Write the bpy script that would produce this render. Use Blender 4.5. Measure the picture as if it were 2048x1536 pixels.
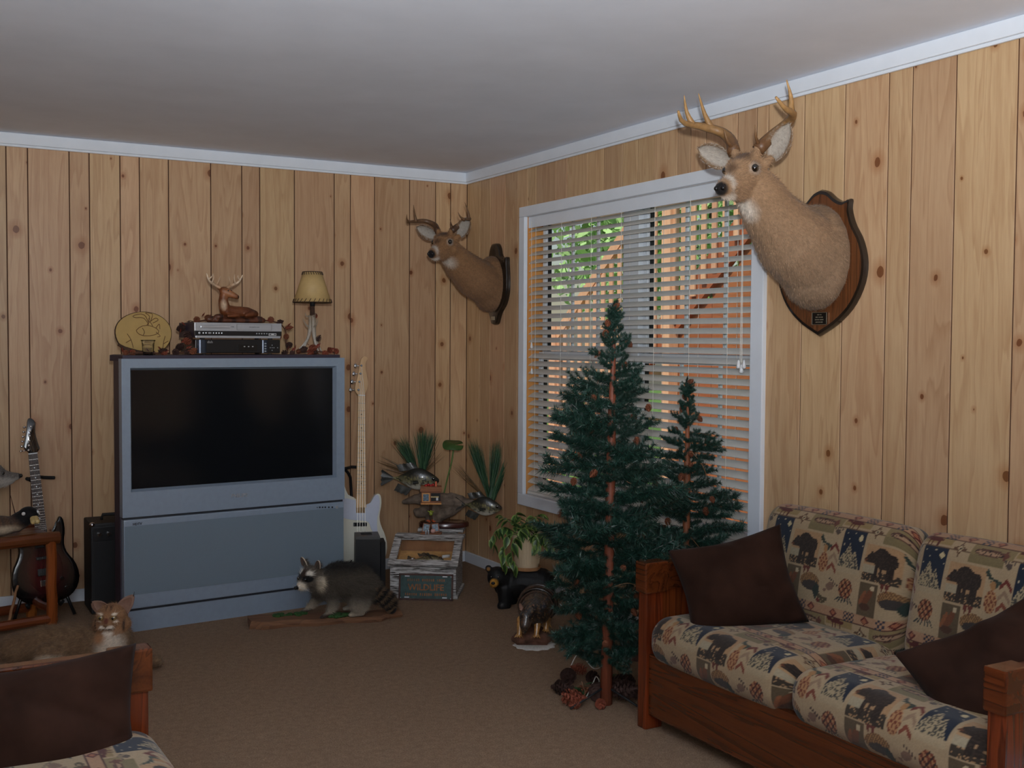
import bpy, bmesh, math, random
import numpy as np
from mathutils import Vector, Matrix, Euler
from math import sin, cos, pi, radians, sqrt

for o in list(bpy.data.objects): bpy.data.objects.remove(o)
SC = bpy.context.scene
COL = SC.collection
PI = pi

# ------------------------------------------------------------------ camera
CAM_F = 2206.75
YAW, PIT, ROLL = 0.51245302, 0.03945277, 0.00584515
CAMP = Vector((-3.158, -6.1993, 1.3988))
cF = Vector((sin(YAW)*cos(PIT), cos(YAW)*cos(PIT), -sin(PIT)))
cR0 = Vector((cos(YAW), -sin(YAW), 0)); cU0 = cR0.cross(cF)
cR = cR0*cos(ROLL) + cU0*sin(ROLL); cU = -cR0*sin(ROLL) + cU0*cos(ROLL)
cam = bpy.data.cameras.new('camera'); camo = bpy.data.objects.new('camera', cam); COL.objects.link(camo)
cam.sensor_width = 36.0; cam.lens = CAM_F/2048*36.0; cam.clip_start = 0.05; cam.clip_end = 200
M = Matrix((cR, cU, -cF)).transposed().to_4x4(); M.translation = CAMP
camo.matrix_world = M
SC.camera = camo

def pray(px, py): return cF + cR*((px-1024)/CAM_F) - cU*((py-768)/CAM_F)
def at_floor(px, py, z=0.0): d = pray(px, py); return CAMP + d*((z-CAMP.z)/d.z)
def at_y(px, py, y): d = pray(px, py); return CAMP + d*((y-CAMP.y)/d.y)
def at_x(px, py, x): d = pray(px, py); return CAMP + d*((x-CAMP.x)/d.x)
def at_dep(px, py, k): return CAMP + pray(px, py)*k

# ------------------------------------------------------------------ light
world = bpy.data.worlds.new('world'); SC.world = world; world.use_nodes = True
wn = world.node_tree; wn.nodes.clear()
sky = wn.nodes.new('ShaderNodeTexSky'); sky.sky_type = 'NISHITA'; sky.sun_disc = False
sky.sun_elevation = radians(52); sky.sun_rotation = radians(250); sky.air_density = 1.2; sky.dust_density = 1.5
bg = wn.nodes.new('ShaderNodeBackground'); bg.inputs['Strength'].default_value = 0.10
wo = wn.nodes.new('ShaderNodeOutputWorld')
wn.links.new(sky.outputs[0], bg.inputs[0]); wn.links.new(bg.outputs[0], wo.inputs[0])

def lamp(name, kind, loc, energy, color=(1,1,1), **kw):
    l = bpy.data.lights.new(name, kind); l.energy = energy; l.color = color
    for k, v in kw.items(): setattr(l, k, v)
    o = bpy.data.objects.new(name, l); COL.objects.link(o); o.location = loc
    return o
def aim(o, target):
    d = Vector(target) - o.location
    o.rotation_euler = d.to_track_quat('-Z', 'Y').to_euler()
sun = lamp('sun', 'SUN', (0,0,20), 3.2, (1.0,0.93,0.82), angle=radians(1.0))
sun.rotation_euler = (Vector((0.62,0.25,-0.95))).to_track_quat('-Z','Y').to_euler()
# the photographer's flash, just above the lens and tilted a little upward
flash = lamp('camera_flash', 'SPOT', CAMP + Vector((0.02,-0.03,0.17)), 760.0, (0.93,0.97,1.0), spot_size=radians(125), spot_blend=1.0, shadow_soft_size=0.035)
aim(flash, CAMP + Vector((sin(YAW), cos(YAW), 1.0))*5)
# added soft fill behind the camera, standing in for window light
fill_lamp = lamp('fill_behind', 'AREA', (-3.9,-7.56,1.70), 62.0, (0.86,0.93,1.0), shape='RECTANGLE', size=1.8, size_y=1.2)
aim(fill_lamp, (-3.3,0.0,0.9))
SC.view_settings.view_transform = 'Standard'; SC.view_settings.look = 'None'
SC.view_settings.gamma = 1.0; SC.view_settings.use_curve_mapping = False
SC.view_settings.exposure = 0.0

# ------------------------------------------------------------------ node materials
def srgb(r, g, b):
    def c(v):
        v /= 255.0
        return v/12.92 if v <= 0.04045 else ((v+0.055)/1.055)**2.4
    return (c(r), c(g), c(b), 1.0)
class NT:
    def __init__(s, name):
        s.m = bpy.data.materials.new(name); s.m.use_nodes = True
        s.t = s.m.node_tree; s.n = s.t.nodes; s.b = s.n.get('Principled BSDF')
    def new(s, kind, **kw):
        nd = s.n.new(kind)
        for k, v in kw.items(): setattr(nd, k, v)
        return nd
    def put(s, sock, v):
        if hasattr(v, 'is_output') or isinstance(v, bpy.types.NodeSocket): s.t.links.new(v, sock)
        else: sock.default_value = v
    def math(s, op, a, b=0.5, clamp=False):
        nd = s.new('ShaderNodeMath', operation=op); nd.use_clamp = clamp
        s.put(nd.inputs[0], a); s.put(nd.inputs[1], b); return nd.outputs[0]
    def vmath(s, op, a, b):
        nd = s.new('ShaderNodeVectorMath', operation=op)
        s.put(nd.inputs[0], a); s.put(nd.inputs[1], b); return nd.outputs[0]
    def coord(s, kind='Object'): return s.new('ShaderNodeTexCoord').outputs[kind]
    def rand(s): return s.new('ShaderNodeObjectInfo').outputs['Random']
    def mapping(s, vec, scale=(1,1,1), loc=(0,0,0), rot=(0,0,0)):
        nd = s.new('ShaderNodeMapping'); s.put(nd.inputs['Vector'], vec); s.put(nd.inputs['Location'], loc)
        nd.inputs['Scale'].default_value = scale; nd.inputs['Rotation'].default_value = rot; return nd.outputs[0]
    def noise(s, vec, scale, detail=3, rough=0.55, dist=0.0):
        nd = s.new('ShaderNodeTexNoise'); s.put(nd.inputs['Vector'], vec)
        nd.inputs['Scale'].default_value = scale; nd.inputs['Detail'].default_value = detail
        nd.inputs['Roughness'].default_value = rough; nd.inputs['Distortion'].default_value = dist
        return nd.outputs[0]
    def ramp(s, fac, stops):
        nd = s.new('ShaderNodeValToRGB'); s.put(nd.inputs[0], fac); e = nd.color_ramp.elements
        while len(e) < len(stops): e.new(0.5)
        for i, (p, c) in enumerate(stops):
            e[i].position = p; e[i].color = c if hasattr(c, '__len__') else (c, c, c, 1)
        return nd.outputs[0]
    def mix(s, fac, a, b, mode='MIX'):
        nd = s.new('ShaderNodeMix', data_type='RGBA', blend_type=mode)
        s.put(nd.inputs[0], fac); s.put(nd.inputs[6], a); s.put(nd.inputs[7], b); return nd.outputs[2]
    def bump(s, h, strength=0.2, dist=0.01):
        nd = s.new('ShaderNodeBump'); nd.inputs['Strength'].default_value = strength; nd.inputs['Distance'].default_value = dist
        s.put(nd.inputs['Height'], h); s.t.links.new(nd.outputs[0], s.b.inputs['Normal'])
    def base(s, v): s.put(s.b.inputs['Base Color'], v)
    def set(s, rough=0.5, metal=0.0, spec=0.5, coat=0.0, sheen=0.0, trans=0.0):
        i = s.b.inputs
        s.put(i['Roughness'], rough); i['Metallic'].default_value = metal; i['Specular IOR Level'].default_value = spec
        i['Coat Weight'].default_value = coat; i['Coat Roughness'].default_value = 0.08
        i['Sheen Weight'].default_value = sheen; i['Transmission Weight'].default_value = trans

def plain(name, c, rough=0.5, metal=0.0, var=0.08, scale=30, bump=0.0, spec=0.5, coat=0.0, sheen=0.0):
    t = NT(name); v = t.coord(); n = t.noise(v, scale, 4)
    c = c if len(c) == 4 else (*c, 1)
    dk = tuple(x*(1-var*1.6) for x in c[:3]) + (1,); lt = tuple(min(1, x*(1+var)) for x in c[:3]) + (1,)
    t.base(t.ramp(n, [(0.3, dk), (0.7, lt)])); t.set(rough, metal, spec, coat, sheen)
    if bump: t.bump(n, bump, 0.004)
    return t.m

def wood(name, light, dark, ax='z', rough=0.4, coat=0.0, freq=14, knots=0.0, vary=0.15, contrast=1.0, bump=0.06):
    """plank wood: grain runs along the given local axis; every object gets its own piece of grain"""
    t = NT(name); v = t.coord(); r = t.rand()
    off = t.new('ShaderNodeCombineXYZ')
    t.put(off.inputs[0], t.math('MULTIPLY', r, 17.3)); t.put(off.inputs[1], t.math('MULTIPLY', r, 7.7)); t.put(off.inputs[2], t.math('MULTIPLY', r, 29.1))
    v2 = t.vmath('ADD', v, off.outputs[0])
    sc = {'x': (0.07,1,1), 'y': (1,0.07,1), 'z': (1,1,0.07)}[ax]
    st = t.mapping(v2, sc)
    warp = t.noise(t.mapping(v2, tuple(0.5+0.5*(x > 0.5) for x in sc)), 3.0, 2)
    big = t.noise(st, freq, 3, 0.5, 0.6)
    rings = t.math('FRACT', t.math('MULTIPLY', t.math('ADD', big, t.math('MULTIPLY', warp, 0.18)), 9.0))
    ring = t.ramp(rings, [(0.0, 0.0), (0.55, 0.35), (0.9, 1.0), (1.0, 0.1)])
    fine = t.noise(st, freq*16, 2, 0.6)
    g = t.math('ADD', t.math('MULTIPLY', ring, 0.42*contrast), t.math('MULTIPLY', fine, 0.45))
    g = t.math('ADD', g, t.math('MULTIPLY', t.math('SUBTRACT', warp, 0.5), 0.5), True)
    col = t.mix(g, light, dark)
    if knots:
        vo = t.new('ShaderNodeTexVoronoi', voronoi_dimensions='2D'); vo.inputs['Scale'].default_value = 4.4
        wob = t.noise(v2, 26, 2)
        sp = t.new('ShaderNodeSeparateXYZ'); t.put(sp.inputs[0], v2); cb_ = t.new('ShaderNodeCombineXYZ'); t.put(cb_.inputs[0], sp.outputs[0]); t.put(cb_.inputs[1], t.math('MULTIPLY', sp.outputs[2], 0.8))
        t.put(vo.inputs['Vector'], cb_.outputs[0])
        dd = t.math('ADD', vo.outputs['Distance'], t.math('MULTIPLY', t.math('SUBTRACT', wob, 0.5), 0.05))
        sep = t.new('ShaderNodeSeparateColor'); t.put(sep.inputs[0], vo.outputs['Color'])
        size = t.math('MULTIPLY_ADD', t.math('POWER', sep.outputs[0], 2.0), 0.06); size.node.inputs[2].default_value = 0.016
        core = t.math('LESS_THAN', dd, size)
        pres = t.math('LESS_THAN', sep.outputs[1], knots)
        halo = t.math('SUBTRACT', 1.0, t.math('DIVIDE', dd, t.math('MULTIPLY', size, 3.2)), True)
        hc = tuple(x*0.55 for x in dark[:3]) + (1,)
        col = t.mix(t.math('MULTIPLY', t.math('MULTIPLY', halo, pres), 0.75), col, (dark[0]*0.95, dark[1]*0.72, dark[2]*0.5, 1))
        col = t.mix(t.math('MULTIPLY', t.math('MULTIPLY', core, pres), 0.8), col, (dark[0]*0.42, dark[1]*0.26, dark[2]*0.16, 1))
    hsv = t.new('ShaderNodeHueSaturation'); t.put(hsv.inputs['Color'], col)
    t.put(hsv.inputs['Value'], t.math('MULTIPLY_ADD', r, vary*2)); hsv.inputs['Value'].links[0].from_node.inputs[2].default_value = 1-vary
    t.put(hsv.inputs['Hue'], t.math('MULTIPLY_ADD', t.math('FRACT', t.math('MULTIPLY', r, 7.31)), 0.012)); hsv.inputs['Hue'].links[0].from_node.inputs[2].default_value = 0.494
    t.base(hsv.outputs[0]); t.set(rough, 0, 0.4, coat)
    if bump: t.bump(g, bump, 0.002)
    return t.m

def vcol(name, rough=0.7, noise_scale=60, var=0.25, bump=0.3, sheen=0.0, spec=0.3, coat=0.0, stretch=(1,1,1)):
    """colour comes from the mesh's own painted markings (coat pattern, printed cloth), broken up by fine noise"""
    t = NT(name); a = t.new('ShaderNodeAttribute', attribute_name='Col')
    n = t.noise(t.mapping(t.coord(), stretch), noise_scale, 4)
    k = t.ramp(n, [(0.25, 1-var), (0.75, 1+var*0.6)])
    t.base(t.mix(1.0, a.outputs['Color'], k, 'MULTIPLY')); t.set(rough, 0, spec, coat, sheen)
    if bump: t.bump(n, bump, 0.004)
    return t.m

MAT = {}
# ------------------------------------------------------------------ mesh helpers
class MB:
    def __init__(s): s.v = []; s.f = []
    def add(s, vs, fs, mx=None):
        k = len(s.v)
        s.v += [tuple(mx @ Vector(p)) if mx is not None else tuple(p) for p in vs]
        s.f += [tuple(i+k for i in f) for f in fs]; return s
    def box(s, c, d, mx=None, bev=0.0):
        x, y, z = (q/2 for q in d)
        m = Matrix.Translation(Vector(c)) if mx is None else mx @ Matrix.Translation(Vector(c))
        if bev <= 0:
            vs = [(i*x, j*y, k*z) for i in (-1,1) for j in (-1,1) for k in (-1,1)]
            fs = [(0,1,3,2),(4,6,7,5),(0,4,5,1),(2,3,7,6),(0,2,6,4),(1,5,7,3)]
            return s.add(vs, fs, m)
        bm = bmesh.new(); bmesh.ops.create_cube(bm, size=1.0)
        for v in bm.verts: v.co = Vector((v.co.x*2*x, v.co.y*2*y, v.co.z*2*z))
        bmesh.ops.bevel(bm, geom=list(bm.edges), offset=min(bev, 0.98*min(x, y, z)), segments=2, profile=0.6, affect='EDGES')
        bm.verts.index_update()
        s.add([v.co[:] for v in bm.verts], [[v.index for v in f.verts] for f in bm.faces], m); bm.free(); return s
    def rings(s, rr, mx=None, closed=True, caps=(True, True)):
        n = len(rr[0]); vs = [p for r in rr for p in r]; fs = []
        for i in range(len(rr)-1):
            for j in range(n if closed else n-1):
                a = i*n+j; b = i*n+(j+1) % n
                fs.append((a, b, b+n, a+n))
        if caps[0]: fs.append(tuple(range(n))[::-1])
        if caps[1]: fs.append(tuple(range((len(rr)-1)*n, len(rr)*n)))
        return s.add(vs, fs, mx)
    def tube(s, path, rad, n=8, mx=None, flat=None, caps=True):
        P = [Vector(p) for p in path]; m = len(P)
        if not hasattr(rad, '__len__'): rad = [rad]*m
        rr = []; up = None
        for i in range(m):
            t = (P[min(i+1, m-1)] - P[max(i-1, 0)])
            t = t.normalized() if t.length > 1e-9 else Vector((0,0,1))
            if up is None:
                up = Vector((0,0,1)) if abs(t.z) < 0.9 else Vector((1,0,0))
            u = (up - t*up.dot(t)); u = u.normalized() if u.length > 1e-6 else t.orthogonal().normalized()
            w = t.cross(u); up = u
            fx, fy = flat if flat else (1, 1)
            rr.append([P[i] + (u*cos(2*PI*k/n)*fx + w*sin(2*PI*k/n)*fy)*rad[i] for k in range(n)])
        return s.rings(rr, mx, True, (caps, caps))
    def lathe(s, prof, n=24, mx=None, caps=(True, True)):
        rr = [[(r*cos(2*PI*k/n), r*sin(2*PI*k/n), z) for k in range(n)] for r, z in prof]
        return s.rings(rr, mx, True, caps)
    def prism(s, poly, z0, z1, mx=None, bev=0.0):
        """polygon in local xy, extruded along z (bev: inset of the far rim)"""
        n = len(poly)
        if bev <= 0: return s.rings([[(x, y, z0) for x, y in poly], [(x, y, z1) for x, y in poly]], mx)
        cx = sum(p[0] for p in poly)/n; cy = sum(p[1] for p in poly)/n
        def ins(b):
            out = []
            for i in range(n):
                p0 = Vector(poly[i-1]); p1 = Vector(poly[i]); p2 = Vector(poly[(i+1) % n])
                e1 = (p1-p0).normalized(); e2 = (p2-p1).normalized()
                nn = Vector((-(e1.y+e2.y), e1.x+e2.x))
                if nn.length < 1e-6: nn = Vector((-e1.y, e1.x))
                nn.normalize()
                if nn.dot(Vector((cx, cy))-p1) < 0 and False: nn = -nn
                out.append(p1 + nn*b)
            return out
        area = sum(poly[i-1][0]*poly[i][1]-poly[i][0]*poly[i-1][1] for i in range(n))
        sg = 1 if area > 0 else -1
        r3 = ins(bev*sg); r2 = ins(bev*0.3*sg); h = z1-z0
        return s.rings([[(x, y, z0) for x, y in poly], [(x, y, z1-bev*(1 if h > 0 else -1)) for x, y in poly],
                        [(x, y, z1-bev*0.3*(1 if h > 0 else -1)) for x, y in r2], [(x, y, z1) for x, y in r3]], mx)
    def ell(s, c, r, rot=None, n=12, mx=None):
        m = Matrix.Translation(Vector(c))
        if rot is not None: m = m @ Euler(rot).to_matrix().to_4x4()
        m = m @ Matrix.Diagonal((*r, 1)) if hasattr(r, '__len__') else m @ Matrix.Diagonal((r, r, r, 1))
        if mx is not None: m = mx @ m
        h = max(4, n//2); rr = []
        vs = [(0,0,-1)]
        for i in range(1, h):
            a = -PI/2 + PI*i/h
            vs += [(cos(a)*cos(2*PI*k/n), cos(a)*sin(2*PI*k/n), sin(a)) for k in range(n)]
        vs.append((0,0,1)); fs = []
        for k in range(n): fs.append((0, 1+(k+1) % n, 1+k))
        for i in range(h-2):
            for k in range(n):
                a = 1+i*n+k; b = 1+i*n+(k+1) % n
                fs.append((a, b, b+n, a+n))
        L = len(vs)-1; o = 1+(h-2)*n
        for k in range(n): fs.append((o+k, o+(k+1) % n, L))
        return s.add(vs, fs, m)
    def cap(s, a, b, ra, rb, n=10, k=6, flat=None):
        """tapered capsule with round ends (for bodies grown into one skin)"""
        a = Vector(a); b = Vector(b); t = (b-a); L = t.length; t.normalize(); P = []; Rr = []
        for i in range(4):
            q = PI/2*(1-i/3.5); P.append(a - t*ra*sin(q)); Rr.append(max(ra*cos(q), ra*0.08))
        for i in range(1, k): P.append(a.lerp(b, i/k)); Rr.append(ra+(rb-ra)*i/k)
        for i in range(4):
            q = PI/2*(i+0.5)/3.5; P.append(b + t*rb*sin(q)); Rr.append(max(rb*cos(q), rb*0.08))
        return s.tube(P, Rr, n, None, flat)
    def chain(s, pts, rads, n=10, sub=3):
        for i in range(len(pts)-1): s.cap(pts[i], pts[i+1], rads[i], rads[i+1], n, sub)
        return s
    def mesh(s, name, smooth=True):
        me = bpy.data.meshes.new(name); me.from_pydata(s.v, [], s.f); me.validate(); me.update()
        if smooth: me.polygons.foreach_set('use_smooth', [True]*len(me.polygons))
        return me
    def build(s, name, mat, parent=None, smooth=False, loc=None, label=None, fix=True):
        me = s.mesh(name, smooth)
        if fix:
            bm = bmesh.new(); bm.from_mesh(me); bmesh.ops.recalc_face_normals(bm, faces=bm.faces); bm.to_mesh(me); bm.free()
        o = link(name, me, mat, parent, loc)
        if smooth == 'auto':
            me.polygons.foreach_set('use_smooth', [True]*len(me.polygons)); me.set_sharp_from_angle(angle=radians(35))
        if label: o['label'] = label
        return o

def link(name, me, mat=None, parent=None, loc=None):
    o = bpy.data.objects.new(name, me); COL.objects.link(o)
    if mat is not None:
        mm = MAT[mat] if isinstance(mat, str) else mat
        if not me.materials: me.materials.append(mm)
    if parent is not None: o.parent = parent
    if loc is not None: o.location = loc
    return o
def tag(o, label=None, cat=None, group=None, kind=None):
    if label: o['label'] = label
    if cat: o['category'] = cat
    if group: o['group'] = group
    if kind: o['kind'] = kind
    return o
def thing(name, label, cat, loc=(0,0,0), rotz=0.0, group=None, rot=None):
    o = bpy.data.objects.new(name, None); COL.objects.link(o); o.empty_display_size = 0.05
    o.location = loc; o.rotation_euler = rot if rot else (0,0,rotz)
    return tag(o, label, cat, group)
def struct(o, label=None): return tag(o, label, None, None, 'structure')
def copy_tree(o, parent=None):
    c = o.copy(); COL.objects.link(c); c.parent = parent
    for ch in list(o.children): copy_tree(ch, c)
    return c
def skin(mb, name, mat, parent=None, voxel=0.008, smooth=4, sub=0, colf=None, loc=None):
    """grow one continuous surface over overlapping solids"""
    me = mb.mesh('tmp', False); o = bpy.data.objects.new('tmp', me); COL.objects.link(o)
    bm = bmesh.new(); bm.from_mesh(me); bmesh.ops.recalc_face_normals(bm, faces=bm.faces); bm.to_mesh(me); bm.free()
    r = o.modifiers.new('r', 'REMESH'); r.mode = 'VOXEL'; r.voxel_size = voxel
    if smooth:
        q = o.modifiers.new('s', 'SMOOTH'); q.iterations = smooth; q.factor = 0.5
    dg = bpy.context.evaluated_depsgraph_get(); ev = o.evaluated_get(dg)
    m2 = bpy.data.meshes.new_from_object(ev); m2.name = name
    bpy.data.objects.remove(o); bpy.data.meshes.remove(me)
    m2.polygons.foreach_set('use_smooth', [True]*len(m2.polygons))
    if colf: paint(m2, colf)
    return link(name, m2, mat, parent, loc)
def arrays(me):
    n = len(me.vertices); co = np.empty(n*3); me.vertices.foreach_get('co', co); no = np.empty(n*3); me.vertices.foreach_get('normal', no)
    return co.reshape(-1,3), no.reshape(-1,3)
def paint(me, fn):
    co, no = arrays(me); c = np.clip(fn(co, no), 0, 1)
    a = me.color_attributes.get('Col') or me.color_attributes.new('Col', 'FLOAT_COLOR', 'POINT')
    a.data.foreach_set('color', np.concatenate([c, np.ones((len(c),1))], 1).astype(np.float32).ravel())
def lin(r, g, b): return np.array(srgb(r, g, b)[:3])
def blend(base, col, w): w = np.clip(w, 0, 1)[:, None]; return base*(1-w) + np.asarray(col)*w
def blob(co, c, r): return np.clip(1.5*(1 - np.sqrt((((co-np.array(c))/np.array(r))**2).sum(1))), 0, 1)
def hsh(co, k=1.0):
    q = np.sin(co[:,0]*127.1*k + co[:,1]*311.7*k + co[:,2]*74.7*k)*43758.5453
    return q - np.floor(q)
def fur(src, parent, mat, n, length, width, flow, seed=1, colf=None, lift=0.45, mask=None, name='fur'):
    """short coat of thin blades rooted on the skin"""
    rng = np.random.default_rng(seed); me = src.data; me.calc_loop_triangles()
    T = np.empty(len(me.loop_triangles)*3, dtype=np.int32); me.loop_triangles.foreach_get('vertices', T); T = T.reshape(-1,3)
    co, no = arrays(me); A, B, Cc = co[T[:,0]], co[T[:,1]], co[T[:,2]]
    ar = np.linalg.norm(np.cross(B-A, Cc-A), axis=1); idx = rng.choice(len(T), n, p=ar/ar.sum())
    u = rng.random(n); v = rng.random(n); k = u+v > 1; u[k] = 1-u[k]; v[k] = 1-v[k]
    P = A[idx] + (B[idx]-A[idx])*u[:,None] + (Cc[idx]-A[idx])*v[:,None]
    N = no[T[idx]].mean(1); N /= np.linalg.norm(N, axis=1)[:,None]+1e-9
    if mask is not None:
        keep = mask(P); P = P[keep]; N = N[keep]; n = len(P)
    Fl = np.array(flow(P)) if callable(flow) else np.tile(np.array(flow, float), (n,1))
    Fl = Fl - N*(Fl*N).sum(1)[:,None]; Fl /= np.linalg.norm(Fl, axis=1)[:,None]+1e-6
    Fl += rng.normal(0, 0.28, (n,3))
    D = Fl*(1-lift) + N*lift; D /= np.linalg.norm(D, axis=1)[:,None]
    W = np.cross(D, N + rng.normal(0, .4, (n,3))); W /= np.linalg.norm(W, axis=1)[:,None]+1e-6
    Ln = length*(0.6+0.8*rng.random(n))[:,None]
    V = np.stack([P-W*width/2-N*0.001, P+W*width/2-N*0.001, P+D*Ln], 1).reshape(-1,3)
    m2 = bpy.data.meshes.new(name); m2.vertices.add(3*n); m2.vertices.foreach_set('co', V.ravel())
    m2.loops.add(3*n); m2.loops.foreach_set('vertex_index', np.arange(3*n, dtype=np.int32))
    m2.polygons.add(n); m2.polygons.foreach_set('loop_start', np.arange(0, 3*n, 3, dtype=np.int32)); m2.polygons.foreach_set('loop_total', np.full(n, 3, dtype=np.int32))
    m2.update(); m2.validate()
    if colf:
        c = np.clip(colf(P, N), 0, 1)*(0.7+0.6*rng.random(n))[:,None]; c = np.repeat(c, 3, 0)
        a = m2.color_attributes.new('Col', 'FLOAT_COLOR', 'POINT')
        a.data.foreach_set('color', np.concatenate([c, np.ones((3*n,1))], 1).astype(np.float32).ravel())
    o = link(name, m2, mat, parent); o['kind'] = 'stuff'
    return o
def tris_mesh(name, V, cols=None):
    """V: (n,3,3) triangle soup"""
    V = np.asarray(V, dtype=np.float32); n = len(V); m2 = bpy.data.meshes.new(name)
    m2.vertices.add(3*n); m2.vertices.foreach_set('co', V.ravel()); m2.loops.add(3*n)
    m2.loops.foreach_set('vertex_index', np.arange(3*n, dtype=np.int32)); m2.polygons.add(n)
    m2.polygons.foreach_set('loop_start', np.arange(0, 3*n, 3, dtype=np.int32)); m2.polygons.foreach_set('loop_total', np.full(n, 3, dtype=np.int32))
    m2.update(); m2.validate()
    if cols is not None:
        c = np.repeat(np.asarray(cols), 3, 0); a = m2.color_attributes.new('Col', 'FLOAT_COLOR', 'POINT')
        a.data.foreach_set('color', np.concatenate([c, np.ones((3*n,1))], 1).astype(np.float32).ravel())
    return m2
def text_mesh(body, size, name='lettering', ext=0.0006, mat=None, parent=None, mx=None, align='CENTER', squash=1.0, bold=0.0):
    cu = bpy.data.curves.new('tmp', 'FONT'); cu.body = body; cu.size = size; cu.align_x = align; cu.align_y = 'CENTER'; cu.extrude = ext; cu.offset = bold
    cu.resolution_u = 2
    o = bpy.data.objects.new('tmp', cu); COL.objects.link(o)
    dg = bpy.context.evaluated_depsgraph_get(); me = bpy.data.meshes.new_from_object(o.evaluated_get(dg)); me.name = name
    bpy.data.objects.remove(o); bpy.data.curves.remove(cu)
    if squash != 1: me.transform(Matrix.Diagonal((squash,1,1,1)))
    if mx is not None: me.transform(mx)
    return link(name, me, mat, parent)
def face_mx(origin, right, up):
    """local xy drawn on a plane: x to the right, y up, z out of the face"""
    r = Vector(right).normalized(); u = Vector(up).normalized(); n = r.cross(u)
    m = Matrix((r, u, n)).transposed().to_4x4(); m.translation = Vector(origin); return m
def spline(pts, n):
    P = [np.array(p, float) for p in pts]; out = []
    m = len(P)-1
    for i in range(n):
        t = i/(n-1)*m; k = min(int(t), m-1); t -= k
        p0 = P[max(k-1,0)]; p1 = P[k]; p2 = P[k+1]; p3 = P[min(k+2,m)]
        out.append(tuple(0.5*((2*p1)+(-p0+p2)*t+(2*p0-5*p1+4*p2-p3)*t*t+(-p0+3*p1-3*p2+p3)*t**3)))
    return out

# ------------------------------------------------------------------ shared materials
MAT['pine'] = wood('pine_panel', srgb(204,171,133), srgb(156,111,74), 'z', 0.42, 0.0, 9, 0.75, 0.12, 0.7)
MAT['groove'] = plain('panel_groove', srgb(74,42,24), 0.8)
MAT['ceiling'] = plain('ceiling_paint', srgb(230,237,250), 0.85, 0, 0.03, 3)
MAT['trim'] = plain('white_trim_paint', srgb(222,228,236), 0.35, 0, 0.02, 8)
MAT['white'] = plain('white_plastic', srgb(226,228,230), 0.35, 0, 0.02)
MAT['blind'] = plain('blind_slat', srgb(214,212,206), 0.4, 0, 0.03, 6)
MAT['cord'] = plain('cord_white', srgb(225,222,214), 0.8)
MAT['black'] = plain('black_plastic', srgb(22,22,24), 0.35, 0, 0.1)
MAT['matteblack'] = plain('matte_black', srgb(18,18,20), 0.7, 0, 0.1)
MAT['chrome'] = plain('chrome', srgb(210,212,216), 0.14, 1.0, 0.03)
MAT['eye'] = plain('dark_glass_eye', srgb(12,8,6), 0.05, 0, 0.0, spec=0.8, coat=1.0)
MAT['nose'] = plain('black_nose', srgb(16,14,14), 0.35, 0, 0.1, 120, 0.3)
t = NT('carpet'); v = t.coord(); n1 = t.noise(v, 190, 3, 0.75); n2 = t.noise(v, 2.2, 3); n3 = t.noise(v, 38, 4, 0.7)
c = t.ramp(n1, [(0.28, srgb(116,90,68)), (0.5, srgb(176,142,110)), (0.75, srgb(220,190,154))])
c = t.mix(t.math('MULTIPLY', n2, 0.5), c, srgb(156,123,94)); c = t.mix(t.ramp(n3, [(0.35, 0.0), (0.65, 0.55)]), c, srgb(132,102,76))
t.base(c); t.set(0.95, 0, 0.1, 0, 0.1); t.bump(t.math('ADD', n1, t.math('MULTIPLY', n3, 0.7)), 1.0, 0.015); MAT['carpet'] = t.m
t = NT('window_glass'); t.n.remove(t.b); g = t.new('ShaderNodeBsdfGlossy'); g.inputs['Roughness'].default_value = 0.02
tr = t.new('ShaderNodeBsdfTransparent'); mx = t.new('ShaderNodeMixShader'); lw = t.new('ShaderNodeLayerWeight'); lw.inputs[0].default_value = 0.5
t.put(mx.inputs[0], t.math('MULTIPLY_ADD', t.math('POWER', lw.outputs['Facing'], 4.0), 0.5)); mx.inputs[0].links[0].from_node.inputs[2].default_value = 0.03; t.put(mx.inputs[1], tr.outputs[0]); t.put(mx.inputs[2], g.outputs[0])
t.t.links.new(mx.outputs[0], t.n.get('Material Output').inputs[0]); MAT['glass'] = t.m
MAT['redwood'] = wood('stained_redwood', srgb(98,46,22), srgb(36,13,6), 'x', 0.22, 0.5, 10, 0, 0.12, 1.2)
MAT['redwood_v'] = wood('stained_redwood_upright', srgb(120,56,24), srgb(44,16,7), 'z', 0.22, 0.5, 10, 0, 0.12, 1.2)
MAT['log'] = wood('honey_log', srgb(156,84,34), srgb(92,42,16), 'z', 0.3, 0.4, 8, 0, 0.12, 0.7)
MAT['logx'] = wood('honey_log_rail', srgb(120,62,30), srgb(58,26,12), 'x', 0.3, 0.4, 8, 0, 0.12, 0.7)
MAT['fur'] = vcol('fur_coat', 0.75, 90, 0.3, 0.4, 0.1, 0.25)
MAT['hair'] = vcol('fur_blades', 0.7, 10, 0.05, 0.0, 0.1, 0.25)
MAT['varn'] = vcol('varnished_skin', 0.3, 120, 0.3, 0.25, 0, 0.4, 0.35)
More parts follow.
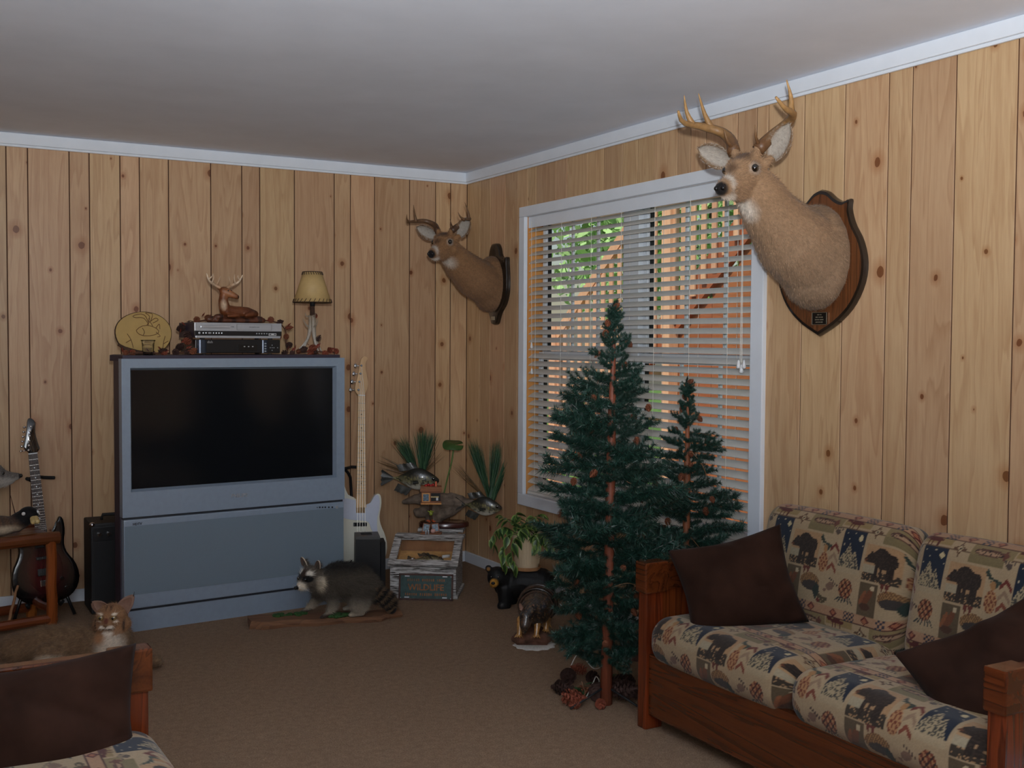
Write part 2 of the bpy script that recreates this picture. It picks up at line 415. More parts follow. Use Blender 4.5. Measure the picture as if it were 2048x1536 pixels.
# ================================================================== the room
H = 2.44; XW = -5.3; YW = -7.6
WY0, WY1, WZ0, WZ1 = -0.755, -2.655, 0.52, 2.10      # window opening
floor = struct(MB().box(((XW)/2, YW/2, -0.05), (-XW+0.4, -YW+0.4, 0.1)).build('floor', 'carpet'), 'brown cut-pile wall to wall carpet')
ceil = struct(MB().box((XW/2, YW/2, H+0.05), (-XW+0.4, -YW+0.4, 0.1)).build('ceiling', 'ceiling'), 'plain pale grey painted ceiling')
TH = 0.0035; GAP = 0.0055
def plank_mesh(w, h):
    w -= GAP; b = 0.0008
    prof = [(-w/2, TH), (-w/2, b), (-w/2+b, 0), (w/2-b, 0), (w/2, b), (w/2, TH)]
    return MB().rings([[(x, y, 0) for x, y in prof], [(x, y, h) for x, y in prof]])
wall_back = struct(MB().box((XW/2, TH+0.06, H/2), (-XW+0.4, 0.12, H)).build('wall_back', 'groove'), 'knotty pine panelled wall behind the television')
gb = [-2.635,-2.534,-2.334,-2.235,-2.08,-1.98,-1.827,-1.598,-1.424,-1.321,-1.118,-0.876,-0.775,-0.622,-0.393,-0.218,-0.115,0.0]
pat = [0.16,0.10,0.20,0.10,0.155,0.10,0.15,0.23,0.17]
x = gb[0]; k = 0
while x > XW+0.3: x -= pat[k % 9]; gb.insert(0, x); k += 1
for a, b in zip(gb[:-1], gb[1:]):
    plank_mesh(b-a, 2.40).build('plank', 'pine', wall_back, loc=((a+b)/2, 0, 0.01))
wr = MB()
YT = YW-0.2
wr.box((TH+0.06, (0.0+WY0)/2+0.06, H/2), (0.12, -WY0+0.12, H)); wr.box((TH+0.06, (YT+WY1)/2, H/2), (0.12, WY1-YT, H))
wr.box((TH+0.06, (WY0+WY1)/2, WZ0/2), (0.12, WY0-WY1, WZ0)); wr.box((TH+0.06, (WY0+WY1)/2, (WZ1+H)/2), (0.12, WY0-WY1, H-WZ1))
wall_right = struct(wr.build('wall_right', 'groove'), 'knotty pine panelled wall with the window')
gr = [-0.0,-0.174,-0.309,-0.489,-0.643,-0.847,-1.06,-1.172,-1.371,-1.519,-1.685,-1.811,-1.94,-2.122,-2.217,-2.326,-2.535,-2.724,-2.93,-3.144,-3.354,-3.46,-3.644,-3.88]
y = gr[-1]; k = 0
while y > YW+0.1: y -= pat[(k+4) % 9]; gr.append(y); k += 1
def rplank(y0, y1, z0, z1):
    o = plank_mesh(abs(y1-y0), z1-z0).build('plank', 'pine', wall_right, loc=(0, (y0+y1)/2, z0)); o.rotation_euler = (0,0,-PI/2)
for a, b in zip(gr[:-1], gr[1:]):
    if b >= WY0 or a <= WY1: rplank(a, b, 0.01, 2.41); continue
    if a > WY0: rplank(a, WY0, 0.01, 2.41); a = WY0
    c2 = b
    if b < WY1: rplank(WY1, b, 0.01, 2.41); c2 = WY1
    rplank(a, c2, 0.01, WZ0); rplank(a, c2, WZ1, 2.41)
struct(MB().box((XW-0.06, YW/2, H/2), (0.12, -YW+0.4, H)).build('wall_left', 'pine'))
struct(MB().box((XW/2, YW-0.06, H/2), (-XW+0.2, 0.12, H)).build('wall_front', 'pine'))
# crown boards, quarter bead under them, baseboards
def trimrun(name, side, z0, z1, th, mat='trim'):
    m = MB()
    if side == 'back': m.box((XW/2, -th/2, (z0+z1)/2), (-XW, th, z1-z0), bev=0.004)
    else: m.box((-th/2, YW/2-th/2, (z0+z1)/2), (th, -YW-th, z1-z0), bev=0.004)
    return m.build(name, mat)
for side, nm in (('back', 'trim_1'), ('right', 'trim_2')):
    c = struct(trimrun(nm, side, 2.383, 2.44, 0.022), 'flat white crown board along the ceiling edge')
    q = trimrun('crown_bead', side, 2.371, 2.384, 0.012); q.parent = c
    bb = struct(trimrun('baseboard_'+side, side, 0.0, 0.066, 0.015), 'low white baseboard')

# ------------------------------------------------------------------ window
win = bpy.data.objects.new('window_1', None); COL.objects.link(win); win.location = (0, 0, 0); struct(win, 'white framed double window with wooden jambs')
yc = (WY0+WY1)/2; wd = WY0-WY1; CO = (-0.694, -2.731, 0.456, 2.157)
fx = -0.012
MB().box((-0.010, (CO[0]+CO[1])/2, (CO[3]+WZ1)/2), (0.024, CO[0]-CO[1], CO[3]-WZ1), bev=0.004).build('top_casing', 'trim', win)
MB().box((-0.010, (CO[0]+CO[1])/2, (CO[2]+WZ0)/2), (0.024, CO[0]-CO[1], WZ0-CO[2]), bev=0.004).build('bottom_casing', 'trim', win)
for a, b in ((CO[0], WY0), (WY1, CO[1])):
    MB().box((-0.010, (a+b)/2, (WZ0+WZ1)/2), (0.024, a-b, WZ1-WZ0), bev=0.004).build('side_casing', 'trim', win)
MAT['jamb'] = wood('pine_jamb', srgb(224,160,88), srgb(178,110,52), 'z', 0.4, 0, 9, 0, 0.05, 0.5)
for yy in (WY0+0.004, WY1-0.004): MB().box((0.062, yy, (WZ0+WZ1)/2), (0.118, 0.012, WZ1-WZ0)).build('jamb', 'jamb', win)
for zz in (WZ0-0.004, WZ1+0.004): MB().box((0.062, yc, zz), (0.118, wd, 0.012)).build('jamb', 'trim', win)
XS = 0.10
ym = -1.66; mw = 0.13
MB().box((XS, ym, (WZ0+WZ1)/2), (0.05, mw, WZ1-WZ0), bev=0.003).build('mullion', 'trim', win)
MAT['gasket'] = plain('dark_gasket', srgb(24,24,26), 0.7)
zr = 1.315
for a, b in ((WY0, ym+mw/2), (ym-mw/2, WY1)):
    for si, (z0, z1, xo) in enumerate(((WZ0, zr+0.02, XS-0.004), (zr-0.02, WZ1, XS+0.02))):
        m = MB(); fw = 0.045
        for yy in (a-fw/2, b+fw/2): m.box((xo, yy, (z0+z1)/2), (0.03, fw, z1-z0))
        for zz in (z0+fw/2, z1-fw/2): m.box((xo, (a+b)/2, zz), (0.03, a-b-2*fw, fw))
        for q in range(4):                     # ribbed vinyl track of the sash
            m.box((xo-0.017, a-0.008-q*0.009, (z0+z1)/2), (0.006, 0.003, z1-z0-0.02)); m.box((xo-0.017, b+0.008+q*0.009, (z0+z1)/2), (0.006, 0.003, z1-z0-0.02))
        sash = m.build('sash', 'trim', win)
        g = MB()
        for yy in (a-fw-0.004, b+fw+0.004): g.box((xo, yy, (z0+z1)/2), (0.02, 0.008, z1-z0-2*fw))
        g.build('gasket', 'gasket', sash)
        MB().box((xo+0.002, (a+b)/2, (z0+z1)/2), (0.004, a-b-2*fw, z1-z0-2*fw)).build('pane', 'glass', sash)
        for k in (1, 2):
            yy = a-fw-(a-b-2*fw)*k/3; MB().box((xo, yy, (z0+z1)/2), (0.012, 0.016, z1-z0-2*fw)).build('muntin', 'trim', sash)

# added window frame, invented as a source for the fill lamp
added_win = bpy.data.objects.new('added_window', None); COL.objects.link(added_win); struct(added_win, 'white window frame added around the fill light behind the camera')
for c_, d_ in (((-3.9,YW+0.012,2.34),(2.0,0.024,0.08)), ((-3.9,YW+0.012,1.06),(2.0,0.024,0.08)), ((-4.86,YW+0.012,1.70),(0.08,0.024,1.2)), ((-2.94,YW+0.012,1.70),(0.08,0.024,1.2))): MB().box(c_, d_, bev=0.003).build('casing', 'trim', added_win)
MB().box((-3.9,YW+0.004,1.70), (1.84,0.006,1.2)).build('pane', 'glass', added_win)
# ------------------------------------------------------------------ blind
blind = thing('window_blind', 'white two-inch slatted venetian blind filling the white framed window', 'blind', (0.03, yc, WZ0))
by0, by1 = WY0-0.004-yc, WY1+0.006-yc; bl = by0-by1; zt = WZ1-WZ0
MB().box((0.005, 0, zt-0.022), (0.05, bl, 0.038), bev=0.002).build('headrail', 'trim', blind)
MB().box((-0.024, 0, zt-0.034), (0.006, bl, 0.062), bev=0.002).build('valance', 'trim', blind)
PITCH = 0.0445; SW = 0.0505; TILT = radians(30)
prof = []
for s_ in (1, -1):
    for k in range(7):
        u = (k/6-0.5)*s_; prof.append((u*SW, 0.0032*(1-4*u*u) + (0.0013 if s_ > 0 else -0.0013)))
sm = MB().rings([[(x, y, z) for x, z in prof] for y in (by1, by0)]); sme = sm.mesh('slat', False)
bm = bmesh.new(); bm.from_mesh(sme); bmesh.ops.recalc_face_normals(bm, faces=bm.faces); bm.to_mesh(sme); bm.free()
z = zt-0.075; nsl = 0
while z > 0.03:
    o = link('slat', sme, 'blind', blind, (0, 0, z)); o.rotation_euler = (0, -TILT, 0)
    nsl += 1; z -= PITCH
MB().box((0, 0, 0.012), (0.05, bl, 0.018), bev=0.004).build('bottom_rail', 'blind', blind)
for px, py in ((1079,600),(1130,600),(1190,600),(1250,600),(1317,600),(1388,600),(1465,600)):
    yy = at_x(px, py, 0.03).y - yc
    m = MB()
    for dx in (-0.0265, 0.0265): m.tube([(dx, yy, zt-0.04), (dx, yy, 0.02)], 0.0011, 5)
    zz = zt-0.075
    while zz > 0.03:
        m.tube([(-0.026, yy, zz-0.013), (0.026, yy, zz+0.016)], 0.0007, 4); zz -= PITCH
    m.build('ladder_cord', 'cord', blind)
for px, pts in ((1483, (730, 722, 736)),):
    m = MB(); p = at_x(1486, 420, -0.005); q = at_x(1482, 725, -0.005)
    for k, dy in enumerate((-0.006, 0.0, 0.007)):
        m.tube([(p.x-0.03, p.y-yc+dy*0.3, zt-0.03), (q.x-0.03, q.y-yc+dy, q.z-WZ0)], 0.0011, 5)
    m.build('pull_cord', 'cord', blind)
    for k, (a, b) in enumerate(((1477, 728), (1488, 728), (1483, 737))):
        tq = at_x(a, b, -0.008)
        MB().lathe([(0.002,0.018),(0.005,0.012),(0.008,-0.004),(0.0095,-0.016),(0.004,-0.02)], 10).build('tassel', 'white', blind, True, (tq.x-0.03, tq.y-yc, tq.z-WZ0))
for b in (690, 742):
    p = at_x(1063, 450, -0.004); q = at_x(1063, b, -0.004)
    MB().tube([(p.x-0.03, p.y-yc-0.002*(b > 700), zt-0.03), (q.x-0.03, q.y-yc-0.002*(b > 700), q.z-WZ0)], 0.001, 5).build('tilt_cord', 'cord', blind)
    MB().lathe([(0.002,0.016),(0.004,0.012),(0.0065,-0.004),(0.008,-0.014),(0.003,-0.018)], 10).build('tassel', 'white', blind, True, (q.x-0.03, q.y-yc-0.002*(b > 700), q.z-WZ0))

# ------------------------------------------------------------------ outside
t = NT('lawn'); v = t.coord(); n = t.noise(v, 3, 5, 0.7); t.base(t.ramp(n, [(0.3, srgb(52,92,34)), (0.7, srgb(120,158,66))])); t.set(0.9); MAT['lawn'] = t.m
struct(MB().box((16.2, 0, -0.65), (32, 60, 0.1)).build('ground', 'lawn'), 'green lawn outside the window')
MAT['cedar'] = wood('cedar_stain', srgb(238,196,156), srgb(206,146,104), 'z', 0.6, 0, 8, 0, 0.12, 0.7)
MAT['cedar_dark'] = wood('cedar_stain_brown', srgb(176,110,68), srgb(128,72,42), 'y', 0.6, 0, 8, 0, 0.12, 0.7)
XD = 2.0
deck = thing('deck', 'tan wooden deck of boards outside the window', 'deck', (1.7, 1.4, -0.6))
for k in range(14):
    MB().box((-1.25+k*0.145, 0, 0.62), (0.138, 6.0, 0.035), bev=0.003).build('deck_board', 'cedar', deck)
for yy in (-2.8, 0, 2.8): MB().box((-0.3, yy, 0.30), (2.0, 0.09, 0.60)).build('joist', 'cedar_dark', deck)
# staircase running down along the deck edge: two stringers, hand rail, balusters, closed skirt
stair = thing('staircase', 'cedar deck staircase with slatted balusters and brown skirt outside the window', 'staircase', (XD+0.02, 0, 0.0375))
def P2(px, py): p = at_x(px, py, XD); return (p.y, p.z-0.0375)
ra = P2(1262, 445); rb = P2(1150, 600); sa = P2(1445, 500); sb = P2(1310, 690)
sl = ((ra[1]-rb[1])/(ra[0]-rb[0]) + (sa[1]-sb[1])/(sa[0]-sb[0]))/2
def zrail(y): return ra[1] + sl*(y-ra[0])
def zstr(y): return sa[1] + sl*(y-sa[0])
yl, yh = 3.2, -1.9
def slope_beam(zf, y0, y1, h, th, x, name, mat):
    MB().prism([(y0, zf(y0)-h/2), (y1, zf(y1)-h/2), (y1, zf(y1)+h/2), (y0, zf(y0)+h/2)], -th/2, th/2, Matrix(((0,0,1,x),(1,0,0,0),(0,1,0,0),(0,0,0,1)))).build(name, mat, stair)
slope_beam(zrail, yl, yh, 0.11, 0.05, 0.0, 'hand_rail', 'cedar')
slope_beam(zstr, yl-1.2, yh, 0.26, 0.05, 0.03, 'stringer', 'cedar_dark')
y = yl-0.1
while y > yh:
    z0 = max(zstr(y)-0.05, 0.0); z1 = zrail(y)
    if z1-z0 > 0.1: MB().box((-0.01, y, (z0+z1)/2), (0.015, 0.052, z1-z0), bev=0.002).build('baluster', 'cedar', stair)
    y -= 0.118
k = 0; y = 1.6
while y > 0.9:                                     # treads
    MB().box((0.49, y-0.12, zstr(y)+0.02), (0.86, 0.27, 0.035)).build('tread', 'cedar', stair); y -= 0.25
y = sa[0]+0.75
while y > yh:                                     # vertical boards closing the side below the stair
    zz = zstr(y-0.07)-0.13
    if zz > 0.12: MB().box((0.06, y-0.07, zz/2), (0.02, 0.136, zz)).build('skirt_board', 'cedar_dark', stair)
    y -= 0.14
for yy in (2.2, 0.55): MB().box((0.0, yy, (zrail(yy)+0.1)/2), (0.09, 0.09, zrail(yy)+0.1), bev=0.004).build('newel_post', 'cedar', stair)
# trees beyond
t = NT('leaf'); a = t.new('ShaderNodeAttribute', attribute_name='Col'); t.base(a.outputs['Color']); t.set(0.6, 0, 0.3)
t.b.inputs['Subsurface Weight'].default_value = 0.0; MAT['leaf'] = t.m
MAT['bark'] = plain('bark', srgb(96,76,58), 0.9, 0, 0.3, 18, 0.6)
def yard_tree(x, y, h, r, n, label, seed, c0):
    th = thing('yard_tree', label, 'tree', (x, y, -0.6), 0, 'trees beyond the deck')
    MB().tube([(0,0,0),(0.05,0,h*0.45),(0,0.05,h*0.8)], [0.16,0.12,0.04], 8).build('trunk', 'bark', th, True)
    rng = np.random.default_rng(seed)
    cen = rng.normal(0, 1, (26,3)); cen /= np.linalg.norm(cen, axis=1)[:,None]; cen *= (0.35+0.55*rng.random((26,1)))
    idx = rng.integers(0, 26, n); d = rng.normal(0, 1, (n,3)); d /= np.linalg.norm(d, axis=1)[:,None]
    P = (cen[idx] + d*0.30*rng.random((n,1))**0.4)*np.array([r, r, h*0.44]) + np.array([0,0,h*0.56])
    a = rng.normal(0, 1, (n,3)); a /= np.linalg.norm(a, axis=1)[:,None]; b = np.cross(a, rng.normal(0,1,(n,3))); b /= np.linalg.norm(b, axis=1)[:,None]
    s = 0.075*(0.6+0.8*rng.random((n,1)))
    V = np.stack([np.stack([P-a*s, P+b*s*0.6, P+a*s], 1), np.stack([P-a*s, P+a*s, P-b*s*0.6], 1)], 1).reshape(-1,3,3)
    cc = np.array(c0)*(0.5+1.0*rng.random((n,1))); cc = np.repeat(cc, 2, 0)
    o = link('foliage', tris_mesh('foliage', V, cc), 'leaf', th); o['kind'] = 'stuff'
yard_tree(7.0, 6.2, 7.5, 2.5, 12000, 'tall full green leafy tree beyond the stair foot', 3, 1.3*lin(146,182,118))
yard_tree(9.6, 0.9, 8.0, 2.6, 12000, 'broad green leafy tree straight behind the baluster slats', 4, lin(122,162,104))
yard_tree(6.4, -3.2, 5.0, 1.9, 9000, 'lower bright green leafy tree behind the brown stair skirt', 5, lin(140,180,104))
yard_tree(13.5, 12.0, 8.5, 3.2, 9000, 'far pale green leafy tree standing behind the others', 6, lin(150,186,110))
yard_tree(15.5, 5.0, 8.5, 3.0, 9000, 'far dark green leafy tree standing between the others', 7, lin(86,128,66))
# ================================================================== television
MAT['tv_silver'] = plain('tv_silver_blue', srgb(142,157,174), 0.38, 0.15, 0.03, 40)
MAT['tv_side'] = plain('tv_dark_side', srgb(52,44,58), 0.5, 0, 0.05)
MAT['tv_grille'] = plain('tv_grille_cloth', srgb(112,127,140), 0.75, 0, 0.1, 900)
MAT['tv_line'] = plain('tv_groove', srgb(40,44,52), 0.5)
t = NT('tv_screen'); t.base(srgb(20,22,25)); t.set(0.12, 0, 0.35); MAT['tv_screen'] = t.m
TVA = radians(5.5); TVO = Vector((-2.222, -0.775, 0)); TW = 1.152
tvx = Vector((cos(TVA), sin(TVA), 0)); tvy = Vector((-sin(TVA), cos(TVA), 0))
def tvp(px, py, v=0.0):
    d = pray(px, py); o = TVO + tvy*v; k = (o-CAMP).dot(tvy)/d.dot(tvy); p = CAMP + d*k - TVO
    return p.dot(tvx), p.z
def tvw(u, v, z): return TVO + tvx*u + tvy*v + Vector((0,0,z))
tv = thing('television', 'large silver rear-projection television with dark screen on the carpet', 'television', TVO, TVA)
ZT = 1.302; zg = (tvp(240,1032)[1] + tvp(688,1000)[1])/2; zb = tvp(250,1221)[1]
sx0, sz1 = tvp(255.5,737); sx1 = tvp(669,731)[0]; sz0 = (tvp(261,980)[1]+tvp(669,957)[1])/2
sz1 = (sz1 + tvp(669,731)[1])/2; sx0 = (sx0 + tvp(261,980)[0])/2
cab = MB().rings([[(0,0.02,z0), (TW,0.02,z0), (TW,0.11,z0), (TW-0.24,0.48,z0), (0.24,0.48,z0), (0,0.11,z0)] for z0 in (zb, ZT-0.012)]).build('cabinet', 'tv_side', tv)
MB().prism([(0.012,0.0),(TW-0.015,0.0),(TW-0.015,0.13),(TW-0.10,0.34),(0.06,0.34),(-0.012,0.13)], ZT-0.012, ZT+0.016).build('top_panel', 'tv_side', tv)
f = MB(); dz = 0.03
for c, d in (((sx0/2, 0, (zg+ZT)/2), (sx0, 0.05, ZT-zg)), (((sx1+TW)/2, 0, (zg+ZT)/2), (TW-sx1, 0.05, ZT-zg)),
             (((sx0+sx1)/2, 0, (sz1+ZT)/2), (sx1-sx0, 0.05, ZT-sz1)), (((sx0+sx1)/2, 0, (zg+sz0)/2), (sx1-sx0, 0.05, sz0-zg))):
    f.box(c, d)
bez = f.build('bezel', 'tv_silver', tv)
r = MB()                                             # sloping inner lip of the bezel
for a, b in (((sx0,sz0),(sx1,sz0)), ((sx1,sz0),(sx1,sz1)), ((sx1,sz1),(sx0,sz1)), ((sx0,sz1),(sx0,sz0))):
    cx, cz = (sx0+sx1)/2, (sz0+sz1)/2
    q = lambda p, k: (p[0] + (cx-p[0])/abs(cx-p[0])*k, p[1] + (cz-p[1])/abs(cz-p[1])*k)
    a2, b2 = q(a, 0.013), q(b, 0.013)
    r.add([(a[0],-0.025,a[1]), (b[0],-0.025,b[1]), (b2[0],0.008,b2[1]), (a2[0],0.008,a2[1])], [(0,1,2,3)])
r.build('bezel_lip', 'tv_silver', bez)
MB().box(((sx0+sx1)/2, 0.012, (sz0+sz1)/2), (sx1-sx0, 0.02, sz1-sz0)).build('screen', 'tv_screen', tv)
gz1 = tvp(240,1053)[1]; gz0 = tvp(243,1191)[1]
low = MB().box((TW/2+0.002, 0.004, (zb+0.006+zg-0.012)/2), (TW-0.008, 0.05, zg-zb-0.018), bev=0.006).build('lower_panel', 'tv_silver', tv)
MB().box((TW/2+0.002, -0.022, (gz0+gz1)/2), (TW-0.016, 0.003, gz1-gz0)).build('speaker_grille', 'tv_grille', tv)
MB().box((TW/2, 0.006, zg-0.004), (TW-0.012, 0.04, 0.016)).build('seam', 'tv_line', tv)
MB().box((TW/2, 0.012, zb), (TW-0.012, 0.04, 0.02)).build('seam', 'tv_line', tv)
MB().prism([(0.025,-0.012),(TW-0.008,-0.012),(TW-0.008,0.10),(TW-0.25,0.44),(0.27,0.44),(0.03,0.10)], 0.0, zb-0.006).build('base', 'tv_silver', tv)
MAT['silverprint'] = plain('silver_print', srgb(196,200,206), 0.3, 0.6, 0.02)
lu, lz = tvp(475,990); text_mesh('PHILIPS', 0.026, 'logo', 0.001, 'silverprint', tv, face_mx((lu,-0.0262,lz), (1,0,0), (0,0,1)), bold=0.0006)
lu, lz = tvp(272,1046); text_mesh('HDTV', 0.016, 'model_print', 0.0005, 'tv_line', tv, face_mx((lu,-0.0222,lz-0.002), (1,0,0), (0,0,1)), bold=0.0006)
for k, px in enumerate((636,641.5,647,654,661,670)):
    lu, lz = tvp(px, 1019-px*0.0085); s_ = 0.008 if k < 5 else 0.015
    MB().box((lu, -0.022, lz), (s_, 0.004, s_), bev=0.001).build('button', 'silverprint' if k == 5 else 'tv_line', tv)
lu, lz = tvp(631, 1014); MB().ell((lu,-0.0215,lz), (0.003,0.002,0.003), n=8).build('sensor', 'tv_line', tv)

# ------------------------------------------------------------------ pine cone (shared)
MAT['cone'] = plain('pine_cone', srgb(128,72,44), 0.75, 0, 0.35, 60, 0.4)
MAT['cone_dark'] = plain('pine_cone_dark', srgb(66,40,32), 0.8, 0, 0.35, 60, 0.4)
MAT['cone_red'] = plain('pine_cone_russet', srgb(136,66,42), 0.75, 0, 0.35, 60, 0.4)
def cone_mesh(open_=0.35, rows=8, per=7):
    m = MB(); L = 1.0
    m.lathe([(0.02,0),(0.2,0.08),(0.22,0.4),(0.12,0.8),(0.02,0.98)], 8)
    for i in range(rows):
        f_ = i/(rows-1); z = 0.05 + 0.86*f_; R = 0.42*sin(PI*(0.18+0.78*f_))**0.8
        for k in range(per):
            a = 2*PI*(k/per + 0.382*i); u = Vector((cos(a), sin(a), 0)); w = Vector((-sin(a), cos(a), 0)); Z = Vector((0,0,1))
            tip = u*R + Z*(z+0.10-open_*0.25); b0 = u*0.1 + Z*z; wd = 0.15*(0.5+R)
            m.add([b0-w*wd*0.5, b0+w*wd*0.5, tip+w*wd+Z*0.0, tip+u*0.05-Z*0.04, tip-w*wd, tip+Z*0.05], [(0,1,2,5),(0,5,4),(5,2,3),(5,3,4),(0,4,3,2,1)])
    return m.mesh('pine_cone', False)
CONES = [cone_mesh(0.3), cone_mesh(0.8, 7, 6)]
CMESH = {}
def cone(parent, loc, L, rot, mat='cone', var=0, name='pine_cone'):
    key = (var, mat)
    if key not in CMESH: me = CONES[var].copy(); me.materials.append(MAT[mat]); CMESH[key] = me
    o = link(name, CMESH[key], None, parent, loc); o.scale = (L*0.85, L*0.85, L); o.rotation_euler = rot
    return o

# ------------------------------------------------------------------ recorder and receiver
ZS = ZT + 0.016                                       # surface of the top panel
MAT['recorder'] = plain('brushed_silver', srgb(186,190,196), 0.35, 0.5, 0.03)
v0 = 0.05
ul = tvp(392,700,v0)[0]; ur = tvp(562,700,v0)[0]; hz = 0.078; zr0 = ZS
rec = thing('satellite_receiver', 'black receiver box with rounded grey front corners under the silver recorder', 'receiver', tvw((ul+ur)/2, v0, zr0), TVA)
w = ur-ul
MB().box((0, 0.12, hz/2+0.004), (w, 0.22, hz-0.010), bev=0.004).build('case', 'black', rec)
MAT['rec_grey'] = plain('receiver_gunmetal', srgb(58,66,80), 0.25, 0.4, 0.03)
for c_, ww in ((-w/2+0.032, 0.062), (w/2-0.085, 0.05)):
    MB().lathe([(ww/2,-hz/2+0.006),(ww/2,hz/2-0.006)], 24, Matrix.Translation((c_,0.028,hz/2+0.003)) @ Matrix.Diagonal((1,0.9,1,1))).build('front_column', 'rec_grey', rec, 'auto')
MB().box((0.045, 0.008, 0.036), (0.10, 0.006, 0.030), bev=0.001).build('display', 'tv_screen', rec)
for k in range(3): MB().box((0.028+0.022*k, 0.0042, 0.042), (0.007,0.002,0.005)).build('indicator', 'silverprint', rec)
text_mesh('dish', 0.018, 'logo', 0.0006, 'silverprint', rec, face_mx((-w/2+0.062+0.012, 0.0085, 0.064), (1,0,0), (0,0,1)))
for k in range(4): MB().ell((w/2-0.085, -0.0005, 0.018+0.013*k), (0.006,0.0022,0.004), n=8).build('button', 'silverprint', rec)
for dx, dz_ in ((0,0),(0,0.013),(0,-0.013),(0.010,0),(-0.010,0),(0.03,0)): MB().ell((w/2-0.045+dx, 0.0085, 0.036+dz_), (0.003,0.002,0.003), n=8).build('button', 'silverprint', rec)
for sx in (-1,1):
    for yy in (0.03, 0.2): MB().lathe([(0.012,0),(0.012,0.006)], 10, Matrix.Translation((sx*(w/2-0.05),yy,0))).build('foot', 'matteblack', rec)
ul = tvp(389,660,v0-0.005)[0]; ur = tvp(563,660,v0-0.005)[0]; w = ur-ul; zv = zr0+hz+0.0; hv = 0.083
vcr = thing('video_recorder', 'silver disc and tape recorder stacked on the black receiver', 'recorder', tvw((ul+ur)/2, v0-0.005, zv), TVA)
MB().box((0, 0.125, hv/2+0.004), (w-0.006, 0.24, hv-0.008), bev=0.003).build('case', 'tv_side', vcr)
fc = MB().box((0, 0.004, 0.062), (w, 0.012, 0.042), bev=0.002).build('upper_fascia', 'recorder', vcr)
MB().box((-w/2+0.105, -0.003, 0.062), (0.15, 0.003, 0.010), bev=0.003).build('disc_tray', 'silverprint', fc)
q = MB()
for x0, x1, z0, z1 in ((0.0,0.185,0.047,0.0478),(0.0,0.185,0.0762,0.077),(0.0,0.001,0.047,0.077),(0.184,0.185,0.047,0.077)): q.box(((x0+x1)/2-0.012, -0.0024, (z0+z1)/2), (x1-x0, 0.001, z1-z0))
q.box((-w/2+0.105, -0.0024, 0.0545), (0.15,0.001,0.0008)); q.box((-w/2+0.105, -0.0024, 0.0695), (0.15,0.001,0.0008)); q.build('tape_door_line', 'tv_line', fc)
MB().box((0, 0.004, 0.030), (w, 0.012, 0.022), bev=0.001).build('control_strip', 'black', vcr)
MB().box((0, 0.006, 0.012), (w-0.012, 0.012, 0.012), bev=0.002).build('lower_fascia', 'recorder', vcr)
for k, xx in enumerate((0.024,0.044,0.058,0.076,0.096,0.110,0.124,0.138)):
    MB().ell((-w/2+xx, -0.002, 0.031), (0.009 if k == 3 else (0.006 if k == 0 else 0.004), 0.002, 0.004 if k else 0.006), n=10).build('button', 'silverprint', vcr)
for k in range(5): MB().ell((w/2-0.135+0.0135*k, -0.002, 0.030), (0.004,0.002,0.004), n=8).build('button', 'silverprint', vcr)
MB().box((w/2-0.05, -0.002, 0.026), (0.042,0.002,0.013), bev=0.001).build('jack_panel', 'silverprint', vcr)
for k in range(3): MB().lathe([(0.0035,-0.001),(0.0035,0.001)], 8, Matrix.Translation((w/2-0.063+0.013*k,-0.003,0.026)) @ Matrix.Rotation(PI/2,4,'X')).build('jack', ('tv_line' if k != 1 else 'white'), vcr)
text_mesh('PROGRESSIVE SCAN', 0.006, 'print', 0.0003, 'tv_line', vcr, face_mx((0.08,-0.0026,0.062), (1,0,0), (0,0,1)))
text_mesh('DVD', 0.007, 'print', 0.0003, 'tv_line', vcr, face_mx((-0.034,-0.0026,0.063), (1,0,0), (0,0,1)))
for sx in (-1,1):
    for yy in (0.03, 0.21): MB().lathe([(0.012,0),(0.012,0.006)], 10, Matrix.Translation((sx*(w/2-0.05),yy,0))).build('foot', 'matteblack', vcr)

# ------------------------------------------------------------------ resting buck figurine on the recorder
zf = zv+hv
pu, _ = tvp(472, 640, 0.13)
buck = thing('buck_figurine', 'carved brown buck figurine lying on a log with pale antlers, on the silver recorder', 'figurine', tvw(pu, 0.13, zf), TVA)
MAT['bronzed'] = vcol('painted_resin', 0.45, 70, 0.35, 0.5, 0, 0.4)
m = MB(); m.chain([(-0.14,0.01,0.018),(-0.05,0,0.020),(0.06,0,0.020),(0.145,0,0.016)], [0.016,0.020,0.020,0.014]); m.chain([(-0.13,-0.03,0.013),(0.13,-0.03,0.013)], [0.012,0.012]); m.chain([(-0.13,0.035,0.013),(0.13,0.035,0.013)], [0.013,0.012])
m.ell((-0.10,-0.03,0.03),(0.03,0.02,0.016)); m.ell((0.11,-0.02,0.026),(0.03,0.02,0.012))
skin(m, 'log_base', 'bronzed', buck, 0.004, 3, colf=lambda co, no: blend(np.tile(lin(92,52,34), (len(co),1)), lin(30,22,20), (np.sin(co[:,0]*90+co[:,1]*60) > 0.5)*0.7))
m = MB(); m.chain([(-0.055,0,0.062),(0.0,0,0.058),(0.06,0,0.056),(0.10,0,0.048)], [0.030,0.029,0.028,0.020])
m.chain([(-0.06,-0.005,0.07),(-0.07,-0.008,0.11),(-0.066,-0.01,0.152)], [0.030,0.025,0.021])
m.chain([(-0.066,-0.01,0.160),(-0.036,-0.024,0.146),(-0.008,-0.036,0.132)], [0.025,0.019,0.0125])
m.chain([(-0.05,-0.03,0.045),(-0.005,-0.045,0.038),(-0.06,-0.05,0.034)], [0.012,0.010,0.008]); m.chain([(0.08,-0.02,0.048),(0.04,-0.038,0.040)], [0.018,0.010])
